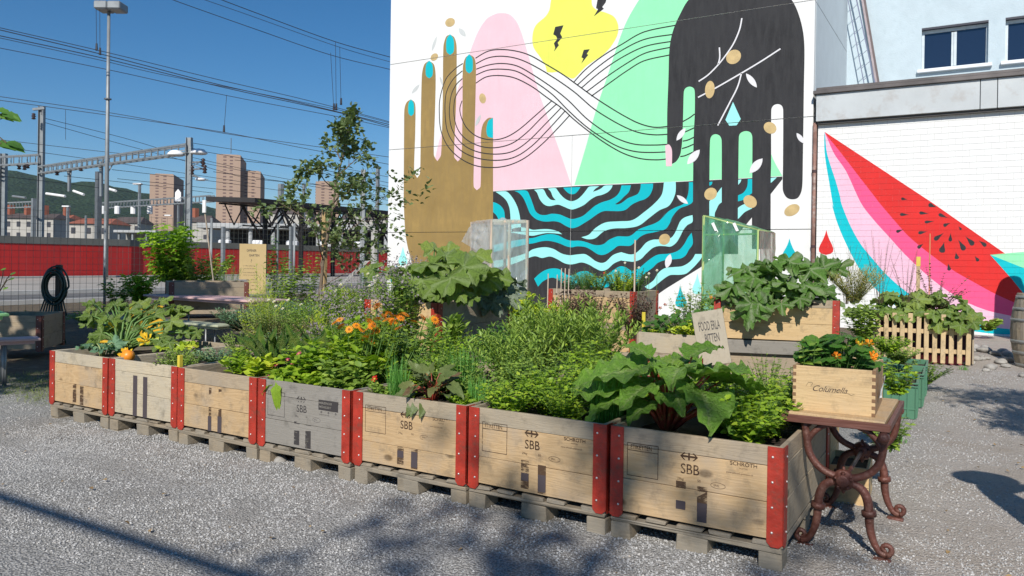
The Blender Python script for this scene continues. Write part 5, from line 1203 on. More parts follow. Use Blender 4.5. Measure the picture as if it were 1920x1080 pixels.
# picket fenced bed
fa = G(1628, 660, .12); fb = G(1818, 688, .0); fa.z = 0; d_ = (fb-fa); L_ = d_.length; a4 = math.atan2(d_.y, d_.x)
pk = thing('picket_bed', 'raised bed boxed in by a light wooden picket fence before the watermelon mural', 'planter', (fa.x, fa.y, 0), a4)
pkm = wood('picket_wood', (.62, .46, .26), (.50, .35, .18), 2, (.50, .40, .27), .12, False); npk = 13
hts = []
for i in range(npk):
    x = i*(L_-.05)/(npk-1); hgt = (.70 if i % 2 else .665)+rnd.uniform(-.012, .012); ww = .058
    q = MB(); q.cbox(x, x+ww, -.022, 0, .03, hgt, .004, Matrix.Rotation(rnd.uniform(-.008, .008), 4, 'Y')); q.build('picket', pkm, pk)
for z in (.16, .42): q = MB(); q.cbox(0, L_, .001, .03, z, z+.06, .004); q.build('rail', pkm, pk)
for k in range(6):
    q = MB(); q.cbox(L_+.03, L_+.052, .05+k*.12, .14+k*.12, .03, .68, .004); q.build('picket', wF[0]['shade'], pk)
q = MB(); q.cbox(.05, L_, .12, .72, 0, .12, .01); q.build('inner_base', plain('faded_red', (.42, .07, .08)), pk)
q = MB(); q.box(.08, L_-.02, .16, .68, .12, .62); q.build('sack', plain('dark_mesh', (.075, .030, .045), .9, 0, .3, 10), pk)
for (x, yt, Z, w_, l, mt) in ((1722, 482, 12.6, .055, 'thick pale stake with a yellow tip in the picket bed', pkm), (1743, 438, 12.8, .018, 'thin orange cane in the picket bed', plain('cane_orange', (.55, .22, .10)))):
    p = DG(x, Z); zt = DD(x, yt, Z).z; o = thing('stake', l, 'stake', (p.x, p.y, .5)); q = MB(); q.cbox(-w_/2, w_/2, -w_/2, w_/2, 0, zt-.5, .004); q.build('shaft', mt, o)
    if w_ > .05: q = MB(); q.cbox(-w_/2-.003, w_/2+.003, -w_/2-.003, w_/2+.003, zt-.5-.15, zt-.495, .003); q.build('tip', plain('tip_yellow', (.66, .50, .08)), o)
# barrel
bp_ = G(1912, 690); br2 = thing('wine_barrel', 'weathered wooden barrel with metal hoops standing in front of the watermelon mural', 'barrel', (bp_.x+.25, bp_.y+.25, 0))
bwood = wood('barrel_wood', (.40, .32, .22), (.25, .19, .12), 2, (.30, .26, .21), .4); hoop = plain('hoop_metal', (.34, .34, .33), .5, .5, .2, 4); H_b = 1.0
def bprof(z): return .285+.075*math.sin(math.pi*z/H_b)
ns = 24
for k in range(ns):
    a0 = 2*math.pi*k/ns+.006; a1 = 2*math.pi*(k+1)/ns-.006; q = MB(); vs = []; nz_ = 8
    for i in range(nz_+1):
        z = H_b*i/nz_; r = bprof(z)
        for aa, rr in ((a0, r), ((a0+a1)/2, r+.003), (a1, r), (a1, r-.025), (a0, r-.025)): vs.append((rr*math.cos(aa), rr*math.sin(aa), z))
    f = [(i*5+j, i*5+(j+1) % 5, (i+1)*5+(j+1) % 5, (i+1)*5+j) for i in range(nz_) for j in range(5)]+[(4, 3, 2, 1, 0), tuple(nz_*5+j for j in range(5))]
    q.poly(vs, f); q.build('stave', bwood, br2)
for z in (.03, .20, .35, .64, .79, .95):
    q = MB(); q.lathe([(bprof(z-.02)-.004, z-.022), (bprof(z-.02)+.006, z-.022), (bprof(z+.02)+.006, z+.022), (bprof(z+.02)-.004, z+.022)], 36); q.build('hoop', hoop, br2, True)
q = MB(); q.lathe([(.01, .92), (.27, .92), (.27, .93), (.01, .93)], 24); q.build('soil', soilm, br2)
an_ = math.atan2(-br2.location.y, -br2.location.x)+.22
q = MB(); q.lathe([(.004, 0), (.030, 0), (.033, .004), (.004, .006)], 14, c=((bprof(.53)+.002)*math.cos(an_), (bprof(.53)+.002)*math.sin(an_), .55), M=Matrix.Rotation(an_, 4, 'Z') @ Matrix.Rotation(R(90), 4, 'Y')); q.build('bung_hole', plain('hole_dark', (.01, .008, .006), 1), br2)
# ------------------------------------------------------------------ plastic shelters
def film(name, col, alpha, rough=.15):
    t = NT(name); v = t.coord(); n = t.noise(t.mapping(v, (1, 1, .5)), 2.2, 4, .5, 2.5); n2 = t.noise(t.mapping(v, (3, 3, .6)), 4, 4)
    gl = t.n('ShaderNodeBsdfGlossy'); gl.inputs['Roughness'].default_value = rough; gl.inputs[0].default_value = (.8, .8, .8, 1)
    df = t.pbr(t.mix(n, col, tuple(min(1, x*1.35+.05) for x in col)), .3, 0, .6); nm = t.bump(n, .9, .05); t.l(nm, gl.inputs['Normal']); t.l(nm, df.inputs['Normal'])
    tl = t.n('ShaderNodeBsdfTranslucent'); tl.inputs[0].default_value = tuple(min(1, x*1.2) for x in col)+(1,)
    tr = t.n('ShaderNodeBsdfTransparent'); tr.inputs[0].default_value = tuple(min(1, .55+x*.6) for x in col)+(1,)
    a = t.n('ShaderNodeMixShader'); a.inputs[0].default_value = .55; t.l(df.outputs[0], a.inputs[1]); t.l(tl.outputs[0], a.inputs[2])
    b = t.n('ShaderNodeMixShader'); t.l(t.ramp(n2, [(.3, (alpha*.7,)*3), (.7, (min(1, alpha*1.4),)*3)]), b.inputs[0]); t.l(tr.outputs[0], b.inputs[1]); t.l(a.outputs[0], b.inputs[2])
    c = t.n('ShaderNodeMixShader'); c.inputs[0].default_value = .07; t.l(b.outputs[0], c.inputs[1]); t.l(gl.outputs[0], c.inputs[2])
    return t.out(c)
def sheet(root, name, P, mat, n=14, amp=.012, seed=0):
    A, B, C_, D_ = [Vector(p) for p in P]; nn = (B-A).cross(D_-A).normalized(); q = MB(); vs = []
    for j in range(n+1):
        for i in range(n+1):
            u, v = i/n, j/n; p = A.lerp(B, u).lerp(D_.lerp(C_, u), v); e = math.sin(math.pi*u)*math.sin(math.pi*v)
            vs.append(p+nn*amp*(noise.noise(Vector((u*5+seed, v*4, seed)))*1.4*e+.3*noise.noise(Vector((u*13, v*11, seed+3)))))
    q.poly(vs, [(j*(n+1)+i, j*(n+1)+i+1, (j+1)*(n+1)+i+1, (j+1)*(n+1)+i) for j in range(n) for i in range(n)]); return q.build(name, mat, root, True)
stick = plain('shelter_stick', (.52, .42, .33), .7, 0, .1, 6); gstick = plain('green_stick', (.36, .44, .16), .6, 0, .1, 5)
Zc = 11.2; f0 = DG(921, Zc, .1); f1 = DG(988, Zc, .1); s1 = DG(884, Zc+.75, .1)
ztop = DD(921, 412, Zc).z; cl = thing('plastic_shelter', 'clear plastic covered tomato shelter on a stick frame before the wave mural', 'shelter', (f0.x, f0.y, .1))
L0 = Vector((0, 0, 0)); X_ = f1-f0; Y_ = s1-f0; h_ = ztop-.1; U = Vector((0, 0, 1))
clear = film('clear_film', (.80, .82, .80), .40)
clear2 = film('clear_film_front', (.62, .74, .72), .40)
for a, b in ((0, 0), (1, 0), (0, 1), (1, 1), (.5, 0)):
    q = MB(); c = X_*a+Y_*b; q.beam(c, c+U*h_, .035); q.build('upright', stick, cl)
for a, b in ((L0, X_), (L0, Y_), (X_, X_+Y_), (Y_, X_+Y_)): q = MB(); q.beam(a+U*(h_-.02), b+U*(h_-.02), .035); q.build('top_bar', stick, cl)
sheet(cl, 'plastic_film', (L0-Y_*.03, X_-Y_*.03, X_-Y_*.03+U*h_, L0-Y_*.03+U*h_), clear2, 24, .08, seed=1); sheet(cl, 'plastic_film', (Y_*1.0-X_*.02, L0-X_*.02, L0-X_*.02+U*h_, Y_-X_*.02+U*h_), clear, 14, .05, seed=5)
sheet(cl, 'plastic_film', (Y_*1.03, X_+Y_*1.03, X_+Y_*1.03+U*h_, Y_*1.03+U*h_), clear, seed=3); sheet(cl, 'roof_film', (U*(h_+.01), X_+U*(h_+.01), X_+Y_+U*(h_+.01), Y_+U*(h_+.01)), clear, 12, .05, seed=9)
sheet(cl, 'hanging_film', (Y_*.98-X_*.03+U*(h_-.02), L0-X_*.04-Y_*.03+U*(h_+.0), L0-X_*.10-Y_*.05+U*(h_-.55), Y_*1.25-X_*.18+U*(h_-.30)), film('flap_film', (.86, .86, .85), .45), 14, .08, seed=12)
Zg = 12.2; g0 = DG(1318, Zg, .1); g1 = DG(1420, Zg-.1, .1); gs = DG(1450, Zg+.9, .1); hg = DD(1318, 405, Zg).z-.1; hgr = DD(1422, 432, Zg).z-.1
gr_ = thing('plastic_shelter', 'green plastic covered shelter on a pole frame beside the zucchini crate', 'shelter', (g0.x, g0.y, .1)); X_ = g1-g0; Y_ = gs-g1; green = film('green_film', (.20, .55, .33), .42); green2 = film('green_roof_film', (.20, .50, .28), .60)
for c, hh in ((L0, hg), (X_, hgr), (Y_, hg), (X_+Y_, hgr)): q = MB(); q.tube([c, c+U*hh], .020, 8); q.build('upright', gstick, gr_, True)
for a, b in ((U*(hg-.30), X_+U*(hgr-.06)), (U*hg, X_+U*hgr), (Y_+U*hg, X_+Y_+U*hgr), (U*hg, Y_+U*hg), (X_+U*hgr, X_+Y_+U*hgr)): q = MB(); q.tube([a, b], .015, 8); q.build('bar', gstick, gr_, True)
o_ = -Y_.normalized()*.03
sheet(gr_, 'plastic_film', (L0+o_, X_+o_, X_+U*hgr+o_, U*hg+o_), green, 26, .14, seed=2); sheet(gr_, 'roof_film', (U*(hg+.02), X_+U*(hgr+.02), X_+Y_+U*(hgr+.02), Y_+U*(hg+.02)), green2, seed=4, amp=.04)
sheet(gr_, 'plastic_film', (X_+X_.normalized()*.03, X_+Y_+X_.normalized()*.03, X_+Y_+U*hgr+X_.normalized()*.03, X_+U*hgr+X_.normalized()*.03), film('brown_film', (.50, .48, .40), .7), 20, .09, seed=6)
sheet(gr_, 'plastic_film', (L0, Y_, Y_+U*hg, U*hg), green, seed=8, amp=.03)
for u, v in ((.16, .88), (.55, .90)):
    c = U*hg*.94+X_*u+o_*2; q = MB(); q.poly([c, c+X_*.07+U*.0-U*.12, c+X_*.12-U*.11, c+X_*.05+U*.02], [(0, 1, 2, 3)]); q.build('tape', wht, gr_)
# ------------------------------------------------------------------ seating at the left
pw = plain('pink_paint', (.62, .40, .38), .5, 0, .06, 3); pwd = plain('dark_underside', (.03, .03, .045), .7); yl = plain('yellow_plastic', (.62, .36, .02), .45, 0, .08, 4); lg = plain('leg_steel', (.30, .31, .31), .5, .6)
def beer_table(label, A, B, w, h, top, name='folding_table', cat='table'):
    A = Vector(A); B = Vector(B); d = (B-A); L = d.length; o = thing(name, label, cat, (A.x, A.y, 0), math.atan2(d.y, d.x))
    q = MB(); q.cbox(0, L, 0, w, h-.028, h, .006); q.build('top' if cat == 'table' else 'seat', top, o)
    q = MB(); q.cbox(.05, L-.05, .04, w-.04, h-.06, h-.029, .004); q.build('underframe', top, o)
    for x in (.3, L-.3):
        for y in (.06, w-.06): q = MB(); q.tube([(x, y, 0), (x, y, h-.06)], .012, 8); q.build('leg', lg, o, True)
    return o
A = G(268, 552, .76); B = G(474, 564, .76); A.z = B.z = 0
beer_table('long pale pink folding table behind the zucchini plants', A, B, .62, .76, pw)
d_ = (B-A).normalized(); nrm = Vector((-d_.y, d_.x, 0))
bb = A-nrm*.55; beer_table('pale bench in front of the long pink table', bb+d_*.2, B-nrm*.55, .26, .47, plain('bench_paint', (.45, .47, .32), .5), 'bench', 'bench')
A2_ = G(-60, 640, .47); B2_ = G(77, 634, .47); A2_.z = B2_.z = 0
beer_table('pale pink bench at the left edge', A2_, B2_, .28, .47, pw, 'bench', 'bench')
A3_ = G(-120, 592, .76); B3_ = G(18, 588, .76); A3_.z = B3_.z = 0
beer_table('light green table end at the left edge', A3_, B3_, .5, .76, plain('green_paint', (.25, .50, .20), .5))
c = G(213, 590, .72); ch = thing('yellow_chair', 'yellow plastic chair half hidden behind the zucchini leaves', 'chair', (c.x, c.y+.2, 0), .3)
q = MB(); q.cbox(-.22, .22, -.22, .22, .42, .45, .01); q.build('seat', yl, ch); q = MB(); q.cbox(-.22, .22, .2, .23, .48, .80, .012); q.build('backrest', yl, ch)
for x in (-.19, .19):
    for y in (-.19, .19): q = MB(); q.tube([(x, y, 0), (x, y, .43)], .013, 8); q.build('leg', lg, ch, True)
# hose reel
c = DG(108, 11.5); hr = thing('hose_reel', 'coil of dark green garden hose hung on a post at the left', 'hose', (c.x, c.y, 0), YAW)
hs = plain('hose_green', (.012, .035, .025), .35, 0, .2, 6)
q = MB(); P = []
for i in range(9*24): 
    an_ = i/24*2*math.pi; r = .115+.012*math.sin(i*.17)+.010*(i//24); P.append((r*math.cos(an_)*.95, -.05-.016*(i//24 % 4)+.008*math.sin(i*.3), .86+r*1.45*math.sin(an_)))
q.tube(P, .014, 6); q.build('hose', hs, hr, True)
for k in range(10):
    q = MB(); q.tube([(-.15+.03*k, -.06, .66), (-.20+.05*k, -.1-.01*k, .45), (.14-.035*k, -.08, .2+.02*k), (.22-.05*k, -.15, .03)], .012, 6); q.build('hose', hs, hr, True)
q = MB(); q.cbox(-.04, .04, 0, .08, 0, 1.18, .01); q.build('post', plain('dark_post', (.04, .03, .025)), hr)
# dark crates in the shade at the left and beside the climber
def oldcrate(label, px0, px1, ytop, zt, base):
    A = G(px0, ytop, zt); B = G(px1, ytop, zt); d = B-A; w = d.length
    crate(label, (A.x, A.y, base), math.atan2(d.y, d.x), w=w, d=.8, h=zt-base, front='top', side='top', top='top', iron=plain('rust_iron', (.16, .05, .035), .6, 0, .2), group='old dark crates by the seating')
oldcrate('old dark planter crate behind the long pink table', 318, 466, 529, .95, .53)
oldcrate('old dark planter crate frame below the climbing plant', 320, 464, 552, .52, .10)
oldcrate('old dark crate in the shade behind the left bench', -40, 78, 592, .55, .12)
# ------------------------------------------------------------------ plants
RS = np.random.RandomState(11)
def tri(fs):
    o = []
    for f in fs:
        for i in range(1, len(f)-1): o.append((f[0], f[i], f[i+1]))
    return np.array(o)
def T_blade(w=.25, fold=.12, droop=.25, n=3):            # lance leaf, length 1 along +Y
    V = [(0, 0, 0)]; F = []
    for i in range(1, n):
        t = i/n; ww = w/2*math.sin(math.pi*t**.8); z = -droop*t*t
        V += [(-ww, t, z+fold*ww*2), (0, t, z), (ww, t, z+fold*ww*2)]
    V.append((0, 1, -droop)); k = len(V)-1
    F += [(0, 2, 1), (0, 3, 2)]
    for i in range(n-2):
        a = 1+3*i; F += [(a, a+1, a+4, a+3), (a+1, a+2, a+5, a+4)]
    a = 1+3*(n-2); F += [(a, a+1, k), (a+1, a+2, k)]
    return np.array(V, float), tri(F), np.zeros(len(V))
def T_outline(pts, cup=.1, droop=.2, seed=0):             # simple leaf from a half outline [(x, y)], folded on the midrib
    n = len(pts); V = [(0, 0, 0)]; F = []
    for x, y in pts: V += [(-x, y, cup*x*1.6-droop*y*y), (0, y, -droop*y*y), (x, y, cup*x*1.6-droop*y*y)]
    V.append((0, 1, -droop)); k = len(V)-1; F += [(0, 2, 1), (0, 3, 2)]
    for i in range(n-1):
        a = 1+3*i; F += [(a, a+1, a+4, a+3), (a+1, a+2, a+5, a+4)]
    a = 1+3*(n-1); F += [(a, a+1, k), (a+1, a+2, k)]
    return np.array(V, float), tri(F), np.zeros(len(V))
def T_polar(rf, n=40, rings=4, cup=.12, ruf=.04, seed=0, veins=5, notch=0, py=.0):
    # broad leaf with the stalk at the origin; r(theta); theta=0 along +Y; vein relief
    V = [(0, 0, 0)]; vn = [1.0]; F = []; r_ = random.Random(seed)
    for j in range(1, rings+1):
        t = j/rings
        for i in range(n):
            th = 2*math.pi*i/n; r = rf(th)*t
            x = r*math.sin(th); y = r*math.cos(th)
            vv = max(0, math.cos(th*veins/2*2) if False else 0)
            # distance to the nearest main vein
            k = min(abs(((th-a+math.pi) % (2*math.pi))-math.pi) for a in [2*math.pi*q/veins for q in range(veins)])
            v = max(0, 1-k/(.16/(t+.15)))
            z = cup*r*r*(-1) + ruf*math.sin(th*9+seed)*t*t*1.0 + ruf*.8*noise.noise(Vector((x*4, y*4, seed))) - .03*v
            V.append((x, y+py, z)); vn.append(v)
    for i in range(n): F.append((0, 1+(i+1) % n, 1+i))
    for j in range(rings-1):
        for i in range(n):
            a = 1+j*n+i; b = 1+j*n+(i+1) % n; F.append((a, b, b+n, a+n))
    return np.array(V, float), tri(F), np.array(vn)
def r_squash(deep=.32, teeth=.035, lobes=5):
    def f(th):
        a = ((th+math.pi) % (2*math.pi))-math.pi
        r = .50+.10*math.cos(a)*.6
        r *= (1-deep*.5*(1-math.cos(a*lobes*1.0))*(1 if abs(a) < 2.6 else .4)) if deep else 1
        if abs(a) > 2.75: r *= .25+.75*max(0, (math.pi-abs(a))*0)
        return r*(1+teeth*math.sin(a*23)+teeth*.6*math.sin(a*37+1))
    return f
def T_grid(w, seed=0, nu=14, nv=10, wave=.07, ribs=True, droop=.35, cup=.25, base=.0):   # big heart shaped rhubarb leaf
    V = []; vn = []; F = []
    for j in range(nu+1):
        t = j/nu; ww = w/2*(math.sin(math.pi*min(1, t**.62))**.75 if 0 < t < 1 else .02)*(1.05-.25*t)
        for i in range(nv+1):
            s = -1+2*i/nv; x = ww*s; yb = t+(-.16*abs(s)**1.5*(1-t)**2*1.4)
            edge = abs(s)**3
            rib = abs(math.sin((t*1.0-abs(s)*.33)*math.pi*6)) if ribs else 1
            z = -droop*t*t + cup*ww*abs(s)**1.4 + wave*edge*(math.sin(t*27+seed+(2 if s > 0 else 0))+.8*math.sin(t*11+seed*3))+.030*noise.noise(Vector((x*13, t*13, seed)))*(.3+abs(s))+.022*noise.noise(Vector((x*24, t*24, seed+5))) + .034*rib*(1-abs(s)*.3)+wave*.35*noise.noise(Vector((x*5, t*5, seed)))
            if abs(s) < .01: z -= .02
            V.append((x*(1+.03*math.sin(t*31+seed)), yb, z)); vn.append(max(1-abs(s)*nv*.5, .8*max(0, 1-rib*2.2)))
    m_ = nv+1
    for j in range(nu):
        for i in range(nv): F.append((j*m_+i, j*m_+i+1, (j+1)*m_+i+1, (j+1)*m_+i))
    return np.array(V, float), tri(F), np.array(vn)
BL = T_blade(.22, .15, .2); BLN = T_blade(.10, .1, .3); BLW = T_blade(.34, .2, .3)
OV = T_outline([(.20, .14), (.31, .38), (.24, .68)], .18, .18); OVS = T_outline([(.28, .18), (.36, .5)], .2, .12)
OVT = T_outline([(.2, .12), (.16, .2), (.33, .32), (.26, .42), (.34, .55), (.2, .7), (.22, .78)], .15, .2)   # toothed
RD = T_polar(lambda th: .5*(1+.04*math.sin(th*7)), 10, 1, .35, .02)
RD2 = T_polar(lambda th: .5*(1+.05*math.sin(th*5)), 16, 2, .3, .03, 3)
SQ = [T_polar(r_squash(.26, .05), 60, 5, .45, .075, s, 5) for s in range(3)]
ZU = [T_polar(r_squash(.50, .085), 66, 5, .35, .085, s+7, 5) for s in range(3)]
VN = [T_polar(r_squash(.5, .05), 40, 3, .3, .04, s+17, 5) for s in range(2)]
RH = [T_grid(.80+.1*s, s*2.1, 24, 14, .055, True, .28) for s in range(4)]
CH = [T_grid(.36, 3+s, 8, 4, .05, True, .5, .2) for s in range(2)]
SRL = [T_grid(.62, 5+s, 10, 6, .05, True, .35, .2) for s in range(3)]
class Fol:
    def __init__(s): s.V = []; s.T = []; s.A = []; s.n = 0; s.c = 0
    def add(s, tm, M, P, r=None):
        V, T, _ = tm; n = len(P); 
        W = np.einsum('nij,vj->nvi', M, V)+P[:, None, :]; k = len(V)
        s.V.append(W.reshape(-1, 3)); s.T.append((T[None]+(s.n+np.arange(n)*k)[:, None, None]).reshape(-1, 3))
        r = RS.rand(n) if r is None else r; s.A.append(np.repeat(r, k)); s.n += n*k; s.c += n
    def build(s, name, mat, parent, label=None):
        if not s.V: return
        o = link(name, np_mesh(name, np.concatenate(s.V), np.concatenate(s.T), mat, {'rnd': np.concatenate(s.A)}), parent); o['kind'] = 'stuff'
        if label: o['label'] = label
        return o
def frames(D, N, S):                                      # leaf axes from direction D, up hint N, size S
    D = D/np.linalg.norm(D, axis=1, keepdims=True); X = np.cross(D, N); L = np.linalg.norm(X, axis=1, keepdims=True); L[L < 1e-6] = 1; X /= L; Z = np.cross(X, D)
    return np.stack([X, D, Z], 2)*np.asarray(S).reshape(-1, 1, 1)
def stems(n, H, R_, lean=(0, 0), base_r=.03, curve=1.4, hv=.25, rng=RS):
    a = rng.rand(n)*2*math.pi; rr = R_*np.sqrt(rng.rand(n)); hh = H*(1-hv*rng.rand(n))*(1-.25*(rr/R_)**2)
    b = np.stack([np.cos(a), np.sin(a)], 1)
    return b, rr, hh, np.array(lean), base_r*rng.rand(n)**.5, curve
def stem_pt(S, i, t):
    b, rr, hh, lean, br, cv = S
    return np.array([b[i, 0]*(br[i]+rr[i]*t**cv)+lean[0]*t**1.5, b[i, 1]*(br[i]+rr[i]*t**cv)+lean[1]*t**1.5, hh[i]*t])
def herb(name, label, pos, H, R_, n, tm, L, per, mat, smat, t0=.15, elev=.5, taper=.5, pair=2, cat='plant', group=None, lean=(0, 0), sr=.0022, base_r=.04, curve=1.3, hv=.3, jit=.35, top=None):
    o = thing(name, label, cat, tuple(pos), 0, group)
    S = stems(n, H, R_, lean, base_r, curve, hv); f = Fol(); D = []; P = []; N = []; Z = []
    st_ = MB()
    for i in range(n):
        pts = [stem_pt(S, i, t) for t in (0, .33, .66, 1)]; st_.tube([Vector(p) for p in pts], [sr*1.3, sr, sr*.8, sr*.5], 3, cap=False)
        ph = RS.rand()*6.28
        for k in range(per):
            t = t0+(1-t0)*(k+RS.rand()*.5)/per; p = stem_pt(S, i, t)
            for q in range(pair):
                a = ph+k*2.4 if pair == 1 else ph+(k % 2)*math.pi/2+q*2*math.pi/pair
                a += RS.randn()*jit*.6; e = elev*(.35+.9*t)+RS.randn()*jit*.6
                D.append((math.cos(a)*math.cos(e), math.sin(a)*math.cos(e), math.sin(e))); P.append(p); N.append((RS.randn()*.25, RS.randn()*.25-.15, 1)); Z.append(L*(1-taper*t)*(.7+.5*RS.rand()))
    D, P, N, Z = map(np.array, (D, P, N, Z)); f.add(tm, frames(D, N, Z), P)
    f.build('foliage', mat, o); s_ = st_.build('stems', smat, o); s_['kind'] = 'stuff'
    return o, S
def flower_mesh(key, np_, r, mp, mc, cup=.25, rc=.3):
    if key in FM: return FM[key]
    q = MB()
    for layer, (sc_, off) in enumerate(((1, 0), (.75, .3))):
        for i in range(np_):
            a = 2*math.pi*i/np_+off; w_ = 2*math.pi/np_*.62; c, s = math.cos(a), math.sin(a)
            def pp(rr, da, z): return (rr*math.cos(a+da), rr*math.sin(a+da), z)
            R1 = r*sc_; q.poly([pp(R1*.18, 0, .1*r), pp(R1*.75, -w_*.5, r*cup*(.6+layer*.5)), pp(R1, 0, r*cup*(.8+layer*.5)), pp(R1*.75, w_*.5, r*cup*(.6+layer*.5))], [(0, 1, 2, 3)])
    me = q.mesh('petals', mp); q = MB(); q.lathe([(.01*r, -.05*r), (r*rc, .05*r), (r*rc*.9, .25*r), (.01*r, .32*r)], 8); m2_ = q.mesh('flower_centre', mc); FM[key] = (me, m2_); return FM[key]
FM = {}
def flower(root, key, p, tilt, spin=0):
    me, m2_ = FM[key]; o = link('flower', me, root, tuple(p), (tilt[0], tilt[1], spin)); link('flower_centre', m2_, o); return o
pet_o = leafmat('petal_orange', (.80, .20, .01), (.88, .28, .01), (.9, .36, .02), .25, .6); pet_y = leafmat('petal_yellow', (.85, .50, .02), (.85, .60, .05), None, .25, .6); pet_p = leafmat('petal_pink', (.55, .05, .16), (.70, .10, .26), None, .25, .6); pet_r = leafmat('petal_red', (.50, .02, .01), (.65, .04, .015), None, .2, .6); pet_w = leafmat('petal_white', (.75, .74, .70), (.8, .78, .7), None, .3, .6); pet_v = leafmat('petal_violet', (.19, .155, .185), (.26, .22, .245), (.33, .29, .28), .2, .7)
cen = plain('flower_eye', (.30, .10, .01), .8); ceny = plain('flower_eye_y', (.55, .38, .04), .8)
flower_mesh('cal', 13, .028, pet_o, cen, .12, .28); flower_mesh('nas', 5, .026, pet_o, ceny, .5, .2); flower_mesh('nasy', 5, .026, pet_y, cen, .45, .25); flower_mesh('nasr', 5, .024, pet_r, ceny, .4, .25); flower_mesh('pink', 9, .022, pet_p, ceny, .3, .3); flower_mesh('wht', 6, .02, pet_w, ceny, .3, .3); flower_mesh('zuc', 5, .065, pet_y, ceny, .8, .15); flower_mesh('red', 5, .018, pet_r, ceny, .4, .3)
GM = leafmat('leaf_mid', (0.138, 0.228, 0.037), (0.251, 0.365, 0.059), (0.374, 0.471, 0.085)); GB = leafmat('leaf_bright', (0.178, 0.303, 0.025), (0.296, 0.441, 0.033), (0.436, 0.523, 0.049), .35); GD = leafmat('leaf_dark', (0.053, 0.132, 0.028), (0.106, 0.234, 0.041), (0.171, 0.325, 0.060)); GG = leafmat('leaf_grey', (0.151, 0.186, 0.132), (0.252, 0.288, 0.204), (0.353, 0.372, 0.288), .2, .6)
GBL = leafmat('leaf_bluegreen', (0.091, 0.192, 0.104), (0.182, 0.313, 0.174), (0.274, 0.418, 0.244), .25); GY = leafmat('leaf_yellowgreen', (0.304, 0.435, 0.029), (0.487, 0.580, 0.043), (0.685, 0.652, 0.072), .35); GOL = leafmat('leaf_olive', (0.154, 0.202, 0.054), (0.238, 0.285, 0.083), (0.333, 0.333, 0.143), .25, .6)
GP = leafmat('leaf_purple', (0.084, 0.051, 0.043), (0.152, 0.080, 0.065), (0.152, 0.189, 0.058), .2); GR = leafmat('leaf_redgreen', (0.076, 0.116, 0.036), (0.152, 0.189, 0.058), (0.152, 0.072, 0.051), .25)
GS = leafmat('squash_leaf', (0.152, 0.249, 0.048), (0.243, 0.354, 0.068), (0.357, 0.444, 0.096), .28, .5, (.40, .50, .22)); GSD = leafmat('squash_leaf_deep', (0.099, 0.208, 0.041), (0.154, 0.312, 0.055), (0.263, 0.416, 0.103), .28, .5, (.42, .48, .30)); GRH = leafmat('rhubarb_leaf', (0.150, 0.314, 0.037), (0.246, 0.451, 0.055), (0.342, 0.526, 0.074), .25, .38, (.42, .52, .20)); GCH = leafmat('chard_leaf', (0.038, 0.109, 0.020), (0.091, 0.189, 0.026), None, .25, .35, (.25, .30, .06))
GTI = leafmat('dry_seed', (.25, .20, .10), (.33, .27, .14), (.22, .24, .10), .2, .8); GGR = leafmat('blade_green', (0.091, 0.261, 0.043), (0.152, 0.377, 0.072), (0.228, 0.435, 0.116), .3)
GCL = leafmat('climber_leaf', (0.130, 0.257, 0.022), (0.239, 0.409, 0.029), (0.414, 0.575, 0.036), .4); ART = leafmat('artichoke_leaf', (0.176, 0.228, 0.156), (0.277, 0.336, 0.240), (0.378, 0.420, 0.324), .2, .6, (.35, .4, .3))
S1 = plain('stem_green', (.12, .22, .05), .6, 0, .2, 8); S2 = plain('stem_brown', (.12, .085, .05), .8, 0, .2, 8); S3 = plain('stem_red', (.34, .05, .03), .4, 0, .3, 12, dirt=(.30, .26, .08)); S4 = plain('stem_pale', (.36, .42, .16), .6, 0, .2, 8)
LM = {}
def leafobj(tmk, tms, k, mat, root, p, d, n, size, stalk=None, name='leaf', label=None):
    key = (tmk, k, mat.name)
    if key not in LM: V, T, vn = tms[k]; LM[key] = np_mesh('leaf', V, T, mat, {'vein': vn, 'rnd': np.zeros(len(V))}, True)
    d = Vector(d).normalized(); x = d.cross(Vector(n)).normalized(); z = x.cross(d)
    M = Matrix((x, d, z)).transposed().to_4x4(); o = link(name, LM[key], root); o.matrix_basis = Matrix.Translation(p) @ M @ Matrix.Scale(size, 4)
    if label: o['label'] = label
    return o
def bigplant(name, label, pos, leaves, tmk, tms, mat, smat, sr=.008, group=None, root=None, more=0, bf=.15):
    leaves = list(leaves)+[(a+RS.randn()*.07, b+abs(RS.randn())*.07, max(.02, z-RS.rand()*.09), s*(.6+.35*RS.rand()), yw+RS.randn()*.6, pt-.2+RS.randn()*.3) for _ in range(more) for (a, b, z, s, yw, pt) in leaves]; leaves = [(a, b, z, s, yw, max(-1.25, pt+RS.randn()*.12)) for (a, b, z, s, yw, pt) in leaves]
    # leaves: (dx, dy, z, size, yaw, pitch): petiole from the base to the leaf, then the blade
    o = root or thing(name, label, 'plant', tuple(pos), 0, group)
    for i, (dx, dy, z, s, yaw, pit) in enumerate(leaves):
        p = Vector((dx, dy, z)); b = Vector((dx*bf, dy*bf, 0)); m_ = Vector((dx*.45, dy*.45, z*.7+.02))
        q = MB(); q.tube([Vector(v) for v in (b, b.lerp(m_, .5)+Vector((0, 0, .02)), m_, m_.lerp(p, .55)+Vector((0, 0, .015)), p)], [sr*1.3, sr*1.1, sr, sr*.8, sr*.6], 6); q.build('leaf_stalk', smat, o, True)
        d = (math.sin(yaw)*math.cos(pit), math.cos(yaw)*math.cos(pit), math.sin(pit))
        nn = (RS.randn()*.3+.12, -.45+RS.randn()*.5, 1)
        leafobj(tmk, tms, i % len(tms), mat, o, p, d, nn, s)
    return o
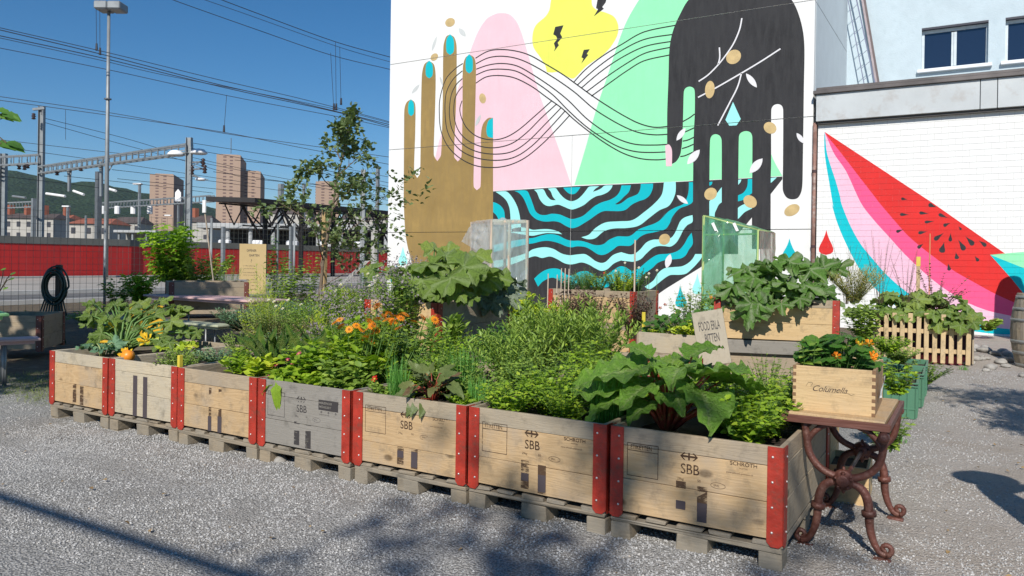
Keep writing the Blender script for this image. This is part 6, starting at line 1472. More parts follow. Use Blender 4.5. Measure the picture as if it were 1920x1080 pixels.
def grass(name, label, pos, H, R_, n, mat, w=.004, lean=(0, 0), group=None, base=None):
    o = thing(name, label, 'plant', tuple(pos), 0, group); V = []; T = []; A = []; k = 0
    for i in range(n):
        a = RS.rand()*6.28; r = (base or R_*.7)*RS.rand()**.5; bx_, by = r*math.cos(a), r*math.sin(a); a2_ = RS.rand()*6.28; h = H*(.55+.45*RS.rand()); sp = R_*.95*RS.rand(); sw = (math.cos(a2_+1.57)*w/2, math.sin(a2_+1.57)*w/2)
        r_ = RS.rand()
        for j, t in enumerate((0, .35, .7, 1)):
            cx = bx_+math.cos(a2_)*sp*t*t+lean[0]*t*t; cy = by+math.sin(a2_)*sp*t*t+lean[1]*t*t; z = h*t-sp*.25*t**3
            ww = (1, .9, .65, .1)[j]; V += [(cx-sw[0]*ww, cy-sw[1]*ww, z), (cx+sw[0]*ww, cy+sw[1]*ww, z)]; A += [r_, r_]
            if j: b = k+2*(j-1); T += [(b, b+1, b+3), (b, b+3, b+2)]
        k += 8
    f = link('foliage', np_mesh('foliage', V, T, mat, {'rnd': A}), o); f['kind'] = 'stuff'; return o
def at(x, y, z=.53): return Vector((x, y, z))
# --- seventh crate: rhubarb and lemon balm
RB = at(-1.34, 3.78, .50)
lv = []
for (px, py, Y, s, yaw, pit) in ((1165, 735, 3.55, .33, -1.9, .0), (1150, 760, 3.42, .26, -2.3, -.5), (1195, 690, 3.85, .34, -.9, .35), (1240, 665, 4.0, .36, -.1, .5), (1180, 655, 4.1, .30, -1.1, .45), (1275, 700, 3.8, .30, .6, .55), (1330, 705, 3.75, .34, 1.4, .25), (1345, 690, 3.95, .36, 1.1, .45), (1310, 752, 3.55, .32, 2.2, -.15), (1290, 770, 3.47, .27, 2.6, -.5), (1380, 755, 3.55, .26, 1.9, -.35), (1225, 745, 3.6, .26, 2.8, -.5), (1215, 705, 3.75, .30, -2.5, .25), (1300, 665, 4.15, .32, .5, .5), (1140, 715, 3.7, .28, -1.5, .1), (1250, 715, 3.6, .28, -2.9, .1), (1140, 768, 3.38, .24, -2.0, -.75), (1345, 775, 3.45, .22, 2.4, -.6), (1210, 640, 4.3, .28, -.3, .7), (1375, 675, 4.1, .34, 1.2, .6), (1255, 690, 3.7, .24, -.2, .9), (1290, 715, 3.65, .22, .5, .8), (1180, 720, 3.6, .22, -.8, .6), (1350, 740, 3.6, .22, .9, .5), (1230, 770, 3.5, .2, -2.6, -.3), (1165, 700, 4.0, .26, -1.0, .6)):
    s *= .84; pit = max(pit, -.42); p = WY(px, py, Y+.04); p -= Vector((math.sin(yaw)*math.cos(pit), math.cos(yaw)*math.cos(pit), math.sin(pit)))*s*.35; p -= RB; lv.append((p.x, p.y, max(.05, p.z), s, yaw, pit))
o = thing('rhubarb', 'large rhubarb plant with broad crinkled leaves spilling over the nearest crate', 'plant', tuple(RB)); r_ = random.Random(4)
for i in range(34):
    th = i*2.39996+r_.uniform(-.25, .25); ph = math.acos(1-1.12*(i+.5)/34); ph = max(.12, ph+r_.uniform(-.12, .12))
    hx, hy = math.sin(th), math.cos(th); rad = math.sin(ph)*r_.uniform(.75, 1.0); z = .33*math.cos(ph)*r_.uniform(.8, 1.15)+.04
    if hy < -.25 and z < .13: continue
    p = Vector((hx*rad*.33+.01, hy*rad*.20+(.03 if hy < -.3 else 0), max(.10, z))); el = max(-.15 if hy < -.3 else -.42, .75-ph*.8+r_.uniform(-.25, .25))
    d = Vector((hx*math.cos(el)+r_.uniform(-.25, .25), hy*math.cos(el)+r_.uniform(-.25, .25), math.sin(el)))
    n = Vector((hx*math.sin(ph)*.5+r_.uniform(-.35, .35), hy*math.sin(ph)*.5+r_.uniform(-.35, .35)-.25, 1)); s_ = r_.uniform(.22, .32)*(1.05 if 5 < i < 25 else .62)
    q = MB(); b0_ = Vector((hx*.03, hy*.03, 0)); md_ = b0_.lerp(p, .55)+Vector((0, 0, .04)); q.tube([b0_, b0_.lerp(md_, .5)+Vector((0, 0, .01)), md_, p-d.normalized()*.0], [.011, .010, .008, .005], 6); q.build('leaf_stalk', S3, o, True)
    leafobj('RH', RH, i % 4, GRH, o, p, tuple(d), tuple(n), s_)
for (dx, dy, i) in ((-.93, 3.72, 0), (-.90, 3.98, 1), (-1.02, 4.25, 2), (-1.25, 4.42, 3), (-.84, 4.45, 4), (-1.1, 3.95, 5)):
    herb('lemon_balm', 'bright green leafy lemon balm clump in the nearest crate, '+('in front by the iron table', 'middle of the right side', 'behind the middle clump', 'at the back left', 'at the back right corner', 'beside the rhubarb')[i], at(dx, dy, .47), .27+.04*(i > 1), .18, 52, OVT, .05, 8, GB, S1, .1, .25, .3, group='lemon balm clumps in the nearest crate')
# --- sixth crate: mint, marjoram and chives
MM = [(-2.18, 3.62, .15, OVS, .034, GB), (-2.02, 3.80, .22, OVS, .036, GB), (-2.22, 4.0, .24, OV, .038, GM), (-1.86, 3.66, .14, OVS, .03, GB), (-1.85, 4.1, .24, OV, .04, GB), (-2.1, 4.4, .30, OV, .042, GB), (-1.7, 4.45, .13, OV, .04, GB)]
for i, (x, y, h, tm, L, mt) in enumerate(MM):
    herb('marjoram', 'bright leafy herb clump in the sixth crate, '+('front left corner', 'second from the front left', 'left edge middle', 'front middle', 'centre of the crate', 'back left', 'back right')[i], at(x, y, .47), h*1.3+.05, .2, 80, tm, L*1.1, 8, mt, S1, .1, .35, .35, group='herb clumps in the sixth crate')
grass('chives', 'tall thin chives tuft at the right front of the sixth crate', at(-1.66, 3.72, .48), .34, .13, 330, GGR, .0034, (.03, 0)); grass('chives', 'chives tuft behind the front one in the sixth crate', at(-1.72, 4.0, .48), .32, .12, 240, GGR, .0034)
# --- fifth crate
o, S = herb('tarragon', 'tall tarragon clump with slim bright leaves behind the middle of the front row', at(-2.75, 5.0, .46), .66, .34, 75, BL, .085, 13, GM, S1, .1, .8, .35, 3, group='tall slim leaved clumps')
herb('tarragon', 'tall slim leaved clump right of the first tarragon', at(-2.38, 5.15, .46), .66, .34, 75, BL, .08, 13, GM, S1, .1, .8, .35, 3, group='tall slim leaved clumps')
herb('tarragon', 'slim leaved clump at the left, in front of the red cornered squash crate', at(-3.36, 4.62, .50), .50, .12, 12, BLW, .12, 9, GM, S1, .15, .9, .35, 3, group='tall slim leaved clumps', hv=.15)
herb('tarragon', 'slim leaved clump in the back of the fifth crate', at(-2.6, 4.35, .48), .48, .3, 60, BL, .075, 11, GM, S1, .1, .8, .3, 3, group='tall slim leaved clumps')
grass('chives', 'dark green chives tuft at the left of the fifth crate', at(-2.98, 3.62, .48), .30, .09, 190, GGR, .0034); grass('chives', 'chives tuft at the right of the fifth crate', at(-2.42, 3.66, .48), .24, .09, 150, GGR, .0034)
grass('chives', 'thin chives behind the dark lettuce', at(-2.75, 4.0, .48), .34, .16, 300, GGR, .0036)
lv = [(.14*math.sin(a), .10*math.cos(a), .07+.07*RS.rand(), .10+.03*RS.rand(), a+RS.randn()*.4, .25-RS.rand()*.5) for a in np.linspace(0, 6.0, 15)]+[(.08*math.sin(a), .06*math.cos(a), .12+.06*RS.rand(), .11, a, .7) for a in np.linspace(.3, 5.6, 12)]+[(.09*math.sin(a), -.13, .03, .09, a, -.7) for a in (2.7, 3.2, 3.5)]
bigplant('sorrel', 'dark reddish green leaf plant hanging over the front of the fifth crate', at(-2.70, 3.60, .50), lv, 'CHs', SRL, GR, S3, .003)
herb('marjoram', 'small leafed green clump in front of the fifth crate behind the chives', at(-2.9, 3.9, .47), .33, .22, 80, OV, .04, 8, GM, S1, .1, .3, .4); herb('marjoram', 'light green clump at the back left of the fifth crate', at(-3.0, 4.3, .47), .45, .24, 80, OV, .045, 8, GB, S1, .1, .3, .4)
# --- fourth crate: broad leaves over the front, poppies, borage behind
for i, (x, y, h, r, L, n) in enumerate(((-3.82, 3.72, .24, .16, .085, 16), (-3.45, 3.70, .20, .16, .08, 18), (-3.62, 4.0, .32, .2, .09, 20), (-3.35, 4.2, .34, .2, .075, 22), (-3.85, 4.3, .36, .2, .085, 20))):
    herb('borage', 'broad leaved green borage clump in the grey crate, '+('front left', 'front right', 'centre', 'back right', 'back left')[i], at(x, y, .47), h*1.45, r*1.25, n*2, OV, L, 6, GM if i % 2 else GB, S1, .15, .35, .3, 2, group='borage clumps in the grey crate')
for i, (x, y, b_, h, r, n, tm, L, mt, l) in enumerate((
    (-3.88, 3.60, .49, .13, .13, 22, OV, .085, GB, 'broad light leaves over the left rim of the grey crate'), (-3.62, 3.58, .49, .12, .14, 24, OV, .075, GB, 'broad light leaves over the middle rim of the grey crate'), (-3.36, 3.60, .49, .13, .13, 22, OV, .07, GM, 'broad leaves over the right rim of the grey crate'),
    (-3.05, 3.80, .47, .22, .14, 40, OVS, .04, GB, 'bright herb clump at the left rim of the fifth crate'), (-2.48, 3.85, .47, .24, .15, 40, OVS, .04, GM, 'green herb clump at the right of the fifth crate'),
    (-4.70, 3.95, .47, .22, .17, 34, OVT, .05, GB, 'toothed leaf clump at the left of the third crate'), (-4.40, 4.3, .47, .34, .2, 40, OVT, .055, GM, 'toothed leaf clump behind the dark chard'), (-4.15, 4.45, .47, .42, .2, 40, OV, .05, GB, 'tall light clump between the third and grey crates'),
    (-4.75, 4.5, .47, .30, .2, 34, OVS, .035, GOL, 'olive clump at the back of the third crate'))):
    herb('herb_clump', l, at(x, y, b_), h, r, n, tm, L, 7, mt, S1, .1, .3, .35)
for i, (x, y, h, l) in enumerate(((-3.78, 3.78, .34, 'left'), (-3.45, 3.85, .30, 'right'), (-3.9, 4.15, .44, 'back left'), (-3.5, 4.25, .46, 'back right'))):
    herb('comfrey', 'broad pale leaved comfrey on arching stems in the grey crate, '+l, at(x, y, .47), h, .17, 13, OV, .135, 6, GB, S4, .2, .35, .4, 2, group='comfrey plants in the grey crate')
for i, (x, y, h, r, l) in enumerate(((-3.08, 3.62, .13, .10, 'front left corner'), (-2.95, 4.1, .34, .2, 'middle left'), (-2.75, 3.95, .30, .2, 'behind the dark leaves'), (-2.48, 3.62, .13, .09, 'front right corner'), (-2.45, 4.1, .36, .18, 'middle right'))):
    herb('herb_clump', 'light green herb clump in the fifth crate, '+l, at(x, y, .47), h, r, 46, OVS, .036, 8, GB if i % 2 else GM, S1, .1, .4, .35, group='light herb clumps in the fifth crate')
MD = [(-5.55, 4.95, .46), (-5.15, 5.0, .52), (-4.8, 4.95, .50), (-5.35, 5.45, .58), (-4.95, 5.4, .62), (-4.65, 5.35, .60), (-4.4, 5.3, .50), (-5.6, 5.9, .62), (-5.2, 5.9, .68), (-4.85, 5.9, .70), (-4.45, 4.75, .40), (-6.1, 5.6, .5), (-5.0, 6.6, .72), (-5.5, 6.5, .68)]
ml = ('leftmost of the near row', 'second of the near row', 'third of the near row', 'leftmost of the middle row', 'second of the middle row', 'third of the middle row', 'last of the middle row', 'leftmost of the back row', 'second of the back row', 'third of the back row', 'closest to the marigolds', 'farthest left', 'last before the squash crate', 'behind the back row')
for i, (x, y, h) in enumerate(MD):
    k = i % 4; herb('meadow_herb', 'tall mixed herb behind the left front crates, '+ml[i], at(x, y, .42), h*1.17, .28, 64, (OVS, OV, BLN, OVT)[k], (.034, .042, .075, .04)[k], 13, (GOL, GM, GY, GB)[k], S1, .15, (.5, .4, .9, .4)[k], .4, group='tall mixed herbs behind the left crates', hv=.4)
    if k == 0:
        o = thing('white_umbel', 'small pale flower stalks, '+ml[i], 'flower', (x, y, .42), 0, 'pale flower stalks'); st_ = MB()
        for q_ in range(7): p = Vector((RS.randn()*.13, RS.randn()*.13, h*(.8+.35*RS.rand()))); st_.tube([(p.x*.5, p.y*.5, 0), p], .002, 3); flower(o, 'wht', p, (R(40), 0))
        st_.build('stems', S4, o)['kind'] = 'stuff'
o = thing('hanging_leaf_plant', 'light green plant whose leaf hangs over the front of the grey crate', 'plant', (-3.83, 3.50, .54)); 
for k, (a, pt_, s, dy) in enumerate(((2.95, -1.15, .15, -.035), (-2.2, -.2, .12, 0), (-.9, .4, .12, .02), (2.0, .2, .12, .02))):
    leafobj('CHg', CH, k % 2, GB, o, (RS.randn()*.008, dy, .015), (math.sin(a)*math.cos(pt_), math.cos(a)*math.cos(pt_), math.sin(pt_)), (0, -.6 if pt_ < -1 else -.1, 1), s*(1.6 if pt_ < -1 else 1.2))
Bo = [(-4.6, 5.1, .50, .28), (-4.3, 4.95, .42, .26), (-4.45, 4.6, .36, .2), (-5.0, 5.3, .58, .3), (-4.5, 5.75, .80, .3), (-4.95, 6.2, .85, .3), (-5.4, 5.8, .62, .3), (-4.2, 5.1, .80, .16)]
for i, (x, y, h, r) in enumerate(Bo):
    o, S = herb('flowering_borage', 'borage bush with greyish violet flower clusters, '+('left front of the flower bed', 'in the middle front of the flower bed', 'nearest to the grey crate', 'second from the left of the bed', 'tall one behind, before the squash crate', 'tallest at the back of the bed', 'far left of the bed', 'tall stalks touching the squash crate')[i], at(x, y, .42), h*1.12+.04, r*1.15, 56, OV, .065, 11, GM, S1, .1, .3, .4, 2, group='violet flowering borage bushes')
    f = Fol(); D = []; P = []
    for k in range(len(S[1])):
        for _ in range(9): P.append(stem_pt(S, k, 1)+RS.randn(3)*np.array([.022, .022, .026])); D.append(RS.randn(3)+np.array([0, 0, .3]))
    f.add(OVS, frames(np.array(D), np.tile([.1, -.3, 1], (len(D), 1)), .016+.010*RS.rand(len(D))), np.array(P)); f.build('flower_clusters', pet_v, o)
# marigolds: where the photograph shows the orange heads
mg = [(628, 605), (640, 612), (637, 600), (668, 611), (694, 603), (697, 612), (690, 617), (705, 620), (697, 628), (684, 634), (707, 573), (729, 588), (735, 602), (751, 597), (756, 603), (749, 615), (793, 596), (700, 608), (723, 592), (741, 594), (760, 590), (697, 641), (815, 600), (655, 618), (714, 612)]
mg += [(x+RS.randn()*9, y+RS.randn()*6) for x, y in mg[8:22]]
o = thing('marigold_clump', 'marigold clump with open orange flower heads in front of the squash crate', 'plant', (-4.1, 4.75, .50)); st_ = MB(); f = Fol(); D = []; P = []
for k, (px, py) in enumerate(mg):
    Y = 3.82+.2*RS.rand(); p = WY(px, py, Y)-Vector((-4.1, 4.75, .50)); b = Vector((p.x*.75, p.y+.05, 0)); st_.tube([b, b.lerp(p, .5)+Vector((.02, 0, 0)), p], [.004, .003, .0025], 4)
    fl = flower(o, 'cal', p, (R(25+RS.rand()*35), R(RS.randn()*12)), RS.rand()*6); fl.scale = (1.15,)*3
    for q_ in range(10): t = RS.rand()*.9; P.append(b.lerp(p, t)); a = RS.rand()*6.28; D.append((math.cos(a), math.sin(a), .7))
f.add(BLW, frames(np.array(D), np.tile([0., 0, 1], (len(D), 1)), .06+.03*RS.rand(len(D))), np.array([tuple(v) for v in P])); f.build('foliage', GM, o); st_.build('stems', S1, o)['kind'] = 'stuff'
for i, (px, py, Y, key, l) in enumerate(((705, 680, 3.85, 'red', 'upper small red flower above the grey crate'), (708, 690, 3.85, 'red', 'lower small red flower above the grey crate'), (702, 710, 3.62, 'nasr', 'red and orange flower at the right end of the grey crate'))):
    p = WY(px, py, Y); o = thing('flowering_stalk', l, 'flower', (p.x, p.y, .5)); q = MB(); q.tube([(0, 0, 0), (0.01, 0, p.z-.5)], .002, 4); q.build('stem', S1, o); flower(o, key, (0.01, -.005, p.z-.5), (R(60), 0))
# --- third crate: chard, lettuce, pink flowers
for (x, y, h, mt, l, n) in ((-4.30, 3.80, .30, GCH, 'dark upright chard in the third crate', 7), (-4.45, 3.95, .28, GCH, 'second dark chard in the third crate', 6), (-4.12, 4.0, .34, GCH, 'chard with pale stalks at the right of the third crate', 6)):
    bigplant('chard', l, at(x, y, .50), [(.06*math.sin(a), .06*math.cos(a), h*(.35+.2*RS.rand()), h*.75, a, 1.15) for a in np.linspace(0, 5.4, n)], 'CH', CH, mt, S4, .006)
herb('lettuce', 'pale yellow green lettuce at the front of the third crate', at(-4.22, 3.66, .50), .17, .11, 14, OV, .085, 4, GY, S4, .1, .6, .2); herb('lettuce', 'bright lettuce left of the chard', at(-4.52, 3.72, .50), .14, .11, 14, OV, .07, 4, GB, S4, .1, .6, .2)
herb('herb_clump', 'low green herb clump at the left of the third crate', at(-4.62, 4.2, .50), .2, .2, 30, OV, .04, 6, GB, S1, .1, .4, .3)
o = thing('pink_flowers', 'deep pink flowers on thin stalks between the third and the grey crate', 'plant', (-4.0, 3.8, .5)); st_ = MB()
for px, py in ((504, 706), (520, 684), (513, 687), (539, 676), (548, 684), (561, 664), (487, 725-10), (527, 697)):
    p = WY(px, py, 3.62+.25*RS.rand())-Vector((-4.0, 3.8, .5)); st_.tube([(p.x*.9, p.y, 0), p], .0018, 4); flower(o, 'pink', p, (R(40), R(RS.randn()*15)))
st_.build('stems', S1, o)['kind'] = 'stuff'
herb('dry_herb', 'brownish feathery seed herb behind the third crate', at(-4.75, 4.75, .45), .45, .3, 60, OVS, .018, 18, GTI, S2, .3, .4, .3, 2, hv=.4); herb('dry_herb', 'brownish feathery herb behind the second crate', at(-5.6, 5.0, .45), .42, .35, 70, OVS, .018, 18, GTI, S2, .3, .4, .3, 2, hv=.4)
herb('dry_herb', 'reddish seed stalks left of the borage', at(-4.2, 4.4, .45), .44, .2, 40, OVS, .016, 20, GTI, S2, .3, .4, .3, 2)
# --- second crate: sparse, first crate: zucchini
for i, (x, y, h) in enumerate(((-5.45, 3.9, .08), (-5.1, 4.0, .12), (-5.35, 4.4, .2), (-5.0, 4.5, .24), (-5.05, 3.62, .10))):
    herb('seedling', 'sparse low herb in the second crate, '+('front left', 'middle', 'back left', 'back right', 'front right corner')[i], at(x, y, .48), h+.05, .17, 45, OVS, .028, 7, GBL if i % 2 else GM, S4, .1, .5, .3, group='sparse herbs in the second crate')
bigplant('squash', 'grey green young squash at the left of the first crate', at(-6.2, 3.72, .50), [(.12*math.sin(a), .08*math.cos(a), .07+.05*RS.rand(), .20, a, .1) for a in (-2.2, -1.4, -.6, .5, 1.3, 2.2)], 'ZUg', ZU, GBL, S4, .005)
Zb = WY(224, 652, 4.05); Zb.z = .50
lv = []
for (px, py, Y, s, yaw, pit) in ((172, 592, 4.4, .26, -1.6, .2), (205, 600, 4.3, .26, -.8, .4), (240, 585, 4.6, .30, -.2, .5), (290, 590, 4.8, .30, .6, .45), (330, 580, 5.1, .30, 1.0, .4), (320, 602, 4.7, .28, 1.5, .1), (275, 618, 4.4, .26, 2.0, .0), (300, 640, 4.3, .22, 1.6, -.2), (190, 625, 4.2, .24, -2.2, .0), (225, 640, 4.1, .2, -2.8, .0), (260, 570, 5.0, .26, 0, .6), (345, 620, 4.8, .2, 1.8, -.2), (175, 570, 5.0, .24, -1.1, .5), (300, 565, 5.3, .24, .5, .6), (215, 572, 4.9, .24, -.5, .6)):
    p = WY(px, py, 3.9+(Y-4.1)*.62)-Zb; lv.append((p.x, p.y, max(.05, p.z), s*.95, yaw, pit))
o = bigplant('zucchini_plant', 'big zucchini plant with yellow flowers behind the first and second crates', Zb, lv, 'ZU', ZU, GS, S1, .009, more=2)
for px, py in ((214, 617), (240, 668), (276, 640)):
    p = WY(px, py, 4.1 if py < 630 else 3.62)-Zb; flower(o, 'zuc', p, (R(50), R(20)))
q = MB(); c = WY(240, 668, 3.60)-Zb; q.lathe([(.003, -.05), (.035, -.04), (.055, 0), (.035, .04), (.003, .05)], 12, c=c, M=Matrix.Rotation(1.2, 4, 'Y')); q.build('fruit', plain('orange_fruit', (.75, .25, .02), .4), o, True)
bigplant('zucchini_plant', 'yellowing squash leaves in front of the big zucchini plant', at(-5.85, 4.1, .50), [(.20*math.sin(a), .12*math.cos(a), .08+.05*RS.rand(), .17, a, .0) for a in (-1.8, -.6, .4, 1.2, 1.9, 2.6)], 'ZUy', ZU, GY, S4, .007)
# tall wispy plant and neighbours
herb('wispy_shrub', 'tall yellowish feathery plant standing between the second and third crates', at(-5.75, 5.0, .40), .95, .17, 40, BLN, .07, 22, GY, S4, .15, .7, .3, 2, hv=.35); herb('wispy_shrub', 'thin yellowish plant left of the tall feathery one', at(-6.1, 5.2, .40), .55, .17, 24, OVS, .03, 12, GY, S4, .15, .5, .3)
for i, (x, y, h) in enumerate(((-7.3, 6.0, .26), (-6.9, 6.1, .30), (-7.1, 6.5, .34), (-6.5, 6.4, .32))):
    herb('sage_bush', 'bluish grey green sage bush in the back left crates, '+('leftmost', 'second', 'third', 'rightmost')[i], at(x, y, .48), h+.06, .34, 80, BL, .06, 10, GBL, S2, .1, .5, .2, group='bluish sage bushes')
herb('fennel', 'bright feathery fennel beside the borage', at(-5.7, 6.0, .5), .62, .22, 34, BLN, .12, 14, GY, S4, .1, .9, .3, 3); herb('fennel', 'second fennel tuft with rusty tips', at(-5.3, 6.3, .5), .70, .22, 34, BLN, .11, 14, GM, S4, .1, .9, .3, 3)
for i, (x, y, h) in enumerate(((-5.9, 7.6, .95), (-5.2, 7.5, .85), (-6.6, 7.7, .80), (-5.6, 6.9, .75))):
    herb('meadow_herb', 'loose flowering herb thicket before the red wall, '+('centre', 'right', 'left', 'front')[i], at(x, y, .2), h, .42, 60, OV, .035, 12, GM, S1, .1, .5, .3, group='flowering herb thicket')
# --- central herb field behind the front row
rows = (4.95, 5.5, 6.1, 6.75, 7.45); mats = {'bright': GB, 'green': GM, 'bluish': GBL, 'grey': GG, 'dark': GD, 'olive': GOL, 'yellowish': GY}
rown = ('in the row right behind the front crates', 'in the second row behind the front crates', 'in the third row behind the front crates', 'in the fourth row behind the front crates', 'in the last row before the herb crate')
for j, y in enumerate(rows):
    for i in range(7):
        x = -3.75+.45*i+RS.randn()*.05
        if x > -1.75 and j > 2: continue
        if j == 0 and i in (2, 3): continue
        if x < -3.5 and j in (1, 2) or (x < -3.15 and j == 0): continue
        k = ('bluish', 'green', 'olive', 'bright', 'grey', 'yellowish', 'dark')[(i*3+j*2+(i*j) % 3) % 7]
        if j == 0 and i > 3: k = 'bright'
        if x > (-2.3, -2.6, -2.9, -3.2, -3.25)[j] and j > 0: continue
        h = (.54, .60, .62, .48, .46)[j]*(1 if x < -2.3 else .42)*(.8+.4*RS.rand())
        o, S = herb('herb_bush', '%s herb bush %s, %s from the left' % (k, rown[j], ('first', 'second', 'third', 'fourth', 'fifth', 'sixth', 'last')[i]), at(x, y+RS.randn()*.08, .34), h, .33, 80, OVS if k != 'green' else OV, .040 if j < 2 else .046, 12, mats[k], S1, .25, .5, .3, group='dense herb bushes of the middle garden')
        if k in ('grey', 'bluish') and (i+j) % 2:
            f = Fol(); D = []; P = []
            for q in range(0, len(S[1]), 3):
                for q_ in range(16): t = .88+.28*q_/16; P.append(stem_pt(S, q, t)+RS.randn(3)*.006); D.append(RS.randn(3)+np.array([0, 0, .6]))
            f.add(OVS, frames(np.array(D), np.tile([0., 0, 1], (len(D), 1)), .014+.006*RS.rand(len(D))), np.array(P)); f.build('flower_spikes', pet_v if i % 2 else GG, o)
# --- squash in the raised crate
Qb = Vector((-4.3, 5.7, .90)); lv = []
for (px, py, Y, s, yaw, pit) in ((800, 495, 5.3, .34, -1.9, .1), (835, 480, 5.5, .36, -.3, .4), (870, 500, 5.3, .36, .9, .1), (905, 505, 5.6, .34, 1.4, .0), (790, 525, 5.2, .34, -2.5, -.3), (845, 520, 5.2, .36, 2.9, -.4), (890, 480, 5.9, .32, .5, .5), (770, 505, 5.6, .30, -1.6, .0), (820, 548, 5.2, .22, 2.9, -.3), (860, 550, 5.25, .22, 2.2, -.2), (930, 520, 6.0, .3, 1.5, -.1), (815, 468, 5.9, .3, -.6, .6), (760, 530, 5.3, .26, -2.0, -.3), (885, 530, 5.6, .28, 2.4, -.2), (845, 500, 6.0, .3, .2, .3), (700, 505, 6.3, .26, -1.5, .1), (745, 485+20, 6.1, .26, -.5, .3), (915, 545, 6.1, .22, 1.8, -.3)):
    p = WY(px, py, Y)-Qb; lv.append((p.x, p.y, max(.04, p.z), s*1.05, yaw, pit))
bigplant('squash_plant', 'large squash plant with broad lobed leaves on the raised crate left of centre', Qb, lv, 'SQ', SQ, GS, S1, .010, more=1)
lv = []
Ab = Vector((-4.05, 6.45, .93))
for (px, py, Y, s, yaw, pit) in ((900, 555, 5.9, .34, 2.2, -.5), (925, 565, 5.9, .30, 2.0, -.8), (945, 545, 6.1, .32, 1.6, -.2), (955, 530, 6.3, .30, 1.0, .2), (915, 525, 6.3, .30, .4, .5), (890, 545, 6.1, .26, -2.6, -.2), (960, 560, 6.1, .26, 1.9, -.7), (930, 520, 6.6, .28, .2, .6)):
    p = WY(px, py, Y)-Ab; lv.append((p.x, p.y, p.z, s, yaw, pit))
bigplant('artichoke_plant', 'silvery grey jagged leaf plant hanging at the right end of the squash crate', Ab, lv, 'ZUa', ZU, ART, S4, .007, more=1)
herb('leafy_greens', 'yellow green leafy plant before the clear plastic shelter', at(-4.9, 8.3, .45), .62, .3, 30, RD, .09, 6, GY, S1, .3, .3, .2, 2); herb('leafy_greens', 'light green leafy plant left of the raised herb crate', at(-4.4, 8.2, .45), .5, .25, 26, RD, .08, 6, GY, S1, .3, .3, .2, 2)
bigplant('squash_plant', 'squash leaves rising left of the raised squash crate before the red wall', Vector((-5.6, 7.2, .5)), [(.28*math.sin(a), .2*math.cos(a), .55+.15*RS.rand(), .30, a, .2) for a in (-2.4, -1.5, -.5, .6, 1.6, 2.6)], 'SQ', SQ, GS, S1, .009)
# purple basil in front of the herb crate
for i, (x, y) in enumerate(((-3.9, 8.3), (-3.45, 8.45), (-4.2, 8.5))):
    herb('purple_basil', 'dark purple leaved shrub in front of the raised herb crate, '+('middle', 'right', 'left')[i], at(x, y, .45), .62, .28, 70, OVS, .035, 12, GP, S2, .25, .5, .2, group='purple leaved shrubs')
# herbs in crate B
lb = [(.15, .3, .16, GBL), (.4, .35, .26, GD), (.62, .3, .2, GM), (.85, .35, .26, GM), (1.0, .3, .2, GY), (1.05, .6, .28, GD), (.25, .6, .22, GM)]
cb_, sb_ = math.cos(a), math.sin(a)
ang = cB.rotation_euler.z
for i, (u, v, h, mt) in enumerate(lb):
    x = cB.location.x+u*math.cos(ang)-v*math.sin(ang); y = cB.location.y+u*math.sin(ang)+v*math.cos(ang)
    herb('herb_tuft', 'herb tuft in the raised herb crate, '+('first from the left', 'dark second', 'third', 'fourth', 'yellowish one near the right end', 'dark one at the right end', 'back left')[i], Vector((x, y, .88)), h+.15, .19, 50, OVS if i != 1 else BLN, .03 if i != 1 else .05, 10, mt, S1, .1, .5, .2, group='herb tufts in the raised herb crate')
o = thing('small_flowers', 'small white and red flowers above the raised herb crate', 'plant', (cB.location.x, cB.location.y, .9)); st_ = MB()
for px, py, key in ((1133, 512, 'red'), (1172, 493, 'wht'), (1155, 508, 'wht'), (1198, 502, 'wht'), (1217, 513, 'wht'), (1232, 507, 'wht'), (1058, 529, 'red'), (1212, 520, 'wht')):
    p = WY(px, py, 9.6)-Vector(o.location); st_.tube([(p.x, p.y, 0), p], .003, 4); flower(o, key, p, (R(60), 0))
st_.build('stems', S1, o)['kind'] = 'stuff'
for i, (px, y0, y1, Z) in enumerate(((1028, 513, 560, 10.4), (1045, 515, 545, 10.4), (1053, 503, 542, 10.5), (1060, 503, 542, 10.5), (1067, 504, 542, 10.5), (1191, 450, 540, 10.4), (865, 515, 600, 9.0))):
    A, B = DD(px, y0, Z), DD(px-2, y1+30, Z); o = thing('plant_stick', 'thin pale plant stick near the raised herb crate, '+('leftmost', 'second from the left', 'first of the close three', 'middle of the close three', 'last of the close three', 'tall pinkish one at the right', 'left one below the clear shelter')[i], 'stick', tuple(B), 0, 'thin plant sticks'); q = MB(); q.off = B.copy(); q.tube([B, A], .008 if i != 5 else .013, 5); q.build('stick', stick, o)
# --- zucchini in raised crate C
Cb = cC.location.copy(); Cb = Vector((-1.95, 8.35, .93)); lv = []
for (px, py, Y, s, yaw, pit) in ((1380, 535, 8.0, .42, -2.4, -.35), (1405, 580, 7.85, .40, 3.0, -1.0), (1425, 545, 8.0, .44, 2.7, -.5), (1395, 505, 8.3, .42, -1.2, .3), (1440, 495, 8.4, .44, -.3, .5), (1480, 490, 8.5, .44, .4, .5), (1520, 505, 8.5, .42, .9, .3), (1475, 530, 8.1, .40, 2.4, -.2), (1510, 535, 8.2, .38, 2.0, -.2), (1465, 570, 7.95, .24, 2.8, -.9), (1450, 510, 8.2, .42, -2.9, .2), (1365, 555, 8.0, .28, -2.2, -.2), (1545, 500, 8.7, .36, 1.3, .4), (1500, 560, 8.0, .22, 2.9, -.7), (1415, 520, 8.1, .4, -1.8, .0), (1545, 545, 8.3, .3, 1.8, -.1), (1340, 560, 8.2, .24, -1.7, .0)):
    p = WY(px, py, Y)-Cb; lv.append((p.x, p.y, p.z, s, yaw, pit))
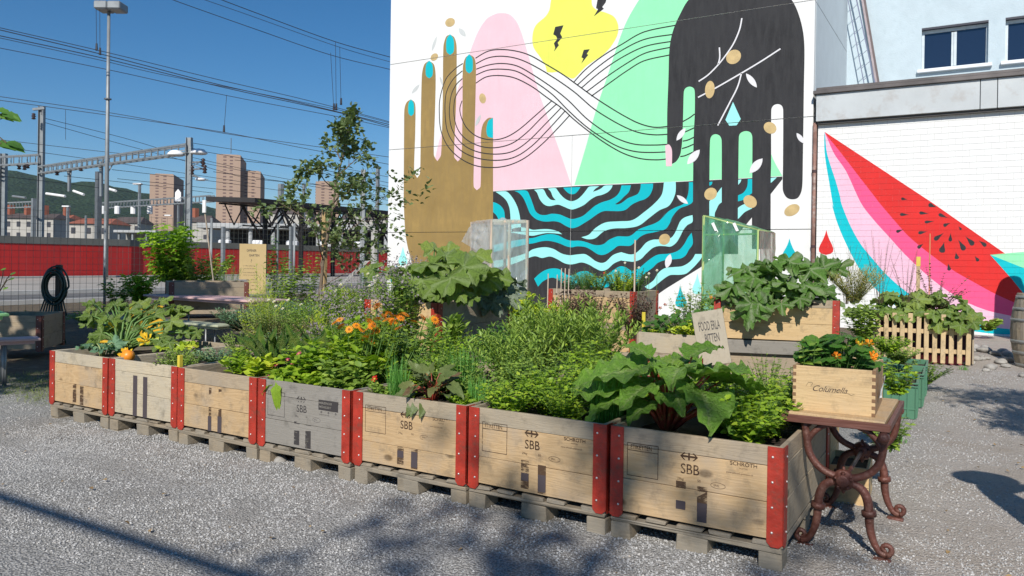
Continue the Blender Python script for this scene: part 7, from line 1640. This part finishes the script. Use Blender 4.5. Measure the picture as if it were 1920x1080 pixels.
bigplant('zucchini_plant', 'big zucchini plant spilling over the front of the raised pale crate', Cb, lv, 'ZUc', ZU, GSD, S1, .011, more=2)
herb('fennel', 'brownish green feathery bush at the right end of the pale crate', Vector((-1.1, 8.75, .95)), .45, .3, 80, BLN, .07, 16, leafmat('leaf_fennel_brown', (0.244, 0.246, 0.072), (0.365, 0.348, 0.102), (0.457, 0.290, 0.116), .3), S4, .1, .8, .2, 2)
for i, (x, h) in enumerate(((-1.3, .85), (-1.0, 1.0), (-.75, .8))): herb('dill_stalk', 'tall thin reddish seed stalks before the mural, '+('left', 'middle', 'right')[i], Vector((x, 9.6+.5*i, .9)), h, .2, 12, BLN, .04, 22, GTI, S2, .2, .5, .2, 2, group='thin seed stalks', hv=.4)
# --- picket bed pumpkins
for i, (u, v, n) in enumerate(((.12, .35, 9), (.45, .35, 10), (.80, .4, 10), (1.06, .35, 9))):
    x = fa.x+u*math.cos(a4)-v*math.sin(a4); y = fa.y+u*math.sin(a4)+v*math.cos(a4)
    bigplant('pumpkin_plant', 'pumpkin plant overflowing the picket bed, '+('leftmost', 'second from the left', 'third from the left', 'rightmost')[i], Vector((x, y, .66)), [(.24*math.sin(q_)*(.6+.5*RS.rand()), .26*math.cos(q_)*(.5+.6*RS.rand())-.08, .02+.24*RS.rand()*(1 if math.cos(q_) > -.3 else .1), .28+.10*RS.rand(), q_, .35*RS.randn()) for q_ in np.linspace(-3, 3, n)]+([(.1, -.44, -.10, .25, 3.0, -1.0), (.25, -.42, -.05, .22, 2.6, -.8)] if i in (2, 3) else []), 'SQp', SQ, GS, S1, .007, group='pumpkin plants in the picket bed', more=1)
herb('bush_bean', 'leafy green bush left of the picket bed', Vector((fa.x-.05, fa.y-.1, .05)), .95, .30, 40, OV, .085, 12, GM, S1, .1, .2, .2, 2)
o_, S = herb('seed_stalks', 'thin dark seed stalks rising in the picket bed', Vector((fa.x+.8, fa.y+.4, .66)), .75, .5, 22, OVS, .035, 14, GP, S2, .2, .5, .2, 2, hv=.5)
# --- nasturtiums
def nast(label, pos, R1, H, n, fl, rz=0, w=None, seed=0):
    o = thing('nasturtium', label, 'plant', tuple(pos), rz); f = Fol(); D = []; P = []; N = []; st_ = MB(); k = 0
    for i in range(n):
        x = (RS.rand()-.5)*w if w else RS.randn()*R1*.5; y = RS.randn()*R1*.35; z = H*(.25+.75*RS.rand())*max(.3, 1-(abs(x)/(w*.6 if w else R1*1.4))**3)
        p = Vector((x*1.05, y-.06*z, z)); st_.tube([(x*.6, y*.4, 0), (x*.85, y*.8, z*.6), p], .0022, 3, cap=False)
        me_ = link_leaf('RDn', RD2, GNA, o, p, (RS.randn(), RS.randn(), .15*RS.randn()), (RS.randn()*.35, -.55+RS.randn()*.3, 1), .052+.022*RS.rand())
    st_.build('stems', S1, o)['kind'] = 'stuff'
    for (p, key) in fl: flower(o, key, p, (R(55), R(RS.randn()*15)), RS.rand()*6)
    return o
GNA = leafmat('nasturtium_leaf', (0.086, 0.271, 0.036), (0.152, 0.399, 0.054), (0.247, 0.508, 0.073), .3, .5, (.25, .36, .12))
def link_leaf(k, tm, mat, root, p, d, n, s): return leafobj(k, [tm], 0, mat, root, p, d, n, s)
bxp = Vector((-.60, 4.15, .80))
fl = [(WY(1628, 645, 4.05)-bxp, 'nas'), (WY(1633, 667, 3.93)-bxp, 'nas'), (WY(1604, 643, 4.1)-bxp, 'nasy'), (WY(1618, 647, 4.1)-bxp, 'nasy'), (WY(1565, 669, 3.93)-bxp, 'nas'), (WY(1629, 672, 3.9)-bxp, 'nas')]
nast('nasturtium with orange flowers growing in the lettered box on the iron table', bxp, .16, .20, 130, fl, .03, .34)
herb('mint_sprig', 'single upright mint sprig at the left of the lettered box', Vector((-.72, 4.05, .80)), .19, .05, 4, OVT, .055, 5, GM, S1, .1, .2, .4, 2, hv=.1)
nbp = Vector(((nL.x+nR.x)/2+.0, (nL.y+nR.y)/2+.25, .54))
fl = [(WY(x, y, 8.22+.1*RS.rand())-nbp, k) for x, y, k in ((1238, 578, 'nasr'), (1247, 572, 'nasr'), (1232, 590, 'nasr'), (1274, 585, 'nasy'), (1304, 581, 'wht'), (1262, 598, 'nasy'), (1258, 607, 'nasy'), (1332, 558, 'nas'), (1266, 590, 'nasy'))]
o = nast('nasturtiums with yellow and red flowers in the low plain box', nbp, .3, .30, 150, fl, 0, .85)
herb('herb_tuft', 'yellow green leaves among the nasturtiums in the low plain box', nbp+Vector((.1, -.05, -.03)), .26, .32, 50, RD, .055, 5, GY, S1, .2, .3, .2, 2)
o.children[-1]
herb('leafy_greens', 'yellow green herb at the left of the low nasturtium box', nbp+Vector((-.32, .0, -.05)), .22, .13, 26, OVS, .045, 6, GY, S1, .1, .3, .3)
q = MB(); p_ = WY(1207, 600, 8.3); q.cbox(-.02, .02, -.01, .01, -.13, .09, .003); tag(q.build('yellow_marker', plain('marker_yellow', (.62, .50, .05))), 'yellow plant marker at the left of the low nasturtium box', 'marker').location = p_
herb('leafy_bush', 'green bush between the herb crate and the green shelter', Vector((-3.25, 10.0, .3)), .85, .3, 50, OV, .06, 9, GM, S1, .3, .3, .3)
herb('leafy_bush', 'green leafy bush below the left pole of the green shelter', Vector((-2.75, 9.6, .3)), .85, .25, 46, OV, .06, 9, GB, S1, .3, .3, .3)
herb('leafy_bush', 'small green bush in front of the pale crate plinth', Vector((-1.55, 6.9, .1)), .50, .20, 40, OVS, .035, 9, GM, S1, .1, .4, .3)
# potted herbs in plastic crates and boxes
for i, (p_, h, r, l) in enumerate(((Vector((-.70, 7.8, .555)), .17, .2, 'herbs filling the upper nearest green crate'), (Vector((-.66, 8.6, .37)), .20, .2, 'herbs filling the second green crate'), (Vector((-1.22, 7.65, .47)), .2, .25, 'herbs filling the left green crate'), (Vector((-.5, 9.5, .05)), .30, .3, 'low herbs behind the green crates'), (Vector((-1.0, 9.6, .05)), .4, .3, 'low herbs before the picket bed'))):
    herb('herb_tuft', l, p_, h, r, 60, OVT, .04, 7, GM if i % 2 else GB, S1, .1, .3, .3)
herb('herb_tuft', 'trailing green plant in the pale box behind the iron table', Vector((-.45, 5.1, .24)), .26, .16, 26, OVT, .05, 6, GM, S1, .1, .3, .3); herb('herb_tuft', 'green plant in the taller pale box beside the table', Vector((-.47, 5.9, .46)), .25, .14, 26, OVT, .05, 6, GB, S1, .1, .3, .3)
# --- left: climber, sunflower stalks and weeds
cp = DG(318, 14.2)
cp.z = .9; o, S = herb('hop_climber', 'bright green climbing plant forming a leafy column behind the pink table', cp, 1.22, .30, 46, VN[0], .20, 11, GCL, S1, .02, .1, .15, 1, hv=.25, base_r=.3)
herb('climbing_shrub', 'bright green shrub spreading right of the leafy column', DG(372, 14.4, .85), .62, .48, 60, VN[1], .15, 7, GM, S1, .02, .1, .15, 1, base_r=.35)
herb('leafy_bush', 'green bush left of the leafy column', DG(262, 12.5, .55), .60, .28, 34, VN[0], .16, 7, GCL, S1, .1, .2, .2, 1); herb('leafy_bush', 'green bush between hose coil and zucchini', DG(222, 11.5, .45), .65, .22, 30, OV, .09, 7, GM, S1, .1, .2, .2, 2)
lc = DG(402, 14.0, .8); q = MB(); top_ = DD(383, 388, 13.6); o = thing('bean_pole', 'thin leaning garden rod with a white end beside the leafy column', 'stick', tuple(lc)); q.off = lc.copy(); q.tube([lc, top_], .014, 6); q.build('rod', stick, o); q = MB(); q.off = lc.copy(); q.box(top_.x-.04, top_.x+.04, top_.y-.01, top_.y+.01, top_.z-.10, top_.z+.12); q.build('tag', wht, o)
herb('wispy_shrub', 'thin yellow green shrub right of the leaning rod', DG(428, 13.0, .6), .75, .25, 30, BLN, .07, 18, GM, S1, .1, .5, .3, 2)
# plants climbing the fence before the red wall
for i, (px, yt, Z, l) in enumerate(((520, 425, 15.5, 'left, on the grey post'), (577, 455, 15.0, 'second, broad'), (540, 470, 14.5, 'low, between posts'), (692, 470, 16.5, 'right, beside the mural building'), (628, 500, 14, 'low, right of the sapling trunk'))):
    p = DG(px, Z, .1); zt = DD(px, yt, Z).z; herb('bean_climber', 'thin bean plant climbing a wire before the red wall, '+l, p, zt-.1, .14+.05*(i == 1), 16, OV, .085, 20, GD if i in (0, 3) else GM, S1, .05, .1, .1, 2, group='bean plants before the red wall', hv=.35, base_r=.12)
    if i in (0,): q = MB(); q.tube([(p.x, p.y, 0), (p.x, p.y, zt+.05)], .02, 6); tag(q.build('bean_post', galv), 'grey post carrying the leftmost bean plant', 'post')
for i, (px, Z) in enumerate(((90, 14.0), (160, 15), (40, 15), (200, 13.5))):
    herb('weed_tuft', 'green weeds in the shade by the hose, '+('middle', 'right', 'left', 'far right')[i], DG(px, Z, 0), .25, .4, 40, OVT, .06, 6, GM, S1, .1, .3, .2, group='weeds at the left')
for i, (x, y) in enumerate(((-7.5, 4.6), (-7.9, 4.2), (-7.3, 4.1), (-8.6, 4.5))):
    grass('grass_tuft', 'short grass patch left of the first crate, '+('nearest the crate', 'middle', 'front', 'left')[i], Vector((x, y, 0)), .07, .4, 420, GOL, .004, group='grass patches left of the first crate', base=.45)
herb('ground_herb', 'small green plant at the foot of the watermelon wall', WY(1850, 620, 17.0)*1, .3, .3, 24, RD, .12, 4, GM, S1, .1, .2, .2).__class__
for i, (x, y) in enumerate(((-.62, 4.9), (-.5, 6.6), (-.15, 11.7))):
    grass('weed_tuft', 'small weed growing from the gravel '+('behind the iron table', 'on the path before the green crates', 'at the picket bed corner')[i], Vector((x, y, 0)), .06+.04*RS.rand(), .09, 40, GGR, .005, group='small weeds in the gravel')
dl = leafmat('dry_leaf', (.24, .15, .07), (.36, .24, .11), (.18, .11, .05), .2, .7); f = Fol(); n_ = 420
P = np.stack([RS.uniform(-7, 2.2, n_), RS.uniform(2.2, 9.5, n_)**1.0, np.full(n_, .012)], 1); P = P[(P[:, 1] < 3.4) | (P[:, 0] > -.4)]
f.add(OVS, frames(np.stack([RS.randn(len(P)), RS.randn(len(P)), RS.randn(len(P))*.15], 1), np.tile([0., 0, 1], (len(P), 1))+.3*RS.randn(len(P), 3), .014+.022*RS.rand(len(P))), P); o = thing('fallen_leaves', 'small dry leaves scattered over the gravel', 'leaves', (0, 0, 0)); f.build('leaves', dl, o)
o = thing('leafy_twig', 'dark leafy twig reaching into the left edge of the view', 'plant', tuple(WY(4, 530, 3.9))) 
st_ = MB(); base_ = Vector(o.location)
for px, py in ((6, 504), (24, 512), (22, 522), (10, 540)):
    p = WY(px, py, 3.9)-base_; st_.tube([(-.06, 0, -.1), p*.5, p], .004, 4); leafobj('RDd', [RD2], 0, GD, o, p, (1, .2, 0), (0, -.6, 1), .05)
st_.build('stems', S2, o)
# ------------------------------------------------------------------ trees
def tree(label, base, H, spread, lvl, leafm, tm, L, dens, barkm, seed, lean=(0, 0), r0=.05, crown0=.35, name='tree', asym=None, group=None):
    r_ = random.Random(seed); o = thing(name, label, 'tree', tuple(base), 0, group); tk = MB(); bk_ = MB(); P = []; D = []
    def branch(p, d, L_, r, lv_, mb):
        pts = [p]; q = p.copy(); dd = d.copy(); n = 5
        for i in range(n):
            dd = (dd+Vector((r_.uniform(-.22, .22), r_.uniform(-.22, .22), r_.uniform(-.08, .2)))).normalized(); q = q+dd*L_/n; pts.append(q.copy())
        mb.tube(pts, [r*(1-.75*i/n) for i in range(n+1)], 6 if r > .015 else 4, cap=False)
        if lv_ <= 1:
            for i in range(dens):
                t = r_.uniform(.15, 1); k = min(n-1, int(t*n)); c = pts[k].lerp(pts[k+1], t*n-k); P.append(tuple(c+Vector((r_.gauss(0, 1), r_.gauss(0, 1), r_.gauss(0, 1)))*L*.5)); e = (dd+Vector((r_.gauss(0, 1), r_.gauss(0, 1), r_.gauss(-.1, .7)))); D.append(tuple(e))
        if lv_ > 0:
            for i in range(4 if lv_ > 1 else 3):
                t = r_.uniform(.25, .98); k = min(n-1, int(t*n)); c = pts[k].lerp(pts[k+1], t*n-k); side = dd.orthogonal(); side.rotate(Matrix.Rotation(r_.uniform(0, 6.28), 3, dd)); nd = (dd*.5+side*.9+Vector((0, 0, .25))).normalized(); branch(c, nd, L_*r_.uniform(.45, .68), r*(1-.6*t)*.6, lv_-1, mb)
    pts = [Vector((lean[0]*t**1.5, lean[1]*t**1.5, H*t))+Vector((r_.uniform(-.03, .03), r_.uniform(-.03, .03), 0))*H*.3*(t > 0) for t in [i/8 for i in range(9)]]
    tk.tube(pts, [r0*(1-.8*i/8) for i in range(9)], 10); tk.build('trunk', barkm, o, True)
    n = 12
    for i in range(n):
        t = crown0+(1-crown0)*(i+.5)/n; k = min(7, int(t*8)); c = pts[k].lerp(pts[k+1], t*8-k); a_ = i*2.4+r_.uniform(-.4, .4)
        sp = spread*(1-.55*(t-crown0)/(1-crown0))*r_.uniform(.7, 1.2)
        if asym: sp *= asym(a_, t)
        branch(c, Vector((math.cos(a_), math.sin(a_), .55)).normalized(), sp, r0*.35, lvl, bk_)
    bk_.build('branches', barkm, o, True)['kind'] = 'stuff'; f = Fol(); N = np.tile([0., 0, 1], (len(P), 1))+.4*RS.randn(len(P), 3); f.add(tm, frames(np.array(D), N, L*(.7+.5*RS.rand(len(P)))), np.array(P)); f.build('crown', leafm, o); return o
bark = plain('bark', (.16, .12, .085), .9, 0, .3, 12, .6, 40)
sp_ = DG(592, 12.2); zt = DD(600, 205, 12.2).z
tree('slender young tree with sparse greyish leaves left of the mural building', sp_, zt*.93, 1.15, 2, leafmat('sapling_leaf', (.10, .15, .06), (.16, .22, .085), (.26, .31, .14), .25), OVS, .09, 13, bark, 33, (.42, .24), .034, .22, 'sapling', lambda a_, t: (1.3 if t < .62 else .8)*(1.0 if math.cos(a_-.5) > -.2 else 1.1))
q = MB(); p = DG(608, 12.4); zt2 = DD(608, 393, 12.4).z; o = thing('tree_stake', 'square timber stake beside the young tree', 'stake', (p.x, p.y, 0)); q.cbox(-.035, .035, -.035, .035, 0, zt2, .004); q.build('shaft', wood('stake_wood', (.50, .36, .18), (.36, .24, .12), 2, None, 0, False), o)
# trees outside the view that throw the shade seen at the left, below and at the right
TB = leafmat('shade_tree_leaf', (0.046, 0.109, 0.022), (0.091, 0.189, 0.029), (0.152, 0.261, 0.043), .25)
tree('broad tree shading the seating at the left, outside the picture', Vector((-9.4, .6, 0)), 5.4, 3.0, 3, TB, OV, .18, 16, bark, 5, (0, 0), .16, .45)
tree('second broad tree shading the far left seating, outside the picture', Vector((-13.5, 1.2, 0)), 5.6, 3.2, 3, TB, OV, .18, 10, bark, 6, (0, 0), .16, .42)
tree('tall tree behind the viewer dappling the gravel before the nearest crates', Vector((2.15, -7.5, 0)), 8.6, 2.2, 2, TB, OV, .15, 5, bark, 9, (0, 0), .16, .55)
tree('small tree at the right outside the picture throwing branch shadows on the gravel', Vector((1.95, 5.2, 0)), 3.3, 1.25, 3, TB, BL, .12, 9, bark, 12, (0, 0), .09, .45)
o = thing('hanging_twig', 'dark leaf cluster hanging into the upper left edge of the view', 'plant', tuple(DD(-14, 235, 4.0))); st_ = MB(); b0 = Vector(o.location)
for px, py, yaw, s in ((2, 205, 1.3, .085), (16, 214, 1.6, .10), (4, 216, 1.4, .09), (26, 220, 1.9, .07), (0, 268, 1.5, .11), (14, 270, 1.4, .12), (24, 268, 1.3, .09)):
    p = DD(px-12, py, 4.0)-b0; st_.tube([(-.1, 0, .02), p], .003, 4); d = RT0*math.sin(yaw)+FW*math.cos(yaw)*.3+Vector((0, 0, -.15)); leafobj('OVh', [T_outline([(.20, .14), (.33, .30), (.27, .5), (.30, .62), (.14, .82)], .18, .25)], 0, GD, o, p, tuple(d), (-.2, -.7, .8), s)
st_.build('stems', S2, o)
# things outside the view whose shadows fall into it
beamr = thing('steel_frame', 'horizontal steel pipe on two posts behind the viewer', 'frame', (-4.5, -3.3, 0))
q = MB(); q.tube([(-5.5, 0, 4.45), (1.1, .02, 4.45)], .035, 8); q.tube([(1.3, .02, 4.43), (6.5, .03, 4.43)], .035, 8); q.build('pipe', galv, beamr, True)
for x in (-5.5, 6.5): q = MB(); q.tube([(x, 0, 0), (x, 0, 4.5)], .04, 8); q.build('post', galv, beamr, True)
q = MB()
for i in range(3): q.tube([(1.05-.2*i, .0, 4.42), (-1.2-.5*i, -.9, 4.2)], .009, 5)
for i in range(2): q.tube([(-2.2-.5*i, .0, 4.42), (-4.2-.6*i, -.9, 4.2)], .009, 5)
q.build('guy_wire', galvd, beamr)
def person(label, base, rz):
    o = thing('person', label, 'person', base, rz); me = bpy.data.meshes.new('body_cage')
    J = [((0, 0, .93), .135), ((0, 0, 1.12), .125), ((0, .01, 1.36), .145), ((0, 0, 1.50), .055), ((0, -.01, 1.58), .072), ((0, -.02, 1.68), .088), ((.19, 0, 1.41), .062), ((.34, -.05, 1.20), .046), ((.24, -.28, 1.36), .036), ((.13, -.36, 1.52), .032), ((-.19, 0, 1.41), .062), ((-.34, -.02, 1.17), .046), ((-.38, -.10, .94), .036), ((-.38, -.13, .85), .036), ((.11, 0, .84), .088), ((.16, -.02, .48), .062), ((.18, .03, .09), .042), ((.19, -.13, .05), .036), ((-.11, 0, .84), .088), ((-.17, .03, .48), .062), ((-.20, .07, .09), .042), ((-.21, -.09, .05), .036), ((0, -.115, 1.665), .016)]
    E_ = [(0, 1), (1, 2), (2, 3), (3, 4), (4, 5), (2, 6), (6, 7), (7, 8), (8, 9), (2, 10), (10, 11), (11, 12), (12, 13), (0, 14), (14, 15), (15, 16), (16, 17), (0, 18), (18, 19), (19, 20), (20, 21), (5, 22)]
    for side, hx, hy, hz in ((1, .13, -.36, 1.52), (-1, -.38, -.13, .85)):      # five fingers on each hand
        hi = 9 if side == 1 else 13
        for k in range(5):
            dx = (k-2)*.017; up = (side == 1); L = (.05, .075, .082, .076, .06)[k]
            p1 = (hx+dx*1.2, hy-.02, hz+(.05 if up else -.06)); p2 = (hx+dx*1.5-(.02 if k == 0 else 0), hy-.045, hz+((.05+L*.6) if up else -(.06+L*.6)))
            n_ = len(J); J += [(p1, .0105), (p2, .008)]; E_ += [(hi, n_), (n_, n_+1)]
    me.from_pydata([j[0] for j in J], E_, []); ob = bpy.data.objects.new('body_cage', me); COL.objects.link(ob); ob.modifiers.new('skin', 'SKIN'); ob.modifiers.new('sub', 'SUBSURF').levels = 2
    for i, v in enumerate(me.skin_vertices[0].data): v.radius = (J[i][1],)*2; v.use_root = (i == 0)
    dg = bpy.context.evaluated_depsgraph_get(); dg.update(); bm_ = bpy.data.meshes.new_from_object(ob.evaluated_get(dg)); bpy.data.objects.remove(ob)
    for m_ in (plain('skin_tone', (.42, .24, .17), .6), plain('blue_shirt', (.06, .09, .16), .9), plain('dark_trousers', (.035, .035, .045), .9), plain('brown_shoes', (.06, .035, .02), .6)): bm_.materials.append(m_)
    for p_ in bm_.polygons:
        c = p_.center; p_.use_smooth = True
        p_.material_index = 3 if c.z < .10 else 2 if c.z < .96 and abs(c.x) < .30 else 0 if (c.z > 1.50 and (abs(c.x) < .12 or c.y < -.2)) or (c.z < .97 and abs(c.x) > .30) or (c.y < -.24) else 1
    link('body', bm_, o)
    q = MB(); q.lathe([(.02, 1.82), (.07, 1.81), (.105, 1.76), (.11, 1.715), (.19, 1.71), (.19, 1.70), (.10, 1.695)], 20, c=(0, -.01, 0)); q.build('hat', plain('straw', (.5, .42, .25)), o, True)
    for x in (-.03, .03): q = MB(); q.lathe([(.001, -.007), (.008, -.004), (.010, 0), (.008, .004), (.001, .007)], 8, c=(x, -.098, 1.69)); q.build('eye', plain('eye_dark', (.03, .02, .015), .3), o, True)
    q = MB(); q.cbox(-.022, .022, -.105, -.094, 1.617, 1.623, .002); q.build('mouth', plain('lips', (.30, .11, .09), .6), o)
    q = MB(); q.cbox(.07, .19, -.42, -.385, 1.56, 1.63, .006); tag(q.build('camera_body', plain('camera_black', (.02, .02, .02), .5)), 'small black camera held up by the person outside the picture', 'camera').matrix_world = Matrix.Translation(base) @ Matrix.Rotation(rz, 4, 'Z')
    return o
person('person in dark clothes and a hat standing right of the picture', (.76, 3.66, 0), 2.2)
bt = thing('shadow_cylinder', 'tall dark cylinder outside the picture, added to shadow the watermelon wall', 'shadow_caster', (1.06, 16.45, 0)); q = MB(); q.lathe([(.2, 0), (.23, .3), (.25, 1.5), (.24, 2.1), (.18, 2.3), (.05, 2.38)], 20); q.build('shadow_caster', gpd, bt, True)  # added unseen cylinder that casts the round-topped shadow on the mural wall
# ------------------------------------------------------------------ air
hz = MB(); hz.box(-5200, 2500, -200, 5200, -1.5, 620)
t = NT('thin_haze'); pv = t.n('ShaderNodeVolumePrincipled'); pv.inputs['Color'].default_value = (.80, .88, 1, 1); pv.inputs['Density'].default_value = .00004; pv.inputs['Anisotropy'].default_value = .3
t.l(pv.outputs[0], t.o.inputs['Volume']); tag(hz.build('haze', t.m), 'thin blue summer haze over the railway and the hill', 'haze', kind='stuff')
